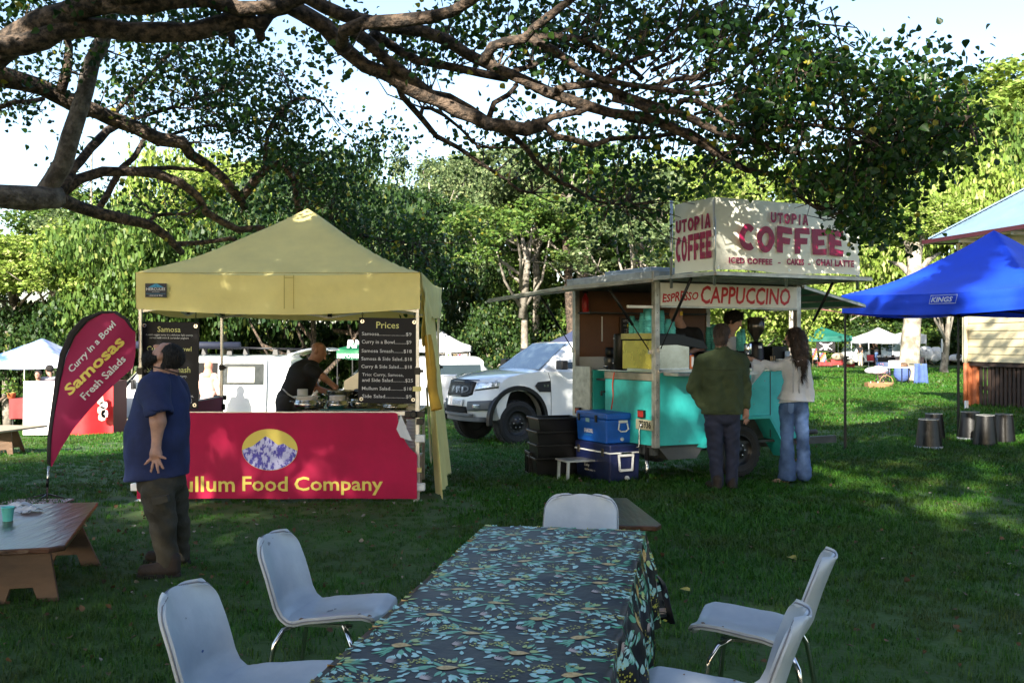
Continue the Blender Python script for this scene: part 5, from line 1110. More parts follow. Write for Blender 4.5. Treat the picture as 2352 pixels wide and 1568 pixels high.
def jack(vx, vyb, vyt, label):
    g = G(vx, vyb); t = thing('jack_stand', label, 'jack', g); h = P(vx, vyt, g.y).z - g.z; b = MB(); b.tube([(0, 0, 0), (0, 0, h * .45)], .022, 12); b.lathe([(.05, 0), (.05, .008), (0, .01)], 12); b.build('leg', STEEL, t, True); b = MB(); b.tube([(0, 0, h * .4), (0, 0, h * .95)], .03, 12); b.build('tube', BLACKM, t, True)
    b = MB(); b.lathe([(.034, h * .80), (.034, h * .93), (0, h * .95)], 14); b.build('collar', WHITEP, t, True); b = MB(); b.tube([(0, 0, h * .97), (-.07, 0, h), (-.09, 0, h * .9), (-.09, -.0, h * .62), (-.13, 0, h * .6)], .009, 6); b.build('crank', STEEL, t, True); b = MB()
    for k in range(9): b.tube([(.04 + .006 * math.cos(a), -.02, h * .9 - k * .02 + .012 * math.sin(a)) for a in [i * math.pi / 2 for i in range(5)]], .003, 4)
    b.build('chain', STEEL, t); b = MB(); b.box((.06, .03, h * .78), (.09, .05, .13)); b.build('bracket', STEEL, t, bevel=.005)
jack(1486, 1109, 974, 'black and zinc jack stand in front of the trailer corner by the coolers'); jack(1322, 1048, 958, 'black jack stand behind the black tubs at the far rear corner')
b = MB(); q = [tloc(1411, 855, 'rear', -.03), tloc(1407, 880, 'rear', -.035), tloc(1408, 910, 'rear', -.035), tloc(1404, 940, 'rear', -.05)]; b.tube(*smooth_line(q, [.008] * 4, .05), n=6); tag(b.build('power_cable', mat('orange cable', (.5, .06, .02), .5), None, True), 'orange power cable hanging down the rear panel behind the light blue cooler', 'cable').matrix_world = MT
b = MB(); q = [Vector((TL + .05, .3, .5)), Vector((TL + .15, .1, .2)), Vector((TL - .1, -.1, .03)), Vector((TL - .35, -.05, .04)), Vector((TL - .2, .1, .03)), Vector((TL + .1, .05, .25)), Vector((TL + .1, .2, .5))]; b.tube(*smooth_line(q, [.007] * 7, .06), n=6); tag(b.build('power_cable', mat('brown cable', (.2, .05, .03), .5), None, True), 'brown cable looping to the grass beneath the front end of the trailer', 'cable').matrix_world = MT
b = MB(); b.tube([(TL + .3, .33, .38), (TL + .9, TW_ / 2, .38)], .03, 6); b.tube([(TL + .3, TW_ - .33, .38), (TL + .9, TW_ / 2, .38)], .03, 6); b.tube([(TL + .85, TW_ / 2, .38), (TL + 1.15, TW_ / 2, .38)], .035, 8); b.build('draw_bar', DARKM, tr_)
b = MB(); b.box((-.02, 1.07, 1.0), (.03, .05, .02)); b.box((-.045, 1.07, .98), (.02, .02, .06)); b.build('latch', BLACKM, tr_)
# fan hooked under the roof, utensils
b = MB(); b.lathe([(.12, 0), (.125, .03), (.12, .06), (0, .07)], 20, (.28, .22, RZ - .16), Matrix.Rotation(R(70), 3, 'Y')); tag(b.build('fan', mat('dusty grey plastic', (.10, .10, .10), .5), None, True), 'round grey fan under the trailer roof beside the corner post', 'fan').matrix_world = MT
# ---- banner box on the roof
bx = thing('roof_banner', 'big cream two-sided coffee banner with crimson letters above the trailer', 'banner', MT @ Vector((0, -1.08, 2.37)), TA)
zb0, zb1 = .0, .765; BL = 2.07
def fr(u, v): return (BL * u, -.006 + .012 * math.sin(7 * u + 2 * v) * math.sin(math.pi * v) + .006 * math.sin(19 * u), zb0 + (zb1 - zb0) * (1 - v) + .012 * math.sin(math.pi * u * 3) * (v > .98))
b = MB(); b.grid(fr, 60, 10); b.build('front_sheet', CREAM, bx, True)
b = MB(); b.grid(lambda u, v: (-.006 + .01 * math.sin(7 * u), .70 * u, zb1 - (zb1) * v), 14, 8); b.build('left_sheet', CREAM, bx, True)
for x, y in ((-.03, .72), (.01, .015), (1.0, .02), (BL - .01, .02)):
    b = MB(); b.tube([(x, y, -.16), (x, y, zb1 + (.06 if y > .5 else -.02))], .017, 8); b.build('pole', ALU, bx, True)
for x in (.03, 1.0, BL - .03):
    for z in (.03, zb1 - .03): b = MB(); b.lathe([(.006, 0), (.012, .0), (.012, .004), (.006, .004)], 10, (x, -.022, z), Matrix.Rotation(R(90), 3, 'X'), cap=False); b.build('eyelet', STEEL, bx)
fm = planemap((0, -.028, 0), (1, 0, 0), (0, 0, 1)); Mbx = basis(bx).inverted()
def onban(vx, vy): 
    o = Mbx @ Vector((0, 0, CAMZ)); q = Mbx @ P(vx, vy, 1); d = q - o; t = (-.028 - o.y) / d.y; return (o + d * t)
def banline(s, a, c, ya, yb, off, sp=1.0, w=None):
    p0 = onban(a, ya); p1 = onban(c, ya); zt = onban(a, yb).z; lettering(s, bx, fm, p0.x, p1.x, p0.z, zt, REDP, off, 0, warp=w, sp=sp)
wob_ = lambda u, v: (u + .004 * math.sin(v * 9 + u * 30), v + .03 * math.sin(u * 23))
def fatline(s, a, c, ya, yb, w=None, gap=.14):
    p0 = onban(a, ya); p1 = onban(c, ya); fattext(s, bx, fm, p0.x, p1.x, p0.z, onban(a, yb).z, REDP, gap, w)
fatline('UTOPIA', 1770, 1857, 512, 487, wob_, .2); fatline('COFFEE', 1698, 1937, 576, 514, wob_, .16)
banline('ICED COFFEE', 1674, 1774, 604.5, 590, .05, 1.1); banline('-', 1787, 1793, 605, 602.5, .02); banline('CAKES', 1807, 1847, 608, 593, .05, 1.1); banline('-', 1856, 1862, 608, 605.5, .02); banline('CHAI LATTE', 1874, 1962, 610, 594, .05, 1.1)
lm = planemap((-.02, .70, 0), (0, -1, 0), (0, 0, 1))
def leftw(u, v): return u, v * (.78 + .22 * u)
fattext('UTOPIA', bx, lm, .05, .66, .44, .60, REDP, .14, lambda u, v: (u, v * (.85 + .15 * u) + .04 * u)); fattext('COFFEE', bx, lm, .05, .67, .12, .41, REDP, .16, lambda u, v: (u, v * (.95 + .05 * u) + .04 * u))
# ================================================================ COOLERS, TUBS, STEP
def cooler(name, label, o, rz, w, dpt, h, m, lidm, texts, strip=None, handle_h=.5):
    t = thing(name, label, 'cooler', o, rz); b = MB(); b.box((0, 0, h * .39), (w * .95, dpt * .94, h * .78), taper=1.045); b.build('body', m, t, bevel=.022, bseg=3)
    b = MB(); b.bb(-w / 2, w / 2, -dpt / 2, dpt / 2, h * .78, h); b.build('lid', lidm, t, bevel=.02, bseg=3)
    if strip: b = MB(); b.bb(-w / 2 - .004, w / 2 + .004, -dpt / 2 - .004, dpt / 2 + .004, h * .765, h * .805); b.build('seal_strip', WHITEP, t, bevel=.004)
    return t
u27 = Vector((math.cos(TA), math.sin(TA), 0)); v27 = Vector((-math.sin(TA), math.cos(TA), 0))
near = G(1401, 1109); CW, CD = .43, .80
cc = near + u27 * CW / 2 + v27 * CD / 2; cc.z = float(gz(cc.x, cc.y))
NAVY = mat('navy roto plastic', (.008, .014, .07), .42, bump=.15, bs=60); BLUE = mat('bright blue roto plastic', (.01, .11, .55), .42, bump=.15, bs=60)
# local x = depth side facing right, local y = long side facing left
e1 = cooler('cooler', 'large navy cooler with a white strip and white handle, underneath the bright blue one', cc, TA, CW, CD, .455, NAVY, NAVY, [], True)
f1 = planemap((-.235, .36, 0), (0, -1, 0), (0, 0, 1), .002); textblock([('Esky', .22, .34, .155, .20), ('ARCTIC PRO 70', .22, .47, .115, .135)], e1, f1, PRW, .02)
def loop_handle(t, x, y, z, w, h, m, r=.012): b = MB(); b.tube([(x, y - w / 2, z + h / 2), (x + .0, y - w * .46, z - h / 2), (x, y + w * .46, z - h / 2), (x, y + w / 2, z + h / 2), (x, y - w / 2, z + h / 2)], r, 6); return b.build('handle', m, t)
b = MB(); S_ = -CD / 2 - .012
b.bar((-.09, S_, .33), (.09, S_, .33), .02, .03); b.bar((-.10, S_, .34), (-.085, S_, .15), .025, .02); b.bar((.10, S_, .34), (.085, S_, .15), .025, .02); b.bar((-.09, S_, .155), (.09, S_, .155), .025, .03); b.build('handle', WHITEP, e1, bevel=.004)
b = MB(); b.bar((-.07, S_, .355), (.07, S_, .355), .03, .02); b.build('handle_pin', STEEL, e1)
b = MB(); b.lathe([(.028, 0), (.028, .02), (.018, .025), (.018, .045), (0, .045)], 14, (.02, S_ + .02, .06), Matrix.Rotation(R(90), 3, 'X')); b.build('drain_plug', WHITEP, e1, True)
for y in (.3, -.25): b = MB(); b.box((-CW / 2 - .008, y, .36), (.014, .05, .09)); b.build('latch', mat('brown latch', (.06, .05, .04), .4, .3), e1, bevel=.003)
e2 = cooler('cooler', 'bright blue cooler with black latches stacked on the navy cooler', cc + v27 * .04 - u27 * .01 + Vector((0, 0, .457)), TA, .40, .70, .36, BLUE, BLUE, [])
f2 = planemap((-.198, .34, 0), (0, -1, 0), (0, 0, 1), .006); textblock([('EVaKOOL', .20, .40, .11, .16)], e2, f2, PRW, .03); textblock([('ICEKOOL 46L', .20, .38, .075, .092)], e2, f2, MATS['light blue print'], .005)
b = MB(); b.add([f2(.23, .235), f2(.32, .235), f2(.32, .285), f2(.23, .285)], [(0, 1, 2, 3)]); b.build('sticker', mat('pale cyan sticker', (.35, .6, .65), .5), e2)
for y in (.27, -.13): b = MB(); b.box((-.206, y, .285), (.014, .045, .085)); b.build('latch', BLACKP, e2, bevel=.004)
S2 = -.36; b = MB(); b.box((.03, S2, .26), (.12, .01, .03)); b.tube([(-.03, S2 - .01, .24), (-.045, S2 - .015, .17), (-.01, S2 - .015, .145), (.06, S2 - .015, .145), (.095, S2 - .015, .17), (.08, S2 - .01, .24)], .009, 6); b.build('handle', WHITEP, e2)
b = MB(); b.lathe([(.022, 0), (.022, .015), (.014, .03), (0, .03)], 14, (.03, S2 + .03, .05), Matrix.Rotation(R(90), 3, 'X')); b.build('drain_plug', WHITEP, e2, True)
TUB = mat('black tub plastic', (.005, .005, .006), .35, bump=.05, spec=.35)
tt = G(1250, 1072); tt.y = 12.65; tt = onground(tt.x * 12.65 / G(1250, 1072).y + .12, 12.65)
tubb = MB(); W2, D2 = .29, .22
def tubm():
    b = MB(); 
    def ring(w, d, z): return [(-w, -d, z), (w, -d, z), (w, d, z), (-w, d, z)]
    vs = ring(W2 * .88, D2 * .86, 0) + ring(W2 * .97, D2 * .96, .225) + ring(W2 * 1.03, D2 * 1.04, .225) + ring(W2 * 1.03, D2 * 1.04, .25) + ring(W2 * .98, D2 * .97, .25) + ring(W2 * .86, D2 * .84, .01)
    f = [(3, 2, 1, 0)]
    for k in range(5): f += [(k * 4 + i, k * 4 + (i + 1) % 4, k * 4 + 4 + (i + 1) % 4, k * 4 + 4 + i) for i in range(4)]
    f.append((20, 21, 22, 23)); b.add(vs, f); return b
lbs = ['black plastic tub on the ground, bottom of its stack', 'black plastic tub, second from the bottom of its stack', 'black plastic tub just under the top one of its stack', 'topmost black plastic tub of the stack left of the coolers']
for i in range(4):
    t = thing('tub', lbs[i], 'tub', tt + Vector((.01 * (i % 2), 0, i * .165 + .0)), R(12 + 2 * i), group='black tubs stacked by the trailer'); tubm().build('shell', TUB, t, bevel=.006)
    if i == 3: b = MB(); b.tube([(W2 * 1.0, -.1, .26), (W2 * 1.05, -.1, .27), (W2 * 1.07, -.1, .08), (W2 * .9, -.12, .07)], .008, 6); b.build('wire_handle', STEEL, t)
# milk crate
cg = G(1246, 1089); mc = thing('milk_crate', 'black milk crate with an open grid standing in front of the tubs', 'crate', cg, R(10)); b = MB(); w, d, h = .20, .17, .30
for z in (0.0, h - .03): 
    b.bb(-w, w, -d, -d + .012, z, z + .03); b.bb(-w, w, d - .012, d, z, z + .03); b.bb(-w, -w + .012, -d + .012, d - .012, z, z + .03); b.bb(w - .012, w, -d + .012, d - .012, z, z + .03)
b.build('rim', TUB, mc, bevel=.003); b = MB()
for i in range(4): 
    for s in (-1, 1):
        b.bb(s * w * (.98) - .02 * (s > 0), s * w * .98 + .02 * (s < 0), -d + (2 * d - .02) * i / 3, -d + .02 + (2 * d - .02) * i / 3, .03, h - .03)
b.build('side_bars', TUB, mc)['kind'] = 'stuff'
for i in range(7):
    x = -w + .015 + (2 * w - .03) * i / 6; b = MB(); b.bb(x - (.03 if i in (0, 6) else .006) * .6, x + (.03 if i in (0, 6) else .006) * .6, -d + .001, -d + .011, .03, h - .03); b.build('bar', TUB, mc)
for k in range(1, 4):
    b = MB(); b.bb(-w + .02, w - .02, -d + .002, -d + .01, k * h / 4.2 - .005, k * h / 4.2 + .005); b.bb(-w + .02, w - .02, d - .01, d - .002, k * h / 4.2 - .005, k * h / 4.2 + .005); b.build('cross_bar', TUB, mc)
b = MB(); b.bb(-w + .01, w - .01, -d + .01, d - .01, .0, .008); b.build('base', TUB, mc)
# folding step
sg = G(1308, 1080); fs = thing('folding_step', 'grey slatted aluminium step between the milk crate and the navy cooler', 'step', onground(sg.x + .02, 12.1), R(20))
for i in range(6): b = MB(); b.bb(-.22, .22, -.17 + i * .057, -.17 + i * .057 + .045, .235, .255); b.build('slat', ALU, fs)
for x in (-.19, .19):
    for y in (-.15, .13): b = MB(); b.bar((x, y, 0), (x * .95, y, .235), .03); b.build('leg', ALU, fs)
# ================================================================ VEHICLES
def arc(cx, cz, r, a0, a1, n=12): return [(cx + r * math.cos(R(a0 + (a1 - a0) * i / n)), cz + r * math.sin(R(a0 + (a1 - a0) * i / n))) for i in range(n + 1)]
def loft_body(outline, hw, fcurve, front_x, slices=14, crown=.03, tuck=.05, rear=None, lowz=.5, midz=.9):
    """side outline (x,z) swept across the width; the nose bends back towards the sides, the sides bulge at the waist"""
    b = MB(); n = len(outline); ys = [math.sin(t * math.pi / 2) * 1.0 for t in np.linspace(-1, 1, slices + 1)]
    for s in ys:
        for x, z in outline:
            k = abs(s); xx = x - fcurve * max(0, min(1, (x - front_x) / .6)) * k ** 2.6; zz = z - crown * k ** 2 * (z > 1.0)
            y = s * hw * (1 - tuck * max(0, (z - midz)) / .5 - .03 * max(0, (lowz + .1 - z)))
            b.v.append((xx, y, zz))
    for i in range(slices):
        for j in range(n): q = (j + 1) % n; b.f.append((i * n + j, i * n + q, (i + 1) * n + q, (i + 1) * n + j)); b.m.append(0)
    b.f.append(tuple(range(n))); b.f.append(tuple(slices * n + j for j in range(n))[::-1]); b.m += [0, 0]
    return b
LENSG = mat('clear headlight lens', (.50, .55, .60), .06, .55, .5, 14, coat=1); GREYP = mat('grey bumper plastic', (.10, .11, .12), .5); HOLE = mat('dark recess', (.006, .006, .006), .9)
ranger_o = Vector((-.345, 18.99, 0)); ranger_o.z = float(gz(-.3, 18.6))
pk = thing('pickup_truck', 'white pickup with black grille, flared arches and big black off-road wheels', 'pickup', ranger_o, R(210))
ol = [(.74, .46), (.80, .55), (.83, .70), (.80, .90), (.76, 1.05), (.70, 1.17), (.60, 1.215), (.3, 1.27), (-.1, 1.325), (-.50, 1.37), (-.8, 1.36), (-2.65, 1.33), (-2.7, 1.36), (-4.25, 1.38), (-4.3, .7), (-4.25, .55), (-3.85, .55)] + arc(-3.22, .46, .56, 10, 170, 12)[::1][::-1][::-1] + [(-2.6, .48), (-.72, .48)]
ol = [(.74, .46), (.80, .55), (.83, .70), (.80, .90), (.76, 1.05), (.70, 1.17), (.60, 1.215), (.3, 1.27), (-.1, 1.325), (-.50, 1.37), (-.8, 1.36), (-2.65, 1.33), (-2.7, 1.36), (-4.25, 1.38), (-4.3, .7), (-4.25, .55), (-3.80, .50)] + arc(-3.22, .46, .55, 176, 4) + [(-2.6, .48), (-.62, .48)] + arc(0, .46, .56, 176, 4) 
bd = loft_body(ol, .92, .38, .1).build('body', WHITEPAINT, pk, bevel=.012)
cab = MB(); lo_ = [(-.48, 1.33, .80), (-.62, 1.30, .86), (-2.62, 1.28, .86), (-2.68, 1.28, .80)]
def rect(x0, x1, hw, z): return [(x0, -hw, z), (x0, hw, z), (x1, hw, z), (x1, -hw, z)]
cab.v = rect(-.50, -2.66, .84, 1.30) + rect(-.92, -2.62, .77, 1.62) + rect(-1.25, -2.5, .66, 1.84) + rect(-1.40, -2.4, .55, 1.875)
cab.f = [(k * 4 + i, k * 4 + (i + 1) % 4, k * 4 + 4 + (i + 1) % 4, k * 4 + 4 + i) for k in range(3) for i in range(4)] + [(12, 13, 14, 15)]; cab.m = [0] * len(cab.f)
cab.build('cab', WHITEPAINT, pk, bevel=.03, bseg=3)
def quadpart(name, m, pts, parent, th=.006):
    b = MB(); v = [Vector(p) for p in pts]; n = (v[1] - v[0]).cross(v[-1] - v[0]).normalized() * th; b.prism(v, (0, 0, 0), n); return b.build(name, m, parent, bevel=.002)
WSG = mat('windscreen glass', (.05, .07, .08), .03, .0, .3, 2, spec=1, coat=1)
quadpart('windscreen', WSG, [(-.53, .76, 1.365), (-.53, -.76, 1.365), (-1.225, -.60, 1.845), (-1.225, .60, 1.845)], pk, .035)
for s in (1, -1):
    q = [(-1.02, s * .835, 1.38), (-1.75, s * .838, 1.37), (-1.75, s * .70, 1.76), (-1.34, s * .71, 1.76)]; quadpart('side_window', GLASS, q if s > 0 else q[::-1], pk, -.012 if s < 0 else -.012)
    q = [(-1.83, s * .838, 1.37), (-2.45, s * .838, 1.37), (-2.38, s * .70, 1.75), (-1.83, s * .70, 1.76)]; quadpart('side_window', GLASS, q if s > 0 else q[::-1], pk, -.012)
for s in (1, -1):
    # flares, wheels, mirror, fender vent, headlight
    b = MB(); o_ = arc(0, .46, .625, -8, 188, 20); i_ = arc(0, .46, .545, 188, -8, 20)
    b.prism([(x, s * .84, z) for x, z in o_ + i_], (0, 0, 0), (0, s * .115, 0)); b.build('arch_flare', BLACKP, pk, bevel=.01)
    b = MB(); o_ = arc(-3.22, .46, .62, -5, 185, 20); i_ = arc(-3.22, .46, .54, 185, -5, 20); b.prism([(x, s * .84, z) for x, z in o_ + i_], (0, 0, 0), (0, s * .1, 0)); b.build('arch_flare', BLACKP, pk, bevel=.01)
    for x in (0, -3.22): wheel(pk, (x, s * .80, .40), .405, .27, (0, s, 0), mat('satin black rim', (.015, .015, .016), .4, .2), .58, spokes=12, tread=34)
    b = MB(); b.box((-.86, s * 1.04, 1.45), (.14, .22, .17)); b.box((-.86, s * .92, 1.40), (.06, .10, .04)); b.build('mirror', BLACKP, pk, bevel=.03, bseg=3)
    b = MB(); b.prism([(-.42, s * .905, 1.14), (-.36, s * .912, 1.07), (-.45, s * .918, .96), (-.70, s * .916, .95), (-.70, s * .893, 1.16)], (0, 0, 0), (0, s * .016, 0)); fv = b.build('fender_vent', BLACKP, pk, bevel=.004)
    if s > 0: lettering('3.2', fv, planemap((-.53, .931, 1.05), (-1, 0, 0), (0, 0, 1)), 0, .12, 0, .04, CHROME, .02)
fx = lambda y, z: (.83 if z < .75 else .83 - (z - .75) * .28) - .38 * (abs(y) / .92) ** 2.6
def facepart(name, m, y0, y1, zf0, zf1, off, n=10, parent=pk):
    b = MB(); b.grid(lambda u, v: (fx(y0 + (y1 - y0) * u, zf0(u) + (zf1(u) - zf0(u)) * v) + off, y0 + (y1 - y0) * u, zf0(u) + (zf1(u) - zf0(u)) * v), n, 5); return b.build(name, m, parent, smooth=True, solid=.03, solid_off=-1)
gr = facepart('grille', BLACKP, -.50, .50, lambda u: .87 + .05 * abs(2 * u - 1) ** 6, lambda u: 1.18 - .03 * abs(2 * u - 1) ** 4, .012)
facepart('grille_mesh', mat('grille mesh', (.03, .03, .03), .5, bump=2, bs=45), -.44, .44, lambda u: 1.09, lambda u: 1.135, .02, parent=gr); facepart('grille_mesh', MATS['grille mesh'], -.44, .44, lambda u: .90, lambda u: .945, .02, parent=gr)
facepart('amber_strip', mat('pale strip', (.3, .3, .25), .4), -.2, .2, lambda u: 1.148, lambda u: 1.16, .022, parent=gr); facepart('amber_strip', MATS['pale strip'], -.2, .2, lambda u: .882, lambda u: .894, .022, parent=gr)
lettering('FORD', gr, lambda x, y: Vector((fx(x, y) + .03, x, y)), -.40, .40, .955, 1.075, mat('grey letters', (.12, .12, .125), .35), .018, sp=1.25)
for s in (1, -1):
    facepart('headlight', LENSG, s * .53, s * .895, lambda u: 1.0 + .07 * u, lambda u: 1.135 + .03 * u, .012)
    facepart('headlight_rim', BLACKP, s * .52, s * .90, lambda u: .985 + .07 * u, lambda u: 1.0 + .07 * u, .014)
    facepart('fog_light_surround', GREYP, s * .42, s * .85, lambda u: .62 + .03 * u, lambda u: .80 + .03 * u, .012)
    facepart('fog_light', LENSG, s * .57, s * .69, lambda u: .68, lambda u: .75, .03)
facepart('lower_intake', HOLE, -.40, .40, lambda u: .585, lambda u: .70, .012); facepart('bull_strip', GREYP, -.55, .55, lambda u: .525, lambda u: .575, .02)
facepart('skid_plate', GREYP, -.75, .75, lambda u: .43, lambda u: .52, -.02)
npb = facepart('number_plate', WHITEP, -.03, .32, lambda u: .71, lambda u: .83, .04); lettering('1ZLX-097', npb, lambda x, y: Vector((fx(x, y) + .048, x, y)), .01, .28, .735, .805, mat('grey print', (.35, .35, .36), .5), .01)
facepart('bonnet_edge', HOLE, -.55, .55, lambda u: 1.182, lambda u: 1.19, .004)
for s in (1, -1):
    b = MB(); b.tube([(-.70, s * .925, .5), (-.70, s * .925, .9), (-.70, s * .905, 1.17), (-.66, s * .885, 1.31)], .004, 4); b.tube([(-1.80, s * .925, .5), (-1.8, s * .925, .9), (-1.8, s * .89, 1.3)], .004, 4); b.build('door_gap', HOLE, pk); b = MB(); b.tube([(.42, s * .80, 1.17), (.0, s * .87, 1.235), (-.45, s * .86, 1.285), (-.6, s * .82, 1.335)], .004, 4); b.build('bonnet_gap', HOLE, pk)
    b = MB(); b.tube([(-.60, s * .2, 1.40), (-.62, s * .6, 1.405)], .012, 5); b.tube([(-.58, s * .12, 1.385), (-.62, s * .35, 1.41)], .014, 5); b.build('wiper', BLACKP, pk)
    b = MB(); b.box((-1.55, s * .905, 1.14), (.2, .03, .03)); b.build('door_handle', WHITEPAINT, pk, bevel=.008)
b = MB(); b.bb(-.55, .55, -.66, .66, .45, 1.0); b.bb(-3.8, -2.6, -.66, .66, .5, 1.1); b.build('wheel_well', HOLE, pk)
b = MB(); b.bb(-4.2, -.6, -.4, .4, .35, .5); b.build('chassis', DARKM, pk)
# ---- boxy van used three times (built to size)
def van(name, label, o, rz, L=4.7, H=1.98, Wd=1.7, slide=None, glass_side=True, extra=None, m=WHITEPAINT, hood=.18, group=None):
    t = thing(name, label, 'van', o, rz, group=group); hw = Wd / 2; z0 = .30
    # x forward: nose at 0, tail at -L
    ol = [(0, .45), (0, .95), (-hood * .8, 1.08), (-hood - .62, H - .22), (-hood - 1.05, H - .04), (-hood - 1.5, H), (-L + .15, H), (-L, H - .12), (-L, z0 + .15), (-L + .1, z0)] + arc(-L + .95, .38, .37, 180, 0, 8) + [(-1.1, z0)] + arc(-.75, .38, .37, 180, 0, 8) + [(-.15, z0)]
    b = loft_body(ol, hw, .22, -.6, 10, .05, .09, midz=.95); b.build('body', m, t, bevel=.02)
    for s in (1, -1):
        for x in (-.75, -L + .95): wheel(t, (x, s * (hw - .12), .32), .32, .2, (0, s, 0), mat('grey steel rim', (.3, .3, .31), .4, .6), spokes=0, tread=0)
        ys = lambda z: s * (hw * (1 - .09 * max(0, z - .95) / .5) + .008)
        def sidequad(nm, mm, x0, x1, z0_, z1_, cut=0, th=.01): quadpart(nm, mm, [(x0, ys(z0_), z0_), (x1, ys(z0_), z0_), (x1, ys(z1_), z1_), (x0 - cut, ys(z1_), z1_)][::s], t, th)
        sidequad('front_window', GLASS, -.72, -1.45, 1.12, H - .28, .30)
        if glass_side: sidequad('rear_window', GLASS, -L + .12, -L + 1.6, 1.15, H - .28)
        if s > 0 and slide: sidequad('open_doorway', HOLE, slide[0], slide[1], .42, H - .2)
        b = MB(); b.box((-.62, s * (hw + .12), 1.22), (.10, .16, .26)); b.build('mirror', BLACKP, t, bevel=.02)
        b = MB(); b.box((-.06, s * (hw * .72), .80), (.14, .36, .2)); b.build('headlight', LENSG, t, bevel=.02)
        b = MB(); b.tube([(-1.52, ys(.5), .42), (-1.52, ys(1.2), 1.2), (-1.52, ys(H - .2), H - .2)], .006, 4); b.build('door_gap', HOLE, t)
    quadpart('windscreen', WSG, [(-hood * .8 - .03, hw * .86, 1.13), (-hood * .8 - .03, -hw * .86, 1.13), (-hood - .60, -hw * .78, H - .24), (-hood - .60, hw * .78, H - .24)], t, .02)
    b = MB(); b.bb(-.15, .06, -hw * .93, hw * .93, .28, .55); b.build('bumper', BLACKP if extra == 'camper' else m, t, bevel=.03)
    b = MB(); b.bb(-.06, .02, -.35, .35, .62, .78); b.build('grille', BLACKP, t)
    return t, hw
vo = G(470, 960); vo = Vector((-10.35, 26.9, 0)); vo.z = float(gz(-8.5, 26.9)) 
v1, hw = van('camper_van', 'white camper van with roof rack and open side door behind the yellow stall', vo, R(180 - 2), 4.65, 1.98, 1.72, slide=(-1.62, -2.75), glass_side=False, extra='camper')
ysf = lambda z: hw * (1 - .09 * max(0, z - .95) / .5)
def slab(nm, mm, x0, x1, z0_, z1_, off, th, par, bev=.01, cut=0):
    b = MB(); v = [(x0, ysf(z0_) + off, z0_), (x1, ysf(z0_) + off, z0_), (x1, ysf(z1_) + off, z1_), (x0 - cut, ysf(z1_) + off, z1_)]; b.prism(v, (0, 0, 0), (0, th, 0)); return b.build(nm, mm, par, bevel=bev)
sd = slab('sliding_door', WHITEPAINT, -2.78, -4.05, .45, 1.88, .05, .05, v1)
slab('door_window', mat('tinted van glass', (.03, .035, .035), .08, spec=.8), -2.92, -3.98, 1.22, 1.76, .102, .006, sd, .004, .02); slab('window_blind', mat('cream blind', (.5, .48, .4), .7), -3.05, -3.75, 1.27, 1.66, .110, .004, sd, .003)
b = MB(); b.box((-2.88, hw + .12, 1.05), (.03, .03, .14)); b.build('door_handle', BLACKP, sd)
for x in (-1.9, -3.05, -4.25):
    b = MB(); b.box((x, hw * .82, 2.05), (.16, .12, .16), taper=.7); b.box((x, -hw * .82, 2.05), (.16, .12, .16), taper=.7); b.bar((x, -hw * .9, 2.14), (x, hw * .9, 2.14), .06, .03); b.build('roof_bar', BLACKP, v1, bevel=.01)
b = MB(); b.tube([(-.6, hw * .95, 2.24), (-3.35, hw * .95, 2.22)], .10, 10); b.build('awning_roll', mat('navy awning bag', (.008, .012, .03), .7), v1, True)
b = MB(); b.tube([(-3.0, hw * .5, 2.17), (-4.9, hw * .5, 2.12)], .03, 6); b.build('rack_rail', BLACKM, v1, True)
b = MB(); b.bb(-1.7, -1.95, .2, hw - .12, .45, 1.75); b.build('curtain', mat('orange patterned curtain', (.30, .12, .02), .8, c2=(.6, .4, .04), vs=14, thresh=(.45, .55)), v1); b = MB(); b.bb(-1.62, -2.75, -hw + .1, -hw + .14, .45, 1.8); b.build('lining', mat('dark red lining', (.12, .02, .015), .8), v1)
b = MB(); b.grid(lambda u, v: (-4.6 - 1.0 * u, hw * .95 * (2 * v - 1), 1.96 + .16 * math.sin(u * 2.2) + .02 * u), 10, 6); b.build('tailgate', WHITEPAINT, v1, True, solid=.06)
b = MB(); b.bb(-5.5, -5.4, -.1, .12, 1.99, 2.03); b.build('tailgate_latch', BLACKP, v1)
for s in (-1, 1): b = MB(); b.bar((-4.62, s * .7, 1.3), (-5.2, s * .7, 2.0), .03); b.build('gas_strut', BLACKM, v1)
d2 = 36; vo = P(1162, 880, d2); vo.z = float(gz(vo.x, d2)); v2, _ = van('panel_van', 'white panel van with its side door open, behind the clothes tent', vo, R(0 - 8), 4.6, 1.95, 1.7, glass_side=False)
v2.rotation_euler = (0, 0, R(-6)); 
b = MB(); b.bb(-1.55, -2.6, -.87, -.86, .5, 1.75); b.build('open_doorway', HOLE, v2); b = MB(); b.box((-2.75, -.9, 1.05), (.05, .02, .12)); b.build('door_handle', BLACKP, v2)
b = MB(); b.box((-2.0, -.5, 1.3), (.35, .3, .8)); b.build('seat', mat('grey van seat', (.05, .05, .055), .8), v2)
d3 = 33; vo = P(790, 880, d3); vo.z = float(gz(vo.x, d3)); v3, _ = van('panel_van', 'white van with a big square black mirror behind the bald cook', vo, R(200), 4.6, 2.0, 1.7, glass_side=True)
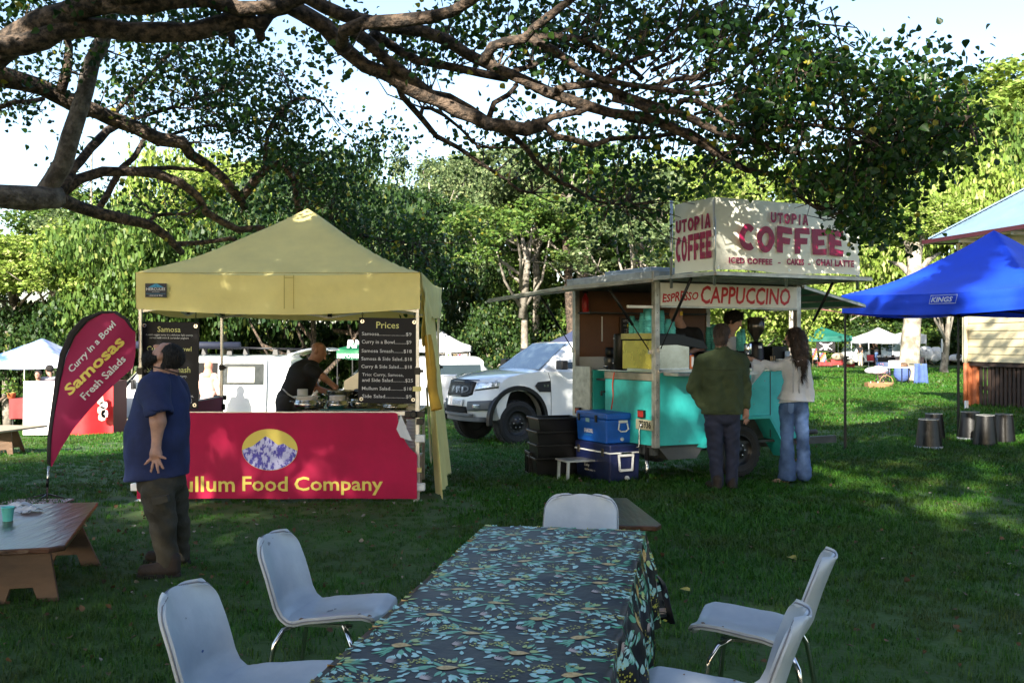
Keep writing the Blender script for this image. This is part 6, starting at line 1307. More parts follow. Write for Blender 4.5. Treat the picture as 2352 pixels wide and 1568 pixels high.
# dark car behind the pickup
d4 = 27; co = P(1104, 880, d4); co.z = float(gz(co.x, d4)); car = thing('parked_car', 'dark car seen over the bonnet of the white pickup', 'car', co, R(188))
DKP = mat('dark car paint', (.01, .012, .014), .25, coat=1)
olc = [(0, .35), (0, .62), (-.1, .75), (-1.0, .92), (-1.75, 1.38), (-2.2, 1.46), (-3.3, 1.44), (-4.1, 1.05), (-4.3, .95), (-4.3, .35), (-3.9, .25)] + arc(-3.4, .32, .36, 180, 0, 8) + [(-1.3, .22)] + arc(-.8, .32, .36, 180, 0, 8)
loft_body(olc, .88, .25, -.5, 10, .05, .12, midz=.85).build('body', DKP, car, bevel=.02)
quadpart('windscreen', WSG, [(-.98, .70, .95), (-.98, -.70, .95), (-1.72, -.58, 1.37), (-1.72, .58, 1.37)], car, .015)
for s in (1, -1):
    quadpart('side_window', GLASS, [(-1.35, s * .80, .98), (-3.3, s * .80, 1.0), (-3.1, s * .68, 1.36), (-1.95, s * .68, 1.36)][::s], car, -.02)
    for x in (-.8, -3.4): wheel(car, (x, s * .78, .32), .32, .2, (0, s, 0), MATS['grey steel rim'], spokes=0, tread=0)
    b = MB(); b.box((-1.45, s * .98, 1.0), (.1, .16, .12)); b.build('mirror', DKP, car, bevel=.02)
b = MB(); b.bar((-2.3, -.5, 1.52), (-2.3, .5, 1.52), .04); b.bar((-3.1, -.5, 1.52), (-3.1, .5, 1.52), .04); b.build('roof_bar', BLACKP, car)
# ================================================================ TABLES, CHAIRS IN THE FOREGROUND
VINYL = mat('pale blue-grey vinyl', (.38, .43, .49), .32, 0, .04, 3.5, bump=.12, bs=18, c2=(.52, .56, .60)); PIPING = mat('vinyl piping', (.45, .44, .40), .5); STITCH = mat('dark stitching', (.20, .21, .24), .7)
RUST = mat('rust spot', (.20, .10, .04), .8, var=.4, vs=40); SCUFF = mat('grey scuff', (.22, .24, .27), .7)
def chair(name_label, x, y, face, spots=()):
    """padded one-piece shell on bent chrome legs; local -y... +y is the way the sitter faces"""
    fz = Vector(face + (0,)).normalized(); rz = math.atan2(fz.y, fz.x) - math.pi / 2
    t = thing('chair', name_label, 'chair', onground(x, y), rz, group='pale vinyl shell chairs round the flowered table')
    prof = [(.235, .405), (.225, .435), (.19, .447), (.12, .443), (.0, .428), (-.10, .424), (-.165, .43), (-.20, .455), (-.222, .495), (-.238, .55), (-.258, .615), (-.282, .68), (-.302, .73), (-.309, .747), (-.315, .754)]
    n = len(prof); L = [0]
    for i in range(1, n): L.append(L[-1] + math.dist(prof[i], prof[i - 1]))
    tot = L[-1]
    def pr(s):
        s *= tot
        for i in range(1, n):
            if s <= L[i] + 1e-9:
                k = (s - L[i - 1]) / (L[i] - L[i - 1]); return prof[i - 1][0] + (prof[i][0] - prof[i - 1][0]) * k, prof[i - 1][1] + (prof[i][1] - prof[i - 1][1]) * k
    def hwid(s):
        w = .196 - .014 * math.cos((s - .1) * 5) - .008 * (s > .5); r0 = .10
        e = min(s, 1 - s) * tot; r = .075 if s < .5 else .082
        if e < r: w -= r * (1 - math.sqrt(max(0, 1 - (1 - e / r) ** 2)))
        return w
    def shell(u, v):
        s = v; yy, zz = pr(s); a = 2 * u - 1; w = hwid(s); xx = a * w
        edge = abs(a) ** 6; sf = .5 - .5 * math.tanh((s - .47) * 14)
        zz += .016 * a * a * sf - .006 * edge * sf; yy += (.035 * a * a + .01 * edge) * (1 - sf)
        zz += .012 * (.5 - .5 * math.cos(math.pi * a)) * sf
        return (xx, yy, zz)
    ev = lambda v: .35 * v + .65 * (.5 - .5 * math.cos(math.pi * v))
    b = MB(); b.grid(lambda u, v: shell(ev(u), ev(v)), 30, 70); sh = b.build('seat_shell', VINYL, t, smooth=True, solid=.023, solid_off=0, bevel=.009, bseg=3)
    rimp = [shell(0, v / 40) for v in range(41)] + [shell(u / 12, 1) for u in range(1, 12)] + [shell(1, 1 - v / 40) for v in range(41)] + [shell(1 - u / 12, 0) for u in range(1, 13)]
    c0 = Vector((0, -.05, .55)); b = MB(); b.tube([Vector(p) + (Vector(p) - c0).normalized() * .001 for p in rimp], .0032, 5, cap=False); b.build('piping', STITCH, t, True)
    for dv in (.432, .442, .452):
        b = MB(); b.tube([Vector(shell(u / 20 * .97 + .015, dv)) + Vector((0, .0085, .0095)) for u in range(21)], .0016, 4); b.build('stitching', STITCH, sh)
    for s in (-1, 1):
        for q in (1, -1):
            b = MB(); p = [(s * .10, q * .10 - .02, .405), (s * .165, q * .14 - .02, .395), (s * .185, q * .17 - .02, .34), (s * .205, q * .215 - .03, .01)]; b.tube(*smooth_line(p, [.011] * 4, .04), n=10); b.build('leg', CHROME, t, True)
            b = MB(); b.lathe([(.016, 0), (.016, .025), (.013, .03)], 10, (s * .205, q * .215 - .03, 0)); b.build('foot_cap', BLACKP, t, True)
        b = MB(); b.bar((s * .10, -.14, .405), (s * .10, .12, .408), .02, .012); b.build('seat_rail', CHROME, t)
    for (u, v, sz, mm) in spots:
        p = Vector(shell(u, v)); e = .004; a1 = (Vector(shell(u + e, v)) - p).normalized(); a2 = (Vector(shell(u, v + e)) - p).normalized(); nn = a1.cross(a2); nn = nn if nn.z > 0 or nn.y > 0 else -nn
        if nn.dot(Vector((0, 1, 1))) < 0: nn = -nn
        b = MB(); m_ = 9; b.add([p + nn * .0125 + a1 * math.cos(k * 6.283 / m_) * sz * rnd.uniform(.5, 1.5) + a2 * math.sin(k * 6.283 / m_) * sz * rnd.uniform(.3, .9) for k in range(m_)], [tuple(range(m_))]); b.build('stain', mm, t)
    return t
chair('pale vinyl chair at bottom left, nearest the camera left of the flowered table', -.845, 3.36, (.98, -.14), ((.5, .86, .006, SCUFF), (.4, .70, .008, mat('blue ink mark', (.05, .1, .3), .6)), (.95, .44, .012, RUST)))
chair('pale vinyl chair with rust spots, farther one left of the flowered table', -.77, 4.33, (.98, -.17), ((.95, .06, .014, RUST), (.96, .11, .010, RUST), (.97, .43, .016, RUST), (.55, .95, .014, SCUFF), (.5, .35, .02, SCUFF), (.42, .33, .01, SCUFF), (.4, .97, .004, SCUFF)))
chair('pale vinyl chair at the far end of the flowered table, only its back showing', .335, 5.25, (-.17, -.98))
chair('pale vinyl chair right of the flowered table, farther of the two', .99, 4.10, (-.93, .36), ((.04, .1, .012, RUST), (.04, .2, .008, RUST)))
chair('pale vinyl chair at bottom right, nearest the camera right of the flowered table', .64, 3.27, (-.955, .30), ((.9, .2, .006, RUST), (.97, .42, .008, RUST)))
# ---- flowered table
fl_c = Vector((-.114, 4.69)); fr_c = Vector((.575, 4.50)); ax = (Vector((-.114 + .49, 4.69 - 2.53))).normalized(); ax = Vector((.176, .984)); wx = Vector((ax.y, -ax.x))
TT = thing('folding_table', 'long folding table wearing a black flowered cloth in the foreground', 'table', Vector((.15, 3.4, 0)), math.atan2(ax.y, ax.x) - math.pi / 2)
# table frame: local x right (wx), y along; far left corner -> local
o2 = Vector((.15, 3.4)); fl_l = Vector(((fl_c - o2).dot(wx), (fl_c - o2).dot(ax))); TX0_, TY1_ = fl_l.x, fl_l.y; TX1_ = TX0_ + .72; TY0_ = TY1_ - 2.42; TH = .742
b = MB(); b.bb(TX0_ + .012, TX1_ - .012, TY0_ + .012, TY1_ - .012, TH - .045, TH - .006); b.build('tabletop', WHITEP, TT, bevel=.01)
for y in (TY0_ + .35, TY1_ - .35):
    b = MB(); cx_ = (TX0_ + TX1_) / 2
    b.tube(*smooth_line([(TX0_ + .10, y, TH - .05), (TX0_ + .10, y, .30), (TX0_ + .05, y, .03), (TX0_ + .05, y, .012)], [.014] * 4, .08), n=8); b.build('leg', CHROME, TT, True)
    b = MB(); b.tube(*smooth_line([(TX1_ - .10, y, TH - .05), (TX1_ - .10, y, .30), (TX1_ + .0, y, .03), (TX1_ + .0, y, .012)], [.014] * 4, .08), n=8); b.build('leg', CHROME, TT, True)
    b = MB(); b.tube([(TX0_ + .1, y, .3), (TX1_ - .1, y, .3)], .012, 8); b.build('cross_bar', CHROME, TT, True)
# cloth: one sheet, draped: flat on top, hanging at right, left and far end
CL = thing('tablecloth', 'shiny black tablecloth printed with gum leaves, banksias and proteas', 'tablecloth', TT.location.copy(), TT.rotation_euler.z)
DR, DL, DF_ = .40, .34, .30
def cloth(cu, cv):
    """cu: metres across from the left edge (-DL..W+DR); cv: metres along from near end (..L+DF)"""
    Wt, Lt = TX1_ - TX0_, TY1_ - TY0_
    ox = 0 if 0 <= cu <= Wt else (cu - Wt if cu > Wt else cu); oy = 0 if cv <= Lt else cv - Lt
    cx2 = min(max(cu, 0), Wt); cy2 = min(cv, Lt); x = TX0_ + cx2; y = TY0_ + cy2
    dx, dy = abs(ox), abs(oy); drop = max(dx, dy) + .12 * min(dx, dy)
    rr = .018; z = TH + .003 - (drop if drop > 0 else 0)
    w = min(1, drop / .12)
    if dx: x += math.copysign(.012 + w * (.022 * math.sin(cv * 17) + .016 * math.sin(cv * 31 + 1) + .045 * drop / .4), ox)
    if dy: y += .012 + w * (.02 * math.sin(cu * 21 + 1) + .03 * drop / .3)
    if dx and dy: x += math.copysign(dx * .12, ox); y += dy * .1
    if dx: z += .010 * math.sin(cv * 9) * w
    if not drop:   # creases on the top
        z += .0028 * math.sin(7 * cu + 23 * cv) * math.sin(11 * cu) + .0022 * math.sin(cv * 13 + 4 * cu) + .0016 * math.sin(31 * cu + 17 * cv)
        e = min(cx2, Wt - cx2, Lt - cy2); z -= .006 * max(0, 1 - e / .015)
    return Vector((x, y, max(z, .02)))
Wt, Lt = TX1_ - TX0_, TY1_ - TY0_
b = MB(); NU, NV = 96, 170
b.grid(lambda u, v: cloth(-DL + (Wt + DL + DR) * u, (Lt + DF_) * v), NU, NV)
clothm = mat('black oilcloth', (.004, .005, .010), .42, 0, .3, 3, bump=.4, bs=7, spec=.28); b.build('cloth', clothm, CL, True)
# printed plants: flat colour shapes lying on the cloth
PM = {'leaf': mat('print eucalypt leaf', (.22, .48, .44), .4, c2=(.48, .72, .68), vs=14), 'leafd': mat('print green leaf', (.06, .30, .17), .35, c2=(.12, .42, .24), vs=14), 'bank': mat('print banksia', (.45, .26, .06), .4, c2=(.62, .42, .16), vs=90, thresh=(.45, .55)), 'pod': mat('print wattle', (.45, .42, .06), .4), 'prot': mat('print protea', (.42, .28, .24), .4, c2=(.58, .46, .42)), 'yl': mat('print yellow green', (.40, .48, .14), .4), 'stem': mat('print stem', (.10, .28, .14), .4)}
prt = {k: MB() for k in PM}; LAY = {'stem': .0006, 'leafd': .0008, 'leaf': .0012, 'pod': .0015, 'yl': .0015, 'prot': .0016, 'bank': .0019}
def stampon(key, pts2, lay=0):
    vs = []
    for (a, c) in pts2:
        if not (-DL < a < Wt + DR and 0 <= c < Lt + DF_): return
        p = cloth(a, c); q1 = cloth(a + .004, c) - cloth(a - .004, c); q2 = cloth(a, c + .004) - cloth(a, c - .004); n = q1.cross(q2); n = n.normalized() if n.length > 1e-9 else Vector((0, 0, 1)); vs.append(p + n * (LAY[key] + lay))
    n = len(vs); c = sum(vs, Vector()) / n
    if max((v - c).length for v in vs) > .12: return
    prt[key].add(vs + [c + (vs[0] - c) * 0], [(i, (i + 1) % n, n) for i in range(n)])
def leafshape(x, y, a, L, w, n=5):
    up = [(L * k / n, w * math.sin(math.pi * (k / n) ** .75)) for k in range(1, n)]; lo = [(p, -q) for p, q in up[::-1]]; s = [(0, 0)] + up + [(L, 0)] + lo; c, d = math.cos(a), math.sin(a)
    return [(x + p * c - q * d, y + p * d + q * c) for p, q in s]
def disc(x, y, r, n=7, sx=1, sy=1, a=0): return [(x + r * sx * math.cos(k * 6.283 / n + a) , y + r * sy * math.sin(k * 6.283 / n + a)) for k in range(n)]
def bouquet(x, y, a, s, fr_):
    rr = random.Random(fr_); at = lambda p, q: (x + (p * math.cos(a) - q * math.sin(a)) * s, y + (p * math.sin(a) + q * math.cos(a)) * s); U = rr.uniform
    for k in range(22):
        t = U(0, 6.28); d = U(.01, .065); p, q = at(d * math.cos(t), d * math.sin(t) * .7); L = U(.025, .06); stampon('leafd', leafshape(p, q, t + a + U(-.4, .4), L, L * U(.09, .19)), U(0, .0002))
    for k in range(13):
        t = math.pi + U(-.8, .7); d = U(.04, .125); p, q = at(d * math.cos(t), d * math.sin(t)); stampon('leaf', leafshape(p, q, t + a + U(-1, 1), U(.022, .036), U(.008, .0125)), U(0, .0002))
    for k in range(10): t = U(-1.7, 1.4); d = U(.035, .10); p, q = at(d * math.cos(t), d * math.sin(t)); stampon('leaf', leafshape(p, q, t + a + U(-.4, .4), U(.022, .038), U(.005, .008)), U(0, .0002))
    for k in range(7): t = U(-1.6, -.4); p, q = at(.03 * math.cos(t), .05 * math.sin(t)); stampon('leaf', leafshape(p, q, t + a, .036, .0026), U(0, .0002))
    for side in (1, -1):
        for k in range(30): d = .045 + .0035 * k; p, q = at(d * .9 * side + U(-.014, .014), -.050 * side - .02 + .3 * (d - .1) * side + U(-.018, .018)); stampon('pod', disc(p, q, U(.0022, .0042), 6), U(0, .0002))
    for k in range(5): t = U(.2, 1.6); p, q = at(.02 * math.cos(t), .035 * math.sin(t)); stampon('yl', leafshape(p, q, t + a, U(.022, .034), .0065))
    p, q = at(.095, .05)
    for k in range(7): t = -.9 + k * .3 + .6; stampon('prot', leafshape(p, q, t + a, .034, .0026), k * .00004)
    p, q = at(-.025, 0); stampon('bank', leafshape(p, q, a + .05, .062, .017, 7))
rr = random.Random(4); row = 0; yy = .05
while yy < Lt + .25:
    xx = -.33 + (.16 if row % 2 else 0)
    while xx < Wt + .40:
        bouquet(xx + rr.uniform(-.012, .012), yy + rr.uniform(-.012, .012), rr.uniform(-.25, .25) + (.0 if row % 2 else .12), 1.3, rr.randint(0, 9)); xx += .32
    yy += .165; row += 1
for k, mb in prt.items():
    if mb.f: mb.build('print_' + {'leaf': 'gum_leaves', 'leafd': 'green_leaves', 'bank': 'banksia_flowers', 'pod': 'wattle_dots', 'prot': 'protea_flowers', 'yl': 'yellow_leaves', 'stem': 'stems'}[k], PM[k], CL)['kind'] = 'stuff'
# ---- low wooden tables
WOOD = mat('weathered red brown wood', (.03, .014, .009), .3, 0, .3, 4, bump=.4, bs=22, c2=(.13, .05, .028), stretch=(1, .16, 1)); WOODL = mat('lighter worn wood', (.05, .026, .014), .6, 0, .3, 4, bump=.4, bs=20, c2=(.14, .08, .045), stretch=(.3, .3, 1)); WOODP = mat('pale sawn wood', (.35, .26, .17), .7, 0, .2, 5, c2=(.5, .4, .28))
def lowtable(label, corners, z, legs, m=WOOD, ml=WOODL, th=.035):
    c = sum((Vector(p) for p in corners), Vector((0, 0))) / len(corners); t = thing('low_table', label, 'table', onground(c.x, c.y)); b = MB()
    b.prism([(x, y, z - th) for x, y in corners], (0, 0, 0), (0, 0, th)); b.build('tabletop', m, t, world=True, bevel=.008)
    for (p, q, w) in legs:
        g = onground(*p); tp = Vector((q[0], q[1], z - th)); b = MB(); d = (Vector(w).normalized()); e = Vector((d.x, d.y, 0)); L0, L1 = w[2], w[2] * .55; nn = Vector((-d.y, d.x, 0)) * .02
        v = [g - e * L0 / 2, g - e * L0 * .22, g - e * L0 * .15 + Vector((0, 0, .09)), g + e * L0 * .15 + Vector((0, 0, .09)), g + e * L0 * .22, g + e * L0 / 2, tp + e * L1 / 2 * 1.3, tp - e * L1 / 2 * 1.3]
        b.prism(v, -nn, nn); b.build('leg', ml, t, world=True, bevel=.005)
    return t
A_c = Vector((-2.64, 5.87)); B_c = Vector((-3.10, 7.52)); C_c = Vector((-4.0, 7.35)); D_c = Vector((-3.55, 5.62))
lt = lowtable('low shiny red-brown wooden table at the left edge with a cup and napkins on it', [A_c + Vector((-.06, -.01)), A_c + Vector((-.0, .07)), B_c, C_c, D_c], .40, [((-2.98, 6.1), (-3.0, 6.15), (1, .25, .46)), ((-3.15, 7.1), (-3.25, 7.1), (1, .25, .5))])
b = MB(); b.bar((-3.0, 6.2, .2), (-3.25, 7.1, .2), .03, .10); b.build('stretcher', WOODL, lt, world=True)
lowtable('low weathered wooden table behind the far chair, right of the flowered table', [(.42, 6.72), (.955, 6.64), (1.0, 6.72), (.90, 7.85), (.55, 7.85)], .38, [((.93, 7.1), (.82, 6.95), (.2, 1, .75)), ((.5, 7.2), (.55, 7.1), (.2, 1, .6))])
pb = P(1412, 1189, 7.0); bk = MB(); bk.box((0, 0, .005), (.085, .055, .008), R(15)); bk.build('booklet', mat('blue booklet', (.03, .05, .35), .4), None).location = (.68, 6.86, .401); bo = bpy.data.objects['booklet']; tag(bo, 'small blue printed packet lying on the low table beside the far chair', 'packet')
b = MB(); b.box((0, 0, .0096), (.07, .012, .001), R(15)); b.build('white_strip', WHITEP, bo)
def pointat(vx, vy, z):
    d = (CAMZ - z) * FV / (vy - 784); p = P(vx, vy, d); return p
cpn = pointat(18, 1196, .40); cu_ = thing('paper_cup', 'turquoise paper cup standing on the low red-brown table', 'cup', cpn); b = MB(); b.lathe([(.028, 0), (.030, .002), (.040, .088), (.043, .09), (.043, .095), (.038, .094), (.028, .01), (0, .01)], 24); b.build('cup', CUPT, cu_, True)
def napkin(p, a, label, seed):
    r = random.Random(seed); b = MB(); b.grid(lambda u, v: ((u - .5) * .16 + .01 * math.sin(9 * v + seed), (v - .5) * .15, .006 + .035 * abs(math.sin(5 * u + 3 * v + seed)) * (1 - abs(2 * u - 1)) + .012 * math.sin(11 * v + seed) ** 2), 14, 12); o = b.build('napkin', WHITECLOTH, None, True, loc=p, rz=a); tag(o, label, 'napkin')
napkin(pointat(42, 1166, .40), .4, 'crumpled white napkin next to the turquoise cup', 1); napkin(pointat(66, 1176, .40), 1.1, 'flatter white napkin to the right of the crumpled one', 4)
fp = thing('flag_base', 'pale pink weight plate on the foot of the feather flag', 'flag base', G(100, 1152)); b = MB(); b.box((-.02, -.1, .015), (.62, .3, .02), R(3)); b.build('plate', mat('pink dirty plate', (.5, .3, .28), .5, c2=(.25, .1, .1), vs=8), fp, bevel=.008)
# bench slab at the left
bg = G(10, 1046); lb_ = lowtable('sunlit pale-topped wooden bench at the left edge beyond the feather flag', [(bg.x - 1.6, bg.y - .35), (P(18, 990, bg.y).x, bg.y - .3), (P(52, 980, bg.y).x, bg.y + .9), (bg.x - 1.2, bg.y + .9)], P(10, 990, bg.y - .3).z, [((P(8, 1040, bg.y).x, bg.y), (P(10, 1000, bg.y).x, bg.y), (1, .3, .30)), ((P(38, 1010, bg.y + .7).x, bg.y + .7), (P(30, 990, bg.y + .7).x, bg.y + .6), (1, .3, .3))], WOODP, WOODL)
# ---- upturned black buckets
BUCK = mat('black bucket plastic', (.004, .004, .005), .36, 0, .3, 6, bump=.1, bs=30); BAND = mat('grey bucket band', (.35, .36, .38), .35, .3)
def bucket(vx, vy, wpx, hpx, label, band=True):
    g = G(vx, vy - 4); d = g.y; r0 = wpx / 2 / FV * d; h = hpx / FV * d; r1 = r0 * .74; t = thing('upturned_bucket', label, 'bucket', g, rnd.random(), group='upturned black buckets on the lawn'); b = MB(); b.lathe([(r0, .0), (r1, h)], 40, cap=False); b.build('bucket', BUCK, t, smooth=True); b = MB(); b.lathe([(r1 - .001, h - .004), (0, h - .003)], 32, cap=False); b.build('bottom', BUCK, t); b = MB()
    for k in (.22, .45, .68, .88): ra = r0 + (r1 - r0) * k; b.lathe([(ra - .002, h * k), (ra + .0035, h * k + .003), (ra - .002, h * k + .008)], 40, cap=False)
    b.build('moulded_rings', BUCK, t, smooth=True)
    b = MB(); b.lathe([(r1 - .006, h - .006), (r1 + .004, h - .004), (r1 + .004, h + .004), (r1 - .006, h + .006), (r1 - .012, h + .002)], 32, cap=False); b.build('base_ring', mat('pale worn rim', (.30, .31, .30), .5), t, True)
    if band: b = MB(); b.lathe([(r0 + .007, .0), (r0 + .010, .005), (r0 + .008, .05), (r0 + .003, .052)], 32, cap=False); b.build('rim_band', BAND, t, True)
bucket(2145, 1014, 50, 60, 'upturned black bucket half hidden behind the frontmost one', False); bucket(2133, 1035, 60, 68, 'frontmost upturned black bucket with a silver lower rim'); bucket(2228, 1015, 54, 65, 'upturned black bucket left in the group of three, with a grey rim'); bucket(2306, 1021, 50, 66, 'rightmost upturned black bucket', False); bucket(2263, 1027, 54, 70, 'middle upturned black bucket in the group of three', False)
# ---- blue gazebo
BLUET = mat('royal blue canvas', (.006, .06, .72), .55, 0, .08, 2, bump=.08, bs=10, trans=.12)
Lc, Fc = Vector((5.0, 15.2)), Vector((6.7, 12.7)); Bc = Vector((7.50, 16.9)); Rc = Bc + Fc - Lc
bt = tent('gazebo', 'royal blue pop-up gazebo on black legs in front of the house', [Lc, Fc, Rc, Bc], 2.03, 2.30, 3.22, BLUET, post=BLACKM, pw=.034, power=1.45, wob=.008)
mt2 = basis(bt).inverted(); on = (Fc - Lc).to_3d().normalized(); nrm = Vector((on.y, -on.x, 0)); nrm = nrm if nrm.y < 0 else -nrm
k0 = Lc.to_3d() + on * 1.50; kp = lambda x, y: mt2 @ (k0 + on * x + nrm * .085 + Vector((0, 0, 2.105 + y)))
sh_ = lambda u, v: (u + .0 * v, v)
lettering('KINGS', bt, kp, .03, .36, .035, .105, mat('silver print', (.55, .62, .75), .4), .03, .35)
b = MB(); 
for q in ([(0, .012), (.40, .012), (.40, .018), (0, .018)], [(.03, .125), (.43, .125), (.43, .131), (.03, .131)], [(0, .012), (.006, .012), (.036, .131), (.03, .131)], [(.394, .012), (.40, .012), (.43, .131), (.424, .131)]): b.add([kp(x, y) for x, y in q], [(0, 1, 2, 3)])
b.build('logo_frame', MATS['silver print'], bt)
# ================================================================ PEOPLE
SKIN = mat('skin', (.32, .17, .125), .5, 0, .08, 14, bump=.05, bs=120, c2=(.46, .25, .18)); SKIND = mat('tanned skin', (.30, .14, .085), .5, 0, .1, 12, c2=(.38, .19, .12)); SKINP = mat('fair skin', (.45, .26, .19), .5, 0, .08, 14)
HAIRD = mat('dark brown hair', (.007, .005, .004), .7, 0, .3, 30, bump=1, bs=80, stretch=(1, 1, .3)); HAIRB = mat('brown hair', (.022, .012, .008), .5, 0, .3, 25, bump=1, bs=70, c2=(.05, .028, .016), stretch=(1, 1, .25)); HAIRG = mat('grey hair', (.35, .34, .33), .6, bump=.6, bs=70)
NAVYT = mat('navy cotton', (.007, .014, .062), .85, 0, .15, 5, bump=.5, bs=14, c2=(.013, .025, .105)); OLIVET = mat('dark olive cotton twill', (.024, .021, .014), .85, 0, .2, 6, bump=.4, bs=30, c2=(.045, .04, .028)); BOOT = mat('brown suede boot', (.020, .012, .008), .75, 0, .25, 10, bump=.3, bs=50); SOLE = mat('dark sole', (.015, .013, .012), .8)
GREENJ = mat('olive green corduroy', (.022, .036, .012), .85, 0, .2, 6, bump=.3, bs=50, c2=(.042, .060, .022)); DENIMD = mat('dark indigo denim', (.010, .013, .032), .8, 0, .2, 8, bump=.2, bs=90, c2=(.018, .023, .052)); DENIM = mat('blue denim', (.035, .075, .19), .8, 0, .2, 9, bump=.2, bs=90, c2=(.07, .13, .28)); BLOUSE = mat('white voile', (.80, .81, .86), .85, 0, .05, 8, bump=.25, bs=45, trans=.3); LACE = mat('white lace', (.60, .61, .66), .9, bump=1.2, bs=90); BLACKT = mat('black cotton', (.010, .010, .011), .85, bump=.1, bs=60); CHARC = mat('charcoal apron', (.035, .036, .04), .85, bump=.2, bs=60)
def hand_prims(w, tips, palm, rp=.032, rf=.0095):
    """w wrist, palm centre, tips: fingertips; each finger is two bent segments rooted in the palm"""
    w, palm = Vector(w), Vector(palm); p = [('c', w, palm, .026, rp), ('e', palm, (rp * 1.25, rp * .62, rp * 1.35))]
    for i, t in enumerate(tips):
        t = Vector(t); k = palm.lerp(t, .38); m = k.lerp(t, .5) + Vector((0, -.006, 0)); th = i == 0
        p += [('c', k, m, rf * (1.25 if th else 1.05), rf, .005), ('c', m, t, rf, rf * .78, .004)]
    return p
def shoe(name, heel, toe, m, parent, s=1.0, hgt=.11):
    h, t = Vector(heel), Vector(toe); u = Vector((0, 0, 1)); L = (t - h).length; d = (t - h).normalized()
    blob(name, m, parent, [('c', h + u * .05 * s, h + u * hgt * s, .048 * s, .050 * s), ('c', h + u * .045 * s, t - d * .05 + u * .045 * s, .046 * s, .048 * s), ('c', h.lerp(t, .35) + u * .07 * s, t - d * .09 + u * .05 * s, .040 * s, .036 * s)], .009, .014, cuts=[((0, 0, h.z + .008), (0, 0, -1))])
    n = Vector((-d.y, d.x, 0)); b = MB(); q = [h - d * .05 + n * .03, h - d * .05 - n * .03, h.lerp(t, .3) - n * .042, h.lerp(t, .7) - n * .05, t - n * .03, t + n * .03, h.lerp(t, .7) + n * .05, h.lerp(t, .3) + n * .042]
    b.prism([Vector((p.x, p.y, h.z)) for p in q][::-1], (0, 0, 0), (0, 0, .028)); b.build('sole', SOLE, parent, world=True, bevel=.004)
def strands(host, n, ln, wd, flow, m, seed=1, lift=.25, name='hair_strands'):
    """fine hair laid over a hair volume; flow(p) gives the combing direction"""
    r = np.random.RandomState(seed); me = host.data; nv = len(me.vertices); co = np.empty(nv * 3); me.vertices.foreach_get('co', co); co = co.reshape(-1, 3); no = np.empty(nv * 3); me.vertices.foreach_get('normal', no); no = no.reshape(-1, 3)
    i = r.randint(0, nv, n); p = co[i] - no[i] * .003; nn = no[i]; f = np.array([flow(q) for q in p]); f = f - nn * (f * nn).sum(1)[:, None]; f /= np.linalg.norm(f, axis=1)[:, None] + 1e-6
    f = f + r.normal(size=(n, 3)) * .22 + nn * lift; f /= np.linalg.norm(f, axis=1)[:, None]; sd_ = np.cross(f, nn); sd_ /= np.linalg.norm(sd_, axis=1)[:, None] + 1e-6; L = (ln * r.uniform(.5, 1.3, n))[:, None]
    a = p - sd_ * wd; b_ = p + sd_ * wd; c = p + f * L * .6 + sd_ * wd * .7 + nn * .004; d = p + f * L * .6 - sd_ * wd * .7 + nn * .004; e = p + f * L + nn * -.002; e2 = e + sd_ * wd * .2
    v = np.stack([a, b_, c, d, e, e2], 1).reshape(-1, 3); k = np.arange(n)[:, None] * 6; fc = np.concatenate([k + np.array([[0, 1, 2, 3]]), k + np.array([[3, 2, 5, 4]])])
    o = mesh_np(name, v, fc, m, host, False); o['kind'] = 'stuff'; return o
# ---- 1: man in navy T-shirt gazing up at the board
g = G(368, 1318); D0 = g.y; Q = lambda vx, vy, dd=0: P(vx, vy, D0 + dd); K = D0 / FV
m1 = thing('person', 'bearded man in navy T-shirt and olive cargo trousers, head thrown back, hand behind him', 'person', g)
hc = Q(381, 819, .0); hp, hat, hfr = head_prims(hc, (-.62, .25, .72), (.78, -.05, .62), .95)
arm = [('c', Q(355, 905, -.19), Q(363, 968, -.25), .062, .052), ('c', Q(363, 968, -.25), Q(359, 1022, -.27), .050, .029)]
blob('body', SKIN, m1, hp + [('c', Q(381, 850, .0), Q(378, 822, .0), .075, .070), ('c', Q(374, 878, 0), Q(382, 850, 0), .085, .078), ('c', Q(362, 910, 0), Q(362, 1080, 0), .09, .11)] + arm + hand_prims(Q(359, 1022, -.27), [Q(380, 1052, -.32), Q(333, 1066, -.30), Q(347, 1083, -.31), Q(364, 1086, -.32), Q(375, 1075, -.31)], Q(358, 1042, -.285), .033, .0105), .009, .02)
S_, F_, U_ = hfr
h_ = blob('hair', HAIRD, m1, [('e', hat(0, -.03, .04), (.084, .092, .084), hfr), ('e', hat(0, -.07, -.02), (.072, .048, .078), hfr), ('se', hat(0, .10, -.02), (.12, .075, .13), hfr), ('se', hat(.09, .0, -.03), (.03, .035, .045), hfr), ('se', hat(-.09, .0, -.03), (.03, .035, .045), hfr)], .009, .015, fold=.002, ff=(60, 60, 60))
strands(h_, 2200, .022, .0016, lambda p: (.3, .1, -.9), HAIRD)
h_ = blob('beard', HAIRD, m1, [('e', hat(0, .05, -.095), (.066, .058, .048), hfr), ('c', hat(.074, .0, -.035), hat(.045, .045, -.09), .018, .034), ('c', hat(-.074, .0, -.035), hat(-.045, .045, -.09), .018, .034), ('e', hat(0, .08, -.11), (.048, .04, .042), hfr), ('c', hat(.03, .088, -.065), hat(-.03, .088, -.065), .022, .022)], .009, .02, fold=.002, ff=(60, 60, 60))
strands(h_, 1800, .026, .0016, lambda p: (-.7, 0, -.6), HAIRD, 2, .5)
